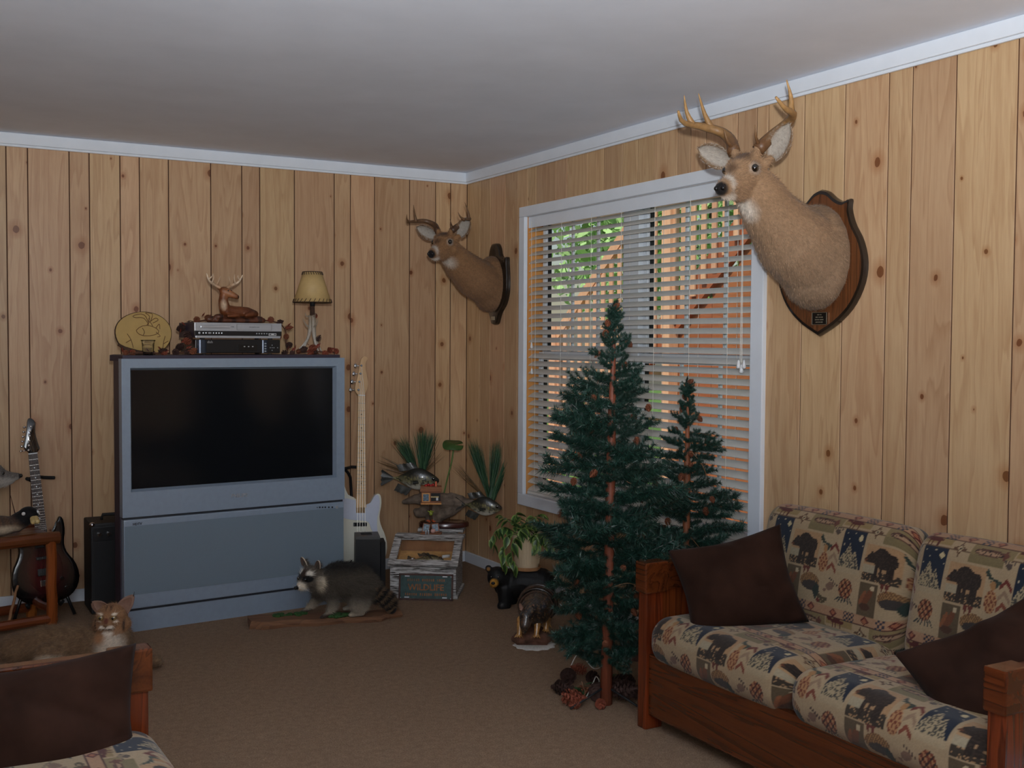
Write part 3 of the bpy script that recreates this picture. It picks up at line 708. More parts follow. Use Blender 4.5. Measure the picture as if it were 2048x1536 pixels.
m.cap((-0.082,-0.012,0.166), (-0.098,0.004,0.176), 0.008, 0.004); m.cap((-0.05,0.004,0.168), (-0.035,0.014,0.178), 0.008, 0.004)
def buckc(co, no):
    c = np.tile(lin(112,62,34), (len(co),1)); c = blend(c, lin(166,110,72), blob(co, (-0.05,-0.04,0.15), (0.05,0.04,0.04)))
    c = blend(c, lin(190,160,130), blob(co, (-0.075,-0.03,0.09), (0.022,0.03,0.035))); c = blend(c, lin(20,14,12), blob(co, (0.004,-0.042,0.132), (0.014,0.014,0.014))*2)
    return blend(c, lin(66,34,22), blob(co, (0.08,0,0.06), (0.07,0.05,0.03)))
skin(m, 'body', 'bronzed', buck, 0.0045, 3, colf=buckc)
MAT['antler'] = vcol('antler', 0.45, 60, 0.25, 0.3, 0, 0.4)
def antler(parent, beam, tines, r0, base, tipc, name='antler', loc=None):
    m = MB(); P = spline(beam, 14); n = len(P)
    m.tube(P, [r0*(1.15-0.95*(i/(n-1))**1.3) for i in range(n)], 8)
    for pts, rr in tines:
        Q = spline(pts, 7); m.tube(Q, [rr*(1.05-0.95*i/6) for i in range(7)], 7)
    o = m.build(name, 'antler', parent, True, loc)
    b0 = np.array(beam[0]); L = max(np.linalg.norm(np.array(q)-b0) for q in P)
    paint(o.data, lambda co, no: blend(np.tile(base, (len(co),1)), tipc, np.linalg.norm(co-b0, axis=1)/L*1.1-0.15))
    return o
for s_ in (-1, 1):
    bx, by = -0.066+0.016*s_, -0.006
    antler(buck, [(bx,by,0.176),(bx+0.03*s_,by+0.008,0.192),(bx+0.062*s_,by-0.006,0.212),(bx+0.078*s_,by-0.016,0.246)],
           [([(bx+0.02*s_,by+0.004,0.188),(bx+0.012*s_,by-0.01,0.215),(bx+0.006*s_,by-0.012,0.236)], 0.0048), ([(bx+0.045*s_,by,0.200),(bx+0.038*s_,by-0.004,0.225),(bx+0.04*s_,by-0.006,0.248)], 0.0048),
            ([(bx+0.066*s_,by-0.008,0.218),(bx+0.052*s_,by-0.02,0.232),(bx+0.05*s_,by-0.024,0.244)], 0.0042)], 0.0088, lin(178,140,106), lin(236,216,190))
for s_ in (-1,1): MB().ell((-0.046+0.012*s_, -0.038+0.010*s_, 0.163), 0.0042, n=8).build('eye', 'eye', buck, True)

# ------------------------------------------------------------------ garlands of cones
random.seed(11)
MAT['vine'] = plain('brown_vine', srgb(92,58,40), 0.8, 0, 0.3, 80)
MAT['russet_leaf'] = plain('russet_leaf', srgb(122,48,30), 0.6, 0, 0.3, 60)
def garland(label, path, cones, base_v, zoff=0.0):
    """path and cones in (pixel x, pixel y, depth behind the front of the set)"""
    u0, z0 = tvp(path[0][0], path[0][1], path[0][2])
    g = thing('pine_cone_garland', label, 'garland', tvw(u0, path[0][2], ZS), TVA)
    loc = lambda px, py, v: Vector((tvp(px,py,v)[0]-u0, v-path[0][2], max(tvp(px,py,v)[1]-ZS, 0.008)))
    P = [loc(*p) for p in path]
    MB().tube(spline(P, 4*len(P)), 0.004, 6).build('vine', 'vine', g, True)
    for px, py, v, L in cones:
        p = loc(px, py, v); p.z = max(p.z, L*0.30)
        cone(g, p - Vector((0,0,0)), L, (random.uniform(1.0,2.1), random.uniform(-0.6,0.6), random.uniform(0,6.3)), random.choice(['cone','cone_dark','cone_red','cone_dark']), random.choice([0,1]))
    for k in range(len(cones)):
        px, py, v, L = cones[k]; p = loc(px+random.uniform(-12,12), py+random.uniform(-8,5), v); m = MB(); p.z = max(p.z, 0.008)
        a = random.uniform(0,6.3); d = Vector((cos(a),-0.4,0.5+sin(a)*0.5))*0.028; e = d.orthogonal().normalized()*0.009
        m.add([p, p+d*0.5+e, p+d, p+d*0.5-e, p+d*0.5+Vector((0,-0.004,0))], [(0,1,4),(1,2,4),(2,3,4),(3,0,4)]); m.build('leaf', 'russet_leaf', g)
garland('pine cone garland climbing around the silver recorder and black receiver',
        [(345,709,0.09),(372,702,0.10),(372,676,0.14),(380,655,0.19),(402,642,0.30),(450,638,0.31),(520,640,0.31),(556,646,0.31),(571,662,0.16),(572,685,0.14),(576,706,0.10)],
        [(352,706,.08,.045),(368,704,.06,.05),(383,705,.03,.045),(366,690,.11,.05),(370,668,.14,.055),(369,654,.18,.05),(386,647,.25,.05),(394,640,.30,.045),(410,636,.30,.04),
         (540,640,.30,.045),(556,646,.30,.042),(571,656,.20,.045),(572,676,.15,.04),(574,692,.12,.045),(571,706,.06,.04),(584,706,.05,.035),(380,684,.12,.05)], 0.1)
garland('low pine cone garland around the foot of the antler lamp',
        [(596,706,0.09),(620,703,0.06),(650,704,0.06),(676,707,0.09)],
        [(592,704,.08,.038),(604,700,.05,.045),(618,697,.04,.05),(634,702,.03,.05),(648,706,.03,.045),(662,703,.05,.042),(672,706,.07,.04),(626,706,.02,.04)], 0.08)
garland('pine cone garland in front of the wood slice plaque',
        [(248,708,0.06),(285,706,0.05),(340,709,0.06)], [(250,706,.06,.035),(266,704,.05,.04),(318,703,.05,.042),(330,706,.06,.04),(305,706,.08,.035)], 0.08)

# ------------------------------------------------------------------ wood slice plaque
pu, pz = tvp(288, 668, 0.14)
slab = thing('wood_slice_plaque', 'round tan wood slice plaque with a burnt-in fish drawing, standing on the television', 'plaque', tvw(pu, 0.13, ZS), TVA, rot=(-0.10,0,TVA))
MAT['slice'] = plain('tan_wood_slice', srgb(172,140,76), 0.45, 0, 0.06, 14, 0.05, coat=0.3); MAT['burnt'] = plain('burnt_line', srgb(104,68,34), 0.7); MAT['barkrim'] = plain('bark_rim', srgb(70,48,34), 0.9, 0, 0.3, 60, 0.6)
hw = (343-232)/2*5.35/2207; hh = (714-628)*5.35/2207; poly = []
for k in range(40):
    a = 2*PI*k/40; poly.append((hw*cos(a)*(1+0.015*sin(3*a)), hh/2 + (hh/2+0.004)*sin(a)*(1+0.02*sin(2*a+1))))
poly = [(x, max(y, 0.0)) for x, y in poly]
fm = face_mx((0,0,0), (1,0,0), (0,0,1))
MB().prism(poly, -0.015, 0.0, fm, 0.002).build('slice', 'slice', slab)
MB().rings([[(fm @ Vector((x*s_, (y-hh/2)*s_+hh/2, z))) for x, y in poly] for s_, z in ((1.0,-0.015),(1.02,-0.013),(1.02,-0.003),(1.0,-0.001))], caps=(False,False)).build('bark_edge', 'barkrim', slab, True)
def burn(pts, n=14, r=0.0017):
    q = MB(); q.tube([fm @ Vector((x, y, 0.0008)) for x, y in [p[:2] for p in spline([(a,b,0) for a,b in pts], n)]], r, 5); return q
bn = MB()
S = hw/55.0                                            # one photo pixel in metres on the plaque
def bp(px, py): return ((px-288)*S, (714-py)*S)
for pts in ([(273,665),(283,657),(298,655),(312,660),(318,668),(308,674),(290,676),(277,672),(273,665)], [(312,660),(319,652),(320,662)], [(312,668),(320,676),(314,678)], [(285,660),(289,668),(286,675)], [(294,655),(300,648),(306,656)],
            [(296,650),(288,640),(272,640),(268,636),(282,632),(292,636),(297,648)], [(298,648),(300,636),(292,630),(306,632),(302,646)], [(300,648),(312,640),(317,644),(306,650)], [(297,655),(299,640)],
            [(255,672),(262,684),(266,700)], [(252,690),(262,684)], [(330,676),(326,690),(324,704)], [(336,686),(326,692)]):
    q = burn([bp(*p) for p in pts]); bn.add(q.v, q.f)
bn.build('burnt_drawing', 'burnt', slab)
# ------------------------------------------------------------------ tumbler
pu, _ = tvp(297, 712, 0.025)
MAT['clear'] = NT('clear_glass').m; b_ = MAT['clear'].node_tree.nodes['Principled BSDF']; b_.inputs['Transmission Weight'].default_value = 1.0; b_.inputs['Roughness'].default_value = 0.03; b_.inputs['Base Color'].default_value = (0.95,0.96,0.97,1); b_.inputs['IOR'].default_value = 1.45
tum = MB().lathe([(0.002,0.004),(0.022,0.004),(0.026,0.06),(0.030,0.072),(0.034,0.073),(0.034,0.069),(0.030,0.066),(0.024,0.0),(0.001,0.0)], 24, caps=(True,True)).build('tumbler', 'clear', None, True, tvw(pu, 0.030, ZS))
tag(tum, 'small clear glass tumbler on the television before the wood slice', 'glass')
pu, _ = tvp(262, 700, 0.09)
dr = MB().tube(spline([(-0.06,0,0.05),(-0.02,0.005,0.028),(0.03,-0.004,0.012),(0.10,0.0,0.012)], 12), [0.008,0.007,0.008,0.009,0.011,0.012,0.013,0.012,0.011,0.010,0.008,0.005], 8).build('driftwood_twig', 'barkrim', None, True, tvw(pu, 0.085, ZS)); dr.rotation_euler = (0,0,TVA)
tag(dr, 'short dark driftwood twig lying before the wood slice plaque', 'driftwood')

# ------------------------------------------------------------------ antler lamp
pu, _ = tvp(625, 700, 0.16); lk = 5.50/2207
lampo = thing('antler_lamp', 'small table lamp of white antlers with a tan stitched shade, on the television', 'lamp', tvw(pu, 0.16, ZS), TVA)
MAT['shade'] = plain('parchment_shade', srgb(190,160,106), 0.6, 0, 0.06, 20, 0.05); MAT['lace'] = plain('brown_lacing', srgb(62,40,28), 0.7)
zz = lambda py: tvp(625, py, 0.16)[1] - ZS
z1, z0 = zz(544), zz(605); r1, r0 = 20*lk, 41*lk
shade = MB().lathe([(r0,z0),(r1,z1),(r1-0.002,z1),(r0-0.002,z0)], 36, caps=(False,False)); shade.f += [(i, (i+1) % 36, 108+(i+1) % 36, 108+i) for i in range(36)]
sh = shade.build('lamp_shade', 'shade', lampo, True)
m = MB()
for k in range(26):
    for zc, rc, dz_ in ((z0, r0, 0.018), (z1, r1, -0.016)):
        a = 2*PI*k/26; f1 = 1 if dz_ > 0 else 1; a2 = a+0.10
        ra_ = rc + (r1-r0)/(z1-z0)*dz_
        m.tube([((rc+0.002)*cos(a), (rc+0.002)*sin(a), zc), ((ra_+0.002)*cos(a2), (ra_+0.002)*sin(a2), zc+dz_)], 0.0018, 5)
m.build('lacing', 'lace', sh)
for zc, rc in ((z0, r0), (z1, r1)):
    MB().tube([(rc*cos(2*PI*k/36), rc*sin(2*PI*k/36), zc) for k in range(37)], 0.0022, 6).build('rim', 'lace', sh, True)
MB().lathe([(0.013,z0-0.02),(0.015,z0+0.0),(0.012,z0+0.04),(0.006,z0+0.05)], 14).build('socket', 'matteblack', lampo, True)
zs = z0-0.02
MB().lathe([(0.011,zs-0.09),(0.014,zs-0.06),(0.012,zs)], 12).build('stem', 'barkrim', lampo, True)
MAT_ANT = (lin(150,136,118), lin(206,200,190))
for k in range(3):
    a = 2*PI*k/3 + 0.5; u = Vector((cos(a), sin(a), 0))
    P = [Vector((0,0,zs-0.05))+u*0.008, u*0.012+Vector((0,0,zs*0.55)), u*0.03+Vector((0,0,0.075)), u*0.088+Vector((0,0,0.008))]
    antler(lampo, [tuple(p) for p in P], [([tuple(P[2]), tuple(P[2]+u*0.01+Vector((0,0,-0.03))), tuple(u*0.035+Vector((0.0,0,0.006)))], 0.008), ([tuple(P[1]), tuple(u*0.035+Vector((0,0,zs*0.62))), tuple(u*0.052+Vector((0,0,zs*0.75)))], 0.006),
           ([tuple(P[0]), tuple(u*0.03+Vector((0,0,zs-0.055))), tuple(u*0.04+Vector((0,0,zs-0.035)))], 0.006)], 0.0125, MAT_ANT[0], MAT_ANT[1])
cone(lampo, Vector((0.02,-0.015,0.07)), 0.04, (0.3,0.4,0), 'cone_dark', 0); cone(lampo, Vector((0.012,-0.016,zs-0.06)), 0.03, (0.4,0.6,2), 'cone_red', 0)
# ================================================================== guitars
MAT['maple'] = wood('maple_neck', srgb(222,184,140), srgb(196,150,104), 'z', 0.35, 0.3, 8, 0, 0.03, 0.4)
MAT['cream'] = plain('cream_lacquer', srgb(232,230,214), 0.15, 0, 0.02, 4, coat=1.0)
MAT['guard'] = plain('white_pickguard', srgb(206,212,228), 0.25, 0, 0.02, coat=0.5)
MAT['rosewood'] = wood('rosewood', srgb(62,36,26), srgb(34,18,12), 'z', 0.4, 0, 8, 0, 0.03, 0.6)
MAT['gloss_black'] = plain('gloss_black', srgb(14,12,14), 0.12, 0, 0.05, coat=1.0)
MAT['sunburst'] = vcol('sunburst_lacquer', 0.2, 6, 0.03, 0, 0, 0.3, 0.35)
MAT['string'] = plain('steel_string', srgb(150,146,140), 0.3, 1.0, 0.02)
FZ = face_mx((0,0,0), (1,0,0), (0,0,1))
def body_poly(right, left, n=60):
    pts = right + left[::-1]
    pts = [(x, y, 0) for x, y in pts]; pts.append(pts[0])
    return [p[:2] for p in spline(pts, n)][:-1]
def guitar(name, label, loc, rot, right, left, joint, scale_len, head, bodymat, neckmat, headmat, nfret, nstr, tuner_r, dots, wn=0.042, wb=0.06):
    g = thing(name, label, 'guitar', loc, 0, None, rot)
    poly = body_poly(right, left)
    b = MB().prism(poly, -0.042, 0.0, FZ, 0.006).build('body', bodymat, g, 'auto')
    nz = joint + scale_len
    nk = MB().rings([[FZ @ Vector(p) for p in ((-w/2, y, 0.004), (w/2, y, 0.004), (w/2, y, 0.012), (-w/2, y, 0.012))] for y, w in ((joint, wb), (nz, wn))])
    fb = nk.build('fretboard', neckmat, g)
    MB().rings([[FZ @ Vector((w/2*cos(a), y, 0.004 - 0.018*max(0, sin(a)))) for a in [PI*k/8 for k in range(9)]] for y, w in ((joint-0.03, wb*0.94), (nz, wn*0.94))]).build('neck', 'maple' if neckmat == 'maple' else headmat, g, True)
    fm_ = MB(); k = 0
    for i in range(1, nfret+1):
        y = nz - scale_len*1.28*(1-2**(-i/12.0))
        if y < joint: break
        w = wn + (wb-wn)*(nz-y)/scale_len; fm_.box((0,0,0), (w, 0.0022, 0.002), FZ @ Matrix.Translation((0, y, 0.0125)))
    fm_.build('frets', 'string', fb)['kind'] = 'stuff'
    for i in (3,5,7,9,12,15,17):
        y = nz - scale_len*1.28*(1-2**(-(i-0.5)/12.0))
        if y > joint: MB().lathe([(0.0035,0),(0.0035,0.0008)], 8, FZ @ Matrix.Translation((0,y,0.0119))).build('inlay', dots, fb)
    MB().box((0,0,0), (wn, 0.005, 0.006), FZ @ Matrix.Translation((0,nz,0.012))).build('nut', 'white', g)
    hp = [p[:2] for p in spline([(x, y, 0) for x, y in head], 36)]
    MB().prism([(x, y+nz) for x, y in hp], -0.006, 0.008, FZ, 0.002).build('headstock', headmat, g, 'auto')
    return g, nz
# ---- white bass behind the television
bz = at_y(722, 1131, -0.335)
bR = [(0.0,0.0),(0.09,0.008),(0.15,0.06),(0.168,0.13),(0.155,0.20),(0.128,0.26),(0.120,0.31),(0.132,0.375),(0.128,0.425),(0.108,0.440),(0.086,0.415),(0.066,0.375),(0.034,0.362)]
bL = [(-0.08,0.006),(-0.145,0.05),(-0.17,0.12),(-0.162,0.19),(-0.138,0.25),(-0.13,0.31),(-0.152,0.40),(-0.16,0.47),(-0.135,0.515),(-0.10,0.49),(-0.075,0.435),(-0.034,0.415)]
bh = [(-0.018,0.0),(-0.034,0.02),(-0.038,0.05),(-0.020,0.12),(-0.008,0.18),(0.0,0.215),(0.018,0.232),(0.036,0.226),(0.040,0.212),(0.028,0.195),(0.026,0.165),(0.036,0.115),(0.044,0.07),(0.036,0.035),(0.020,0.0)]
bass, nz = guitar('bass_guitar', 'cream white bass guitar with maple neck leaning behind the television corner', (bz.x-0.004, -0.335, max(bz.z-0.03, 0.07)), (-0.165, 0.068, 0), bR, bL, 0.358, 0.65, bh, 'cream', 'maple', 'maple', 20, 4, 0.013, 'black')
gp = [(0.030,0.375),(0.062,0.388),(0.085,0.425),(0.108,0.43),(0.118,0.40),(0.116,0.35),(0.104,0.30),(0.102,0.25),(0.104,0.215),(0.088,0.208),(0.066,0.235),(0.048,0.275),(0.0,0.285),(-0.06,0.29),(-0.12,0.31),(-0.125,0.37),(-0.10,0.41),(-0.03,0.40)]
MB().prism([p[:2] for p in spline([(x,y,0) for x,y in gp], 50)], 0.0, 0.0025, FZ).build('pickguard', 'guard', bass)
MB().box((0,0,0), (0.082,0.022,0.010), FZ @ Matrix.Translation((-0.005,0.262,0.007)), 0.004).build('pickup', 'black', bass)
MB().box((0,0,0), (0.028,0.12,0.003), FZ @ Matrix.Translation((0.088,0.160,0.002)), 0.001).build('control_plate', 'chrome', bass)
for k in range(3): MB().lathe([(0.009,0),(0.009,0.012),(0.007,0.014)], 14, FZ @ Matrix.Translation((0.088,0.12+0.036*k,0.003))).build('knob', 'chrome', bass, 'auto')
MB().box((0,0,0), (0.075,0.04,0.008), FZ @ Matrix.Translation((0,0.10,0.005)), 0.002).build('bridge', 'chrome', bass)
for k in range(4):
    u = -0.0255+0.017*k; top = (-0.022+0.011*k, nz+0.05+0.045*(3-k) if False else nz+0.035+0.05*k)
    MB().tube([FZ @ Vector((u,0.10,0.011)), FZ @ Vector((u*0.62,nz,0.0165)), FZ @ Vector((-0.020+0.006*k, nz+0.03+0.048*k, 0.013))], 0.0011, 5).build('string', 'string', bass)
    pc = Vector((-0.020+0.006*k, nz+0.03+0.048*k, 0.008))
    MB().lathe([(0.0065,0),(0.0065,0.008),(0.004,0.010)], 10, FZ @ Matrix.Translation(pc)).build('tuning_post', 'chrome', bass, 'auto')
    tn = MB(); ex = -0.036+0.010*k
    tn.tube([FZ @ Vector((ex+0.012, pc.y, -0.002)), FZ @ Vector((ex-0.020, pc.y, -0.002))], 0.0035, 8); tn.ell(FZ @ Vector((ex-0.026, pc.y, -0.002)), (0.011,0.005,0.014), n=12)
    tn.build('tuning_key', 'chrome', bass, True)
# ---- stands: one tubular stand per guitar
def stand(label, base, rot, yoke_h, foot):
    s = thing('guitar_stand', label, 'stand', base, 0, 'black guitar stands', (0,0,rot))
    MB().tube([(0,0.06,0.22),(0,0.10,0.45),(0,0.125,yoke_h-0.06)], 0.009, 8).build('upright', 'black', s, True)
    MB().tube(spline([(0.0,0.128,yoke_h-0.06),(-0.02,0.12,yoke_h-0.03),(-0.055,0.10,yoke_h-0.004),(-0.06,0.05,yoke_h),(-0.03,0.075,yoke_h),(0.0,0.105,yoke_h),(0.03,0.075,yoke_h),(0.065,0.05,yoke_h)], 24), 0.0085, 8).build('yoke', 'matteblack', s, True)
    for sx in (-1,1): MB().tube([(0,0.06,0.24),(sx*0.10,-0.02,0.12),(sx*foot,-0.06,0.008)], 0.008, 8).build('leg', 'black', s, True)
    MB().tube([(0,0.06,0.24),(0,0.13,0.12),(0,0.20,0.008)], 0.008, 8).build('leg', 'black', s, True)
    for sx in (-1,1): MB().tube([(sx*0.05,0.02,0.115),(sx*0.075,-0.055,0.062),(sx*0.085,-0.075,0.085)], 0.008, 8).build('cradle_arm', 'matteblack', s, True)
    return s
stand('black tubular stand holding the cream white bass guitar', (bass.location.x+0.005, -0.29, 0), 0, 0.66, 0.10)

# ---- dark sunburst guitar
gz = at_y(97, 1213, -0.30)
gR = [(0.0,0.0),(0.08,0.006),(0.135,0.045),(0.158,0.11),(0.145,0.18),(0.112,0.235),(0.102,0.285),(0.112,0.345),(0.110,0.40),(0.096,0.42),(0.082,0.405),(0.066,0.36),(0.030,0.335)]
gL = [(-0.08,0.006),(-0.135,0.045),(-0.158,0.11),(-0.148,0.18),(-0.118,0.24),(-0.110,0.29),(-0.126,0.36),(-0.134,0.43),(-0.118,0.46),(-0.098,0.44),(-0.075,0.385),(-0.030,0.345)]
gh = [(-0.016,0.0),(-0.026,0.014),(-0.040,0.035),(-0.034,0.06),(-0.018,0.12),(-0.010,0.165),(0.0,0.178),(0.016,0.172),(0.026,0.15),(0.022,0.10),(0.030,0.045),(0.034,0.02),(0.016,0.0)]
guit, nz = guitar('electric_guitar', 'dark red sunburst electric guitar with black headstock beside the television', (gz.x, -0.30, max(gz.z,0.075)), (-0.12, -0.075, 0), gR, gL, 0.335, 0.415, gh, 'sunburst', 'rosewood', 'gloss_black', 22, 6, 0.009, 'white', 0.042, 0.056)
bo = [c for c in guit.children if c.name.startswith('body')][0]
bm = bmesh.new(); bm.from_mesh(bo.data); bmesh.ops.poke(bm, faces=[f for f in bm.faces if len(f.verts) > 8]); bmesh.ops.subdivide_edges(bm, edges=list(bm.edges), cuts=4, use_grid_fill=True); bm.to_mesh(bo.data); bm.free()
paint(bo.data, lambda co, no: blend(np.tile(lin(10,8,9), (len(co),1)), lin(86,12,14), 1.2*(1-np.sqrt((co[:,0]/0.115)**2+((co[:,2]-0.17)/0.17)**2))))
bo.data.polygons.foreach_set('use_smooth', [True]*len(bo.data.polygons)); bo.data.set_sharp_from_angle(angle=radians(35))
for y, h_ in ((0.285,0.016),(0.225,0.016),(0.155,0.036)): MB().box((0,0,0), (0.07,h_,0.008), FZ @ Matrix.Translation((0,y,0.004)), 0.003).build('pickup', 'black', guit)
MB().box((0,0,0), (0.055,0.03,0.010), FZ @ Matrix.Translation((0,0.10,0.006)), 0.002).build('bridge', 'chrome', guit)
for k in range(2): MB().lathe([(0.009,0),(0.009,0.011),(0.007,0.013)], 14, FZ @ Matrix.Translation((0.075+0.018*k,0.11-0.05*k,0.0))).build('knob', 'gloss_black', guit, 'auto')
for k in range(6):
    u = -0.0225+0.009*k; py_ = nz+0.018+0.0235*k; pxh = -0.020+0.0045*k
    MB().tube([FZ @ Vector((u,0.10,0.012)), FZ @ Vector((u*0.75,nz,0.0165)), FZ @ Vector((pxh, py_, 0.013))], 0.0006, 4).build('string', 'string', guit)
    MB().lathe([(0.005,0),(0.005,0.008),(0.003,0.010)], 10, FZ @ Matrix.Translation((pxh,py_,0.008))).build('tuning_post', 'chrome', guit, 'auto')
    tn = MB(); ex = -0.036+0.0052*k; tn.tube([FZ @ Vector((ex+0.01,py_,0)), FZ @ Vector((ex-0.012,py_,0))], 0.0022, 6); tn.ell(FZ @ Vector((ex-0.016,py_,0)), (0.007,0.004,0.006), n=8); tn.build('tuning_key', 'chrome', guit, True)
stand('black tubular stand holding the dark sunburst guitar', (guit.location.x-0.02, -0.26, 0), 0.0, 0.69, 0.14)

# ---- amplifier left of the set
am0 = at_y(184, 1045, -0.40)
amp = thing('amplifier', 'black amplifier cabinet with metal corner standing left of the television', 'amplifier', (am0.x+0.13, -0.24, 0), 0)
MAT['tolex'] = plain('black_tolex', srgb(20,20,22), 0.6, 0, 0.2, 220, 0.3)
MB().box((-0.02,0,0.235), (0.22,0.24,0.46), bev=0.008).build('cabinet', 'tolex', amp)
MB().box((-0.02,-0.121,0.20), (0.19,0.004,0.34)).build('speaker_cloth', 'matteblack', amp)
MB().box((-0.02,-0.118,0.41), (0.20,0.012,0.07), bev=0.002).build('control_panel', 'black', amp)
for k in range(4): MB().lathe([(0.010,0),(0.010,0.014),(0.008,0.016)], 12, FZ @ Matrix.Translation((-0.09+0.045*k,0.41,0.124))).build('knob', 'chrome', amp, 'auto')
for sx in (-1,1):
    MB().ell((-0.02+sx*0.102,-0.112,0.458), (0.016,0.016,0.014), n=10).build('corner_cap', 'chrome', amp, True)
    for yy in (-0.1,0.1): MB().lathe([(0.014,0),(0.014,0.008)], 10, Matrix.Translation((sx*0.10,yy,0))).build('foot', 'matteblack', amp)
MB().tube([(-0.06,0,0.465),(-0.055,0,0.49),(0.055,0,0.49),(0.06,0,0.465)], 0.008, 8).build('handle', 'matteblack', amp, True)
# ---- upright console box in front of the bass
c0 = at_floor(733, 1193)
con = thing('console_box', 'tall narrow black electronics box with a grey slotted top, before the white bass', 'electronics', (c0.x, c0.y, 0), radians(-18))
cz = 0.34
MB().rings([[(x*s_, y*s_, z) for x, y in ((-0.062,-0.06),(0.068,-0.075),(0.068,0.085),(-0.062,0.085))] for s_, z in ((0.98,0.0),(1.0,0.02),(1.0,cz-0.015),(0.985,cz))]).build('case', 'black', con)
MB().rings([[(x, y, z) for x, y in ((0.072,-0.07),(0.098,-0.06),(0.098,0.08),(0.072,0.08))] for z in (0.0,cz-0.035)]).build('side_case', 'matteblack', con)
MB().box((0.0,0.02,cz), (0.06,0.05,0.004), bev=0.001).build('top_grille', 'matteblack', con)
for k in range(4): MB().box((0.0,0.004+0.011*k,cz+0.0025), (0.05,0.003,0.002)).build('slot', 'matteblack', con)
MB().ell((-0.005,-0.072,0.10), (0.003,0.003,0.003), n=8).build('indicator', 'silverprint', con)
cb = MB().tube(spline([(c0.x-0.075,c0.y+0.03,0.20),(c0.x-0.11,c0.y-0.0,0.16),(c0.x-0.115,c0.y-0.01,0.08),(c0.x-0.10,c0.y,0.01),(c0.x+0.08,c0.y+0.14,0.006),(c0.x+0.2,c0.y+0.32,0.006)], 26), 0.004, 6).build('power_cable', 'matteblack', None, True)
tag(cb, 'black cable looping out of the upright electronics box', 'cable')

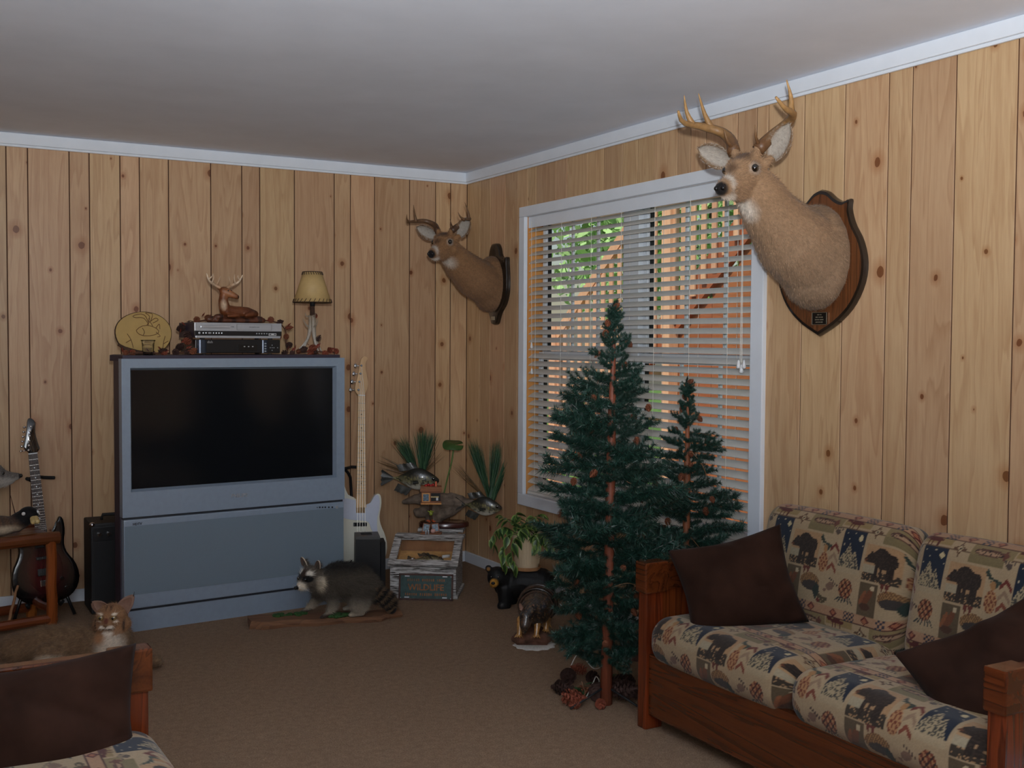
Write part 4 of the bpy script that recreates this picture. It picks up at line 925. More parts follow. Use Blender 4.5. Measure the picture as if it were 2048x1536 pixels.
# ================================================================== seating
def lodge(u, v):
    """woven lodge print: bears, trout, stars, paw prints, cones, night sky, eagle and diamonds"""
    S = 0.345; a = (u/S) % 1.0; b = (v/S) % 1.0; n = len(a)
    wv = 0.90 + 0.16*hsh(np.stack([np.round(u*500), np.round(v*500), u*0], 1))
    c = np.tile(lin(206,186,158), (n,1))
    def put(mask, col): c[mask] = lin(*col)
    R = lambda x0, x1, y0, y1: (a > x0) & (a < x1) & (b > y0) & (b < y1)
    E = lambda x, y, rx, ry, t=0.0: (((a-x)*cos(t)+(b-y)*sin(t))/rx)**2 + ((-(a-x)*sin(t)+(b-y)*cos(t))/ry)**2 < 1
    D = lambda x, y, rx, ry: np.abs(a-x)/rx + np.abs(b-y)/ry < 1
    rg = hsh(np.stack([np.round(u*260), np.round(v*260), u*0+1], 1))
    # bear panel
    put(R(0.02,0.42,0.44,0.80), (204,168,132)); put(R(0.02,0.42,0.44,0.54) & (rg > 0.2), (74,66,58)); put(R(0.02,0.16,0.52,0.60), (198,190,170))
    bear = E(0.24,0.66,0.125,0.085) | E(0.20,0.69,0.09,0.085) | E(0.095,0.665,0.055,0.045) | E(0.055,0.645,0.035,0.022) | E(0.09,0.715,0.018,0.018) | R(0.145,0.19,0.47,0.62) | R(0.205,0.24,0.48,0.62) | R(0.28,0.325,0.47,0.64) | R(0.325,0.36,0.49,0.66) | E(0.33,0.66,0.05,0.075)
    put(bear, (58,48,44)); put(bear & (rg > 0.75), (76,64,58)); put(E(0.035,0.638,0.02,0.013), (120,74,52))
    # pine sprig and cone between panels
    for k in range(9):
        t = -0.9+0.22*k; put(E(0.49+0.05*sin(t*2), 0.76-0.012*k, 0.052, 0.008, t), (52,66,62) if k % 2 else (78,92,84))
    put(E(0.50,0.52,0.06,0.10), (138,74,52)); put(E(0.50,0.52,0.06,0.10) & ((np.sin(a*150+b*90) > 0.3) | (np.sin(a*150-b*90) > 0.5)), (206,160,120))
    put(E(0.50,0.66,0.03,0.04), (196,150,104))
    # paw print and chevrons
    for px_, py_ in ((0.61,0.85),): 
        put(E(px_,py_,0.032,0.028), (104,92,88))
        for k in range(4): put(E(px_-0.045+0.03*k, py_+0.05-0.012*abs(k-1.5), 0.011, 0.015), (104,92,88))
    for k, cc in enumerate(((130,60,52),(176,150,130),(150,84,66))):
        put(R(0.56,0.68,0.40,0.80) & (np.abs((b-0.72+0.10*k) + 1.1*np.abs(a-0.62)) < 0.022), cc)
    # night sky
    ns = R(0.70,0.98,0.46,0.90); put(ns, (38,50,74)); put(E(0.92,0.83,0.026,0.03), (236,224,186))
    for sx, sy in ((0.74,0.86),(0.78,0.80),(0.84,0.87),(0.73,0.74),(0.96,0.76)): put(E(sx,sy,0.007,0.008), (230,222,196))
    for hx, hy, w_ in ((0.80,0.76,0.10),(0.88,0.70,0.12),(0.74,0.66,0.08)): put(ns & (b < hy - np.abs(a-hx)*2.2) , (200,186,158)); put(ns & (b < hy-0.02 - np.abs(a-hx)*2.2) & (rg > 0.55), (84,84,84))
    put(R(0.70,0.98,0.46,0.52), (206,190,164))
    # stars and trout strip
    put(R(0.0,1.0,0.90,0.905), (120,96,76))
    for sx in (0.08,):
        put(D(sx,0.92,0.085,0.03) | D(sx,0.92,0.03,0.075), (116,86,66)); put(D(sx,0.92,0.03,0.03), (222,206,178)); put(D(sx,0.92,0.016,0.016), (60,50,50))
    put(R(0.19,0.62,0.90,1.0), (164,148,112)); put(R(0.19,0.62,0.80,0.90) & ~bear & R(0.19,0.55,0.82,0.90), (150,138,104))
    put(E(0.38,0.93,0.15,0.036), (112,80,70)); put(E(0.38,0.925,0.13,0.018), (196,164,140)); put(D(0.54,0.93,0.035,0.05), (124,78,68)); put(E(0.38,0.93,0.15,0.036) & (rg > 0.86), (52,40,42))
    # moose on the upper right strip
    put(R(0.64,0.98,0.93,1.0), (178,156,112)); put(E(0.78,0.975,0.09,0.022) | R(0.72,0.735,0.91,0.97) | R(0.76,0.772,0.91,0.97) | R(0.82,0.835,0.91,0.97) | E(0.68,0.985,0.035,0.016), (104,44,40))
    # eagle panel
    put(R(0.02,0.22,0.10,0.42), (112,98,78)); put(E(0.12,0.28,0.035,0.10,-0.5), (132,84,58)); put(E(0.165,0.375,0.024,0.026), (226,212,186)); put(E(0.10,0.19,0.06,0.035), (96,66,52)); put(E(0.06,0.27,0.02,0.08,-0.4), (160,104,72))
    # porcupine bush
    put(E(0.36,0.30,0.13,0.085) & (b > 0.24), (128,96,68)); put(E(0.36,0.30,0.13,0.085) & (b > 0.24) & (np.sin(a*210+b*150) > 0.2), (188,150,106)); put(E(0.38,0.26,0.12,0.05), (78,72,72)); put(D(0.46,0.22,0.05,0.09), (54,70,68))
    # big paw
    put(E(0.64,0.30,0.055,0.04,0.5), (150,122,108)); put(E(0.575,0.25,0.022,0.018), (150,122,108))
    for k in range(5): put(E(0.625+0.026*k, 0.375-0.014*k, 0.009, 0.016, -0.5), (96,78,72))
    # second cone cluster
    put(E(0.84,0.31,0.085,0.10), (142,76,54)); put(E(0.84,0.31,0.085,0.10) & (np.sin(a*110+b*70) > 0.1), (206,156,116)); put(E(0.84,0.31,0.085,0.10) & (np.sin(a*110-b*90) > 0.6), (70,44,38))
    for k in range(6): put(E(0.75+0.035*k, 0.20, 0.007, 0.04, 0.3*(k-3)), (60,72,78))
    # diamond band with checks
    put(R(0.0,1.0,0.005,0.10), (206,166,138)); put(R(0.0,1.0,0.0,0.006) | R(0.0,1.0,0.098,0.104), (92,52,46))
    for k in range(3):
        put(D(0.12+0.3*k,0.052,0.052,0.044), (112,48,46)); put(D(0.12+0.3*k,0.052,0.030,0.026), (196,128,98))
    chk = R(0.86,0.99,0.0,0.10); put(chk & (((np.floor(a*46)+np.floor(b*46)) % 2) == 0), (58,62,84)); put(R(0.25,0.34,0.0,0.10) & (((np.floor(a*40)+np.floor(b*40)) % 2) == 0), (70,72,94))
    # oak leaves
    put((E(0.56,0.145,0.07,0.03,0.3) | E(0.52,0.17,0.03,0.03)) & (rg > 0.15), (104,92,70)); put(E(0.50,0.13,0.022,0.022), (120,56,50))
    tri = R(0.24,0.34,0.36,0.44); put(tri & ((b-0.36) > np.abs(((a-0.24) % 0.05)-0.025)*3), (122,64,56))
    return c*wv[:,None]*0.44*np.array([1.06,0.96,0.80])
MAT['lodge'] = vcol('lodge_print_weave', 0.85, 700, 0.12, 0.25, 0.15, 0.2)
def cushion(name, w, d, h, r, parent, mx, crown=0.02, res=0.0042, pu=0.0, pv=0.0, puff=0.0, flip=False, vf=-1):
    """box cushion: rounded section (depth x height) swept along its width; printed cloth follows the section"""
    sec = []; N = max(8, int(2*(d+h)/res))
    def rr(t):
        L1, L2 = d-2*r, h-2*r; q = PI*r/2; P = 2*(L1+L2)+4*q; s_ = t*P
        for (k, L) in ((0,L1),(1,q),(2,L2),(3,q),(4,L1),(5,q),(6,L2),(7,q)):
            if s_ <= L or k == 7:
                if k == 0: return (-L1/2+s_, h/2)
                if k == 1: a = PI/2 - s_/r; return (L1/2+r*cos(a), h/2-r+r*sin(a))
                if k == 2: return (d/2, L2/2-s_)
                if k == 3: a = -s_/r; return (L1/2+r*cos(a), -h/2+r+r*sin(a))
                if k == 4: return (L1/2-s_, -h/2)
                if k == 5: a = -PI/2 - s_/r; return (-L1/2+r*cos(a), -h/2+r+r*sin(a))
                if k == 6: return (-d/2, -L2/2+s_)
                a = PI - s_/r; return (-L1/2+r*cos(a), h/2-r+r*sin(a))
            s_ -= L
    S = np.array([rr(i/N) for i in range(N)]); per = 2*(d-2*r+h-2*r)+2*PI*r
    sv = np.arange(N)/N*per; sv = np.where(sv > per*0.5+0.5*(d-2*r), sv-per, sv)
    M_ = max(6, int(w/res)); xs = np.linspace(-w/2, w/2, M_+1); V = []; UVu = []; UVv = []
    for x in xs:
        e = min(1.0, (w/2-abs(x))/r); sc = 1 - (1-sqrt(max(0.0, 1-(1-e)**2)))*(r*1.0/ (h/2))*1.0
        cr = crown*(1-(2*x/w)**4)
        Y = S[:,0]*(1-(1-sc)*h/d); Z = S[:,1]*max(sc, 0.06) + np.sign(S[:,1])*cr*(1-(2*S[:,0]/d)**2).clip(0,1)
        bow = puff*(1-(2*x/w)**2)*(1-(2*S[:,1]/h)**2).clip(0,1)*np.sign(S[:,0])
        V.append(np.stack([np.full(N, x), Y+bow, Z], 1)); UVu.append(np.full(N, x)); UVv.append(sv)
    V = np.concatenate(V); uu = np.concatenate(UVu); vv = np.concatenate(UVv)
    i = np.arange(M_)[:,None]*N; j = np.arange(N)[None,:]; j2 = (j+1) % N
    Fq = np.stack([i+j, i+j2, i+N+j2, i+N+j], -1).reshape(-1,4)
    me = bpy.data.meshes.new(name); me.from_pydata(V.tolist(), [], Fq.tolist() + [list(range(N)), list(range(M_*N, (M_+1)*N))[::-1]]); me.update()
    bm = bmesh.new(); bm.from_mesh(me); bmesh.ops.recalc_face_normals(bm, faces=bm.faces); bm.to_mesh(me); bm.free()
    me.polygons.foreach_set('use_smooth', [True]*len(me.polygons)); me.transform(mx)
    col = lodge(uu*(-1 if flip else 1)+pu, vf*vv+pv)
    at = me.color_attributes.new('Col', 'FLOAT_COLOR', 'POINT'); at.data.foreach_set('color', np.concatenate([col, np.ones((len(col),1))], 1).astype(np.float32).ravel())
    return link(name, me, 'lodge', parent)
MAT['velvet'] = plain('brown_velvet', srgb(46,29,22), 0.9, 0, 0.25, 7, 0.0, 0.05, 0, 0.03)
def pillow(label, loc, rot, w, h, T, seed):
    rng = random.Random(seed); n = 44; vs = []; fs = []
    ph = [rng.uniform(0,6.3) for _ in range(8)]
    for side in (1,-1):
        for i in range(n+1):
            for j in range(n+1):
                u = -1+2*i/n; v = -1+2*j/n
                t = ((1-abs(u)**2.4)*(1-abs(v)**2.4))**0.55
                pin = 1-0.10*(1-abs(v)**1.5)*abs(u)**3; pin2 = 1-0.12*(1-abs(u)**1.5)*abs(v)**3
                wr = 0.012*t*sin(5*u+3*v+ph[0]) + 0.010*(1-t)*sin(9*u*v+4*v+ph[1]) + 0.012*math.exp(-((u*0.8+v*0.5-0.35+0.2*sin(3*v+ph[2]))/0.10)**2)*(v > -0.2)*(t > 0) + 0.010*math.exp(-((u*0.6-v*0.7+0.45)/0.09)**2)*t
                vs.append((u*w/2*pin, -side*(T/2*t) + wr*(t**0.3 if t > 0 else 0), v*h/2*pin2))
    k = (n+1)**2
    for s_ in range(2):
        for i in range(n):
            for j in range(n):
                a = s_*k+i*(n+1)+j; fs.append((a, a+1, a+n+2, a+n+1))
    m = MB(); m.add(vs, fs); me = m.mesh('throw_pillow')
    bm = bmesh.new(); bm.from_mesh(me); bmesh.ops.remove_doubles(bm, verts=bm.verts, dist=0.0004); bmesh.ops.recalc_face_normals(bm, faces=bm.faces); bm.to_mesh(me); bm.free()
    me.polygons.foreach_set('use_smooth', [True]*len(me.polygons))
    o = link('throw_pillow', me, 'velvet', None, loc); o.rotation_euler = rot
    return tag(o, label, 'pillow')
def loveseat(label, loc, rotz, flip=False):
    s = thing('loveseat', label, 'sofa', loc, rotz)
    L = 1.51; D_ = 0.78; aw = 0.05; ah = 0.60
    for x0 in (aw/2, L-aw/2):
        for y0 in (0.04, D_-0.05): MB().box((x0, y0, ah/2), (aw, 0.075, ah), bev=0.005).build('post', 'redwood_v', s)
        sg = 1 if x0 < L/2 else -1
        MB().box((x0, D_/2, ah-0.05), (aw*0.9, D_-0.16, 0.10), bev=0.006).build('arm_rail', 'redwood', s).rotation_euler = (0,0,0)
        MB().box((x0-sg*0.016+0.0, 0.07, ah-0.05), (0.0,0.0,0.0)) 
        for k in range(5): MB().box((x0, 0.135+k*0.126, 0.30), (0.018, 0.122, 0.42), bev=0.003).build('arm_board', 'redwood_v', s)
    for k, xx in enumerate((aw/2, L-aw/2)): MB().box((xx, 0.045, ah-0.05), (aw+0.014, 0.105, 0.112), bev=0.006).build('arm_cap', 'redwood', s)
    MB().box((L/2, 0.03, 0.165), (L-2*aw, 0.03, 0.22), bev=0.004).build('front_board', 'redwood', s)
    MB().box((L/2, D_-0.03, 0.42), (L-2*aw, 0.025, 0.30), bev=0.004).build('back_board', 'redwood', s)
    MB().box((L/2, D_/2, 0.225), (L-2*aw, D_-0.12, 0.03)).build('seat_deck', 'redwood', s)
    cw = (L-2*aw)/2
    for k in range(2):
        xc = aw+cw*(k+0.5)
        cushion('seat_cushion', cw-0.006, 0.68, 0.165, 0.065, s, Matrix.Translation((xc, 0.335, 0.325)) @ Matrix.Rotation(PI,4,'Z') @ Matrix.Rotation(0.03,4,'X'), 0.018, 0.0045, 0.05+0.05*k, 0.115, 0.012, True)
        cushion('back_cushion', cw-0.008, 0.44, 0.16, 0.065, s, Matrix.Translation((xc, 0.585, 0.565)) @ Matrix.Rotation(-0.20,4,'X') @ Matrix.Rotation(PI/2,4,'X') @ Matrix.Rotation(0,4,'Z'), 0.022, 0.0042, 0.16+0.03*k, 0.324, 0.008, False, 1)
    return s
love = loveseat('redwood framed loveseat with lodge print cushions against the window wall', (-0.815, -2.972, 0), -PI/2)
pillow('brown velvet throw pillow leaning on the loveseat arm by the small fir', (-0.585, -3.245, 0.545), (-0.34, -0.24, radians(-30)), 0.41, 0.35, 0.17, 3)
pillow('brown velvet throw pillow at the loveseat end away from the window', (-0.53, -4.27, 0.465), (-0.80, -0.42, radians(-30)), 0.42, 0.42, 0.16, 8)
sofa2 = loveseat('redwood framed sofa whose arm end stands before the stuffed bobcat', (-2.592, -4.765, 0), PI/2)
pillow('brown velvet throw pillow leaning on the sofa arm before the bobcat', (-2.90, -3.41, 0.452), (-0.20, -0.02, radians(2)), 0.54, 0.37, 0.16, 5)
# ================================================================== deer mounts
MAT['oak'] = wood('dark_oak_plaque', srgb(124,76,40), srgb(46,24,12), 'z', 0.3, 0.4, 16, 0, 0.03, 1.2)
MAT['rim_dark'] = plain('plaque_dark_edge', srgb(34,26,20), 0.25, 0, 0.2, 30, coat=0.6)
MAT['plate'] = plain('black_nameplate', srgb(12,12,13), 0.3, 0.2, 0.02)
MAT['brass'] = plain('pale_brass', srgb(176,170,150), 0.35, 0.8, 0.03)
MAT['earskin'] = vcol('ear_hair', 0.85, 80, 0.2, 0.3, 0, 0.15)
WX = Matrix(((0,0,1,0),(-1,0,0,0),(0,1,0,0),(0,0,0,1)))      # drawing plane (lateral, up) lying on the wall, out along local x
WX = face_mx((0,0,0), (0,1,0), (0,0,1))
def deer_mount(name, label, loc, rotz, shield, yaw, S, eye, neck, pitch, ant, seed, colors, plaque, ear_dir=((0.80,0.42),(0.55,0.75))):
    root = thing(name, label, 'deer mount', loc, rotz)
    sp = [p[:2] for p in spline([(x, y, 0) for x, y in shield] , 40)]; outline = sp[:-1] + [(-x, y) for x, y in sp[::-1]][:-1]
    if plaque == 'oak':
        pl = MB().prism(outline, 0.0, 0.022, WX, 0.004).build('plaque', 'oak', root)
        n = len(outline); rr = []
        for s_, z in ((1.015,0.0),(1.02,0.012),(1.0,0.023),(0.955,0.0245)): rr.append([WX @ Vector((x*s_, y*s_, z)) for x, y in outline])
        MB().rings(rr, caps=(False,False)).build('moulded_edge', 'rim_dark', pl, 'auto')
    else:
        pl = MB().prism(outline, 0.0, 0.03, WX, 0.012).build('plaque', 'rim_dark', root, 'auto')
    d = Vector((cos(yaw)*cos(pitch), sin(yaw)*cos(pitch), -sin(pitch))); l = Vector((-sin(yaw), cos(yaw), 0)); u = d.cross(l)
    e = Vector(eye)
    def hp(f, s_, z): return e + (d*f + l*s_ + u*z)*S
    m = MB()
    for c, r in neck['ell']: m.ell(c, r, n=18)
    m.chain(neck['pts'] + [tuple(hp(-0.05,0,-0.03))], neck['rad'] + [0.070*S], 14, 5)
    m.ell(hp(-0.025,0,0.002), (0.070*S, 0.064*S, 0.066*S), n=16)                      # skull
    m.chain([hp(-0.03,0,0.028), hp(0.03,0,0.022)], [0.046*S, 0.043*S])
    m.chain([hp(-0.02,0.0,-0.012), hp(0.05,0,-0.015), hp(0.11,0,-0.016), hp(0.158,0,-0.017)], [0.060*S,0.049*S,0.036*S,0.030*S], 14, 4)   # muzzle
    m.chain([hp(-0.05,0,-0.058), hp(0.03,0,-0.058), hp(0.10,0,-0.046), hp(0.148,0,-0.040)], [0.040*S,0.034*S,0.023*S,0.018*S], 12, 4)   # jaw
    for s_ in (-1,1):
        m.ell(hp(0.006, s_*0.046, 0.022), 0.024*S, n=10); m.ell(hp(-0.03, s_*0.042, -0.035), 0.036*S, n=10); m.ell(hp(0.150, s_*0.014, -0.012), 0.018*S, n=10)
        m.cap(hp(-0.045, s_*0.034, 0.052), hp(-0.050, s_*0.046, 0.082), 0.019*S, 0.016*S)                       # pedicles
        m.cap(hp(-0.060, s_*0.050, 0.020), hp(-0.070, s_*0.076, 0.036), 0.024*S, 0.015*S)
    c0, c1, cw, cd = colors
    E3 = [np.array(hp(0.012, s_*0.058, 0.020)) for s_ in (-1,1)]; nose = np.array(hp(0.180,0,-0.012)); chin = np.array(hp(0.14,0,-0.055)); band = np.array(hp(0.125,0,-0.005)); thr = np.array(hp(-0.015,0,-0.115)); fore = np.array(hp(-0.005,0,0.068)); brid = np.array(hp(0.06,0,0.035)); top = np.array(hp(-0.06,0,0.07))
    def colf(co, no):
        t_ = np.clip((co[:,2]-neck['z0'])/(neck['z1']-neck['z0']), 0, 1); n_ = 0.5+0.5*np.sin(co[:,0]*23+co[:,2]*17+np.sin(co[:,1]*31))
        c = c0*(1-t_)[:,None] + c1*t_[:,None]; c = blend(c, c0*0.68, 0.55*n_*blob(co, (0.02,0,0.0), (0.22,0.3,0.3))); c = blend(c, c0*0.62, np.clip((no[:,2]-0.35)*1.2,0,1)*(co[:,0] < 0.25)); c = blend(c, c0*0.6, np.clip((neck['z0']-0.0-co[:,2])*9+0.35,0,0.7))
        c = blend(c, cd, 1.1*blob(co, fore, (0.06*S,0.045*S,0.05*S))); c = blend(c, cd*0.9, 0.9*blob(co, brid, (0.07*S,0.026*S,0.026*S)))
        under = np.clip(-no[:,2]*1.4, 0, 1)
        c = blend(c, cw, np.clip(blob(co, thr, (0.085*S,0.06*S,0.07*S))*(1.25 if plaque == 'oak' else 0.75)*under, 0, 1)); c = blend(c, cw, 1.3*blob(co, chin, (0.05*S,0.04*S,0.028*S)))
        c = blend(c, cw*0.85, 1.2*blob(co, band, (0.022*S,0.06*S,0.05*S)))
        for q in E3: c = blend(c, cw*0.5, 0.85*blob(co, q, (0.034*S,0.028*S,0.028*S)))
        c = blend(c, lin(20,15,14), 2.2*blob(co, nose, (0.034*S,0.036*S,0.030*S)))
        return c
    body = skin(m, 'head_and_neck', 'fur', root, 0.0075*S, 5, colf=colf)
    nx = np.array(hp(0.1,0,0))
    def flow(P):
        f1 = np.tile(np.array([-0.55,0,-0.8]), (len(P),1)); w = np.clip(1-np.linalg.norm(P-np.array(e), axis=1)/(0.22*S), 0, 1)[:,None]
        return f1*(1-w) + np.array(-d)*w
    fur(body, root, 'hair', 26000, 0.014*S, 0.0018, flow, seed, colf, 0.25, mask=lambda P: (np.linalg.norm(P-nose, axis=1) > 0.032*S) & (P[:,0] > 0.03))
    for s_ in (-1,1):
        MB().ell(hp(0.014, s_*0.0555, 0.022), 0.0152*S, n=14).build('eye', 'eye', root, True)
        MB().ell(hp(0.181, s_*0.013, -0.010), (0.009*S,0.009*S,0.009*S), n=10).build('nostril', 'nose', root, True)
        # ear: cupped leaf
        b = hp(-0.060, s_*0.080, 0.038); ex_, ez_ = ear_dir[0 if s_ < 0 else 1]; ax = (l*s_*ex_ + u*ez_ - d*0.10).normalized(); wdir = (u*ex_ - l*s_*ez_).normalized(); nrm = (d*0.9).normalized()
        L = 0.138*S; W_ = 0.088*S; vs = []; N1, N2 = 14, 10
        for lay in (0,1):
            for i in range(N1+1):
                t_ = i/N1; hw_ = W_/2*(sin(PI*min(1, t_*0.87+0.12))**0.62)*sqrt(max(0.02, 1-max(0, (t_-0.8)/0.2)**2))
                for j in range(N2+1):
                    v_ = -1+2*j/N2; cup = (1-v_*v_)*(-0.026*S)*(1-0.6*t_) + 0.006*S*t_
                    vs.append(b + ax*(L*t_) + wdir*(hw_*v_) + nrm*(cup - lay*0.004) - d*0.0)
        K = (N1+1)*(N2+1); fs = []
        for lay in (0,1):
            for i in range(N1):
                for j in range(N2):
                    a = lay*K+i*(N2+1)+j; fs.append((a,a+1,a+N2+2,a+N2+1) if lay else (a,a+N2+1,a+N2+2,a+1))
        for i in range(N1):
            for j in (0,N2): a = i*(N2+1)+j; fs.append((a,a+N2+1,a+N2+1+K,a+K))
        for j in range(N2): a = N1*(N2+1)+j; fs.append((a,a+1,a+1+K,a+K))
        mm = MB(); mm.add(vs, fs); ear = mm.build('ear', 'earskin', root, True)
        inner = np.zeros(len(vs)); inner[:K] = 1
        jj = np.tile(np.arange(N2+1), N1+1); edge = np.abs(-1+2*jj/N2); edge = np.concatenate([edge, np.ones(K)])
        cc = np.where((inner*(edge < 0.8))[:,None] > 0.5, cw*0.58, c1*0.62)
        at = ear.data.color_attributes.new('Col', 'FLOAT_COLOR', 'POINT')
        if len(ear.data.vertices) == len(cc): at.data.foreach_set('color', np.concatenate([cc, np.ones((len(cc),1))], 1).astype(np.float32).ravel())
        else: paint(ear.data, lambda co, no: np.tile(cw*0.7, (len(co),1)))
        fur(ear, ear, 'hair', 1500, 0.010*S, 0.0016, lambda P, ax=ax: np.tile(np.array(ax), (len(P),1)), 3, lambda P, N, c=cw, c2=c1: np.where(((N*np.array(d)).sum(1) > 0.3)[:,None], c*0.58, c2*0.62), 0.25)
        # antlers
        A = ant['beam']; q = lambda p: tuple(hp(p[0], s_*p[1], p[2]))
        antler(root, [q(p) for p in A], [([q(p) for p in tn], r_*S) for tn, r_ in ant['tines']], ant['r']*S, ant['c'][0], ant['c'][1])
    return root, hp
sh_big = [(0,0.278),(0.035,0.268),(0.075,0.238),(0.115,0.222),(0.147,0.228),(0.146,0.19),(0.165,0.135),(0.205,0.07),(0.226,-0.01),(0.213,-0.09),(0.165,-0.17),(0.09,-0.232),(0,-0.278)]
neckB = dict(ell=[((0.045,0,0.02),(0.115,0.165,0.205)), ((0.075,0,-0.065),(0.085,0.11,0.105))], pts=[(0.05,0,0.02),(0.16,0.005,0.075),(0.275,0.015,0.160),(0.362,0.03,0.242)], rad=[0.165,0.145,0.108,0.088], z0=-0.15, z1=0.25)
antB = dict(beam=[(-0.045,0.046,0.075),(-0.100,0.080,0.110),(-0.125,0.130,0.145),(-0.070,0.180,0.180),(0.02,0.195,0.210),(0.060,0.185,0.255)],
            tines=[([(-0.055,0.05,0.085),(-0.025,0.055,0.12),(-0.02,0.06,0.165)],0.009), ([(-0.110,0.155,0.160),(-0.095,0.168,0.22),(-0.075,0.170,0.295)],0.0135), ([(-0.035,0.188,0.192),(-0.025,0.200,0.24),(-0.015,0.195,0.300)],0.0125)], r=0.021, c=(lin(104,72,46), lin(178,138,88)))
big, hpB = deer_mount('deer_mount', 'large deer head mount with tan antlers on an oak shield beside the window', (-0.001,-3.045,1.705), PI, sh_big, radians(22), 1.03, (0.450,0.045,0.300), neckB, radians(18), antB, 21,
                 (lin(146,120,96), lin(152,120,90), lin(214,202,188), lin(96,70,50)), 'oak')
pz_ = at_x(1638, 637, -0.03); ny = -(pz_.y+3.045); nzz = pz_.z-1.705
npl = MB().box((0.026, ny, nzz), (0.004, 0.078, 0.048), bev=0.001).build('nameplate', 'plate', big)
q = MB()
for y0, y1, z0, z1 in ((-0.039,0.039,0.0225,0.024),(-0.039,0.039,-0.024,-0.0225),(-0.039,-0.0375,-0.024,0.024),(0.0375,0.039,-0.024,0.024)): q.box((0.0285, ny+(y0+y1)/2, nzz+(z0+z1)/2), (0.0012, y1-y0, z1-z0))
q.build('nameplate_border', 'brass', npl)
rg_ = random.Random(4); q = MB()
for r_, nw in ((0,(4,2)), (1,(4,7)), (2,(7,6)), (3,(4,2,4))):
    tot = sum(nw)+len(nw)-1; x_ = -tot/2*0.0032
    for wn_ in nw:
        for k in range(wn_): q.box((0.0284, ny+x_+0.0016, nzz+0.0145-0.0095*r_), (0.0006, 0.0023, 0.0045*rg_.uniform(0.8,1))); x_ += 0.0032
        x_ += 0.0032
o = q.build('engraved_lines', 'brass', npl); o['kind'] = 'stuff'
sh_small = [(0,0.24),(0.03,0.235),(0.055,0.205),(0.07,0.165),(0.11,0.145),(0.145,0.15),(0.15,0.10),(0.158,0.03),(0.155,-0.05),(0.125,-0.12),(0.075,-0.165),(0.05,-0.20),(0.03,-0.235),(0,-0.245)]
neckS = dict(ell=[((0.04,0,0.0),(0.10,0.125,0.165)), ((0.06,0,-0.07),(0.085,0.095,0.10))], pts=[(0.05,0.0,-0.02),(0.175,0.035,0.03),(0.29,0.085,0.095),(0.38,0.135,0.16)], rad=[0.125,0.118,0.094,0.072], z0=-0.15, z1=0.2)
antS = dict(beam=[(-0.045,0.046,0.075),(-0.10,0.09,0.105),(-0.09,0.15,0.135),(-0.01,0.190,0.150),(0.065,0.19,0.165)],
            tines=[([(-0.055,0.055,0.09),(-0.045,0.052,0.115),(-0.04,0.05,0.15)],0.0075), ([(-0.035,0.178,0.142),(-0.03,0.18,0.19),(-0.02,0.172,0.25)],0.0115), ([(0.05,0.188,0.16),(0.08,0.178,0.185),(0.085,0.170,0.215)],0.009)], r=0.0175, c=(lin(78,54,38), lin(116,86,60)))
small, hpS = deer_mount('deer_mount', 'small-antlered deer head mount on a dark scalloped plaque near the corner', (-0.001,-0.405,1.735), PI, sh_small, radians(38), 0.92, (0.455,0.195,0.195), neckS, radians(18), antS, 22,
                 (lin(136,102,74), lin(140,102,68), lin(210,200,188), lin(78,54,38)), 'dark')
MB().box((0.031, 0.0, -0.205), (0.003, 0.045, 0.022), bev=0.001).build('nameplate', 'brass', small)

# ================================================================== raccoon on a slab
sl0 = at_floor(655, 1243); SA = radians(-13)
slabo = thing('wood_slab', 'rough weathered wood slab lying on the carpet under the raccoon', 'slab', (sl0.x, sl0.y+0.02, 0), SA)
MAT['slabwood'] = wood('weathered_slab', srgb(134,94,66), srgb(70,44,30), 'x', 0.8, 0, 10, 0, 0.05, 1.0, 0.5)
rng = random.Random(6); top = []; L = 0.755
N = 26; rows = []
for i in range(N+1):
    x = -L/2+L*i/N; w0 = -0.085-0.012*sin(i*0.7)-0.006*rng.random(); w1 = 0.075+0.012*sin(i*0.5+1); 
    if i < 2: w0 *= 0.8; w1 *= 0.9
    if i > N-4: w0 *= 0.9-0.15*(i-N+4); 
    h = 0.036-0.012*(i/N); rows.append([(x, w0, 0.0), (x+0.004, w0-0.004, h*0.5), (x+0.012*(i == 0), w0+0.012, h), (x, (w0+w1)/2, h+0.003*rng.random()), (x, w1-0.01, h-0.004*rng.random()), (x, w1, 0.0)])
MB().rings(rows).build('plank', 'slabwood', slabo, 'auto')
MAT['moss'] = plain('green_moss', srgb(46,82,34), 0.95, 0, 0.4, 120, 0.8)
def moss(x, y, w, d, seed):
    m = MB(); r_ = random.Random(seed)
    for k in range(16): m.ell((x+r_.uniform(-1,1)*w, y+r_.uniform(-1,1)*d, 0.034+0.004*r_.random()), (0.018,0.014,0.007+0.006*r_.random()), n=8)
    o = skin(m, 'moss', 'moss', slabo, 0.004, 1)
moss(-0.175,0.02,0.075,0.022,1); moss(0.09,-0.055,0.055,0.018,2); moss(0.03,-0.05,0.04,0.02,3)
rac = thing('raccoon', 'stuffed raccoon with black mask and ringed tail standing on the wood slab', 'raccoon', (sl0.x, sl0.y+0.02, 0.030), SA)
m = MB()
m.chain([(-0.01,0.0,0.150),(0.065,0.005,0.165),(0.145,0.0,0.150),(0.195,-0.005,0.120)], [0.074,0.093,0.100,0.082], 16, 5)
m.chain([(-0.01,0,0.16),(-0.055,-0.005,0.185)], [0.066,0.052]); H = Vector((-0.075,-0.012,0.195))
hd = Vector((-0.80,-0.55,-0.16)).normalized(); hl = Vector((0.52,-0.80,0)).normalized(); hu = hl.cross(hd) if hl.cross(hd).z > 0 else hd.cross(hl)
RH = 1.22
def rp(f, s_, z): return H + (hd*f + hl*s_ + hu*z)*RH
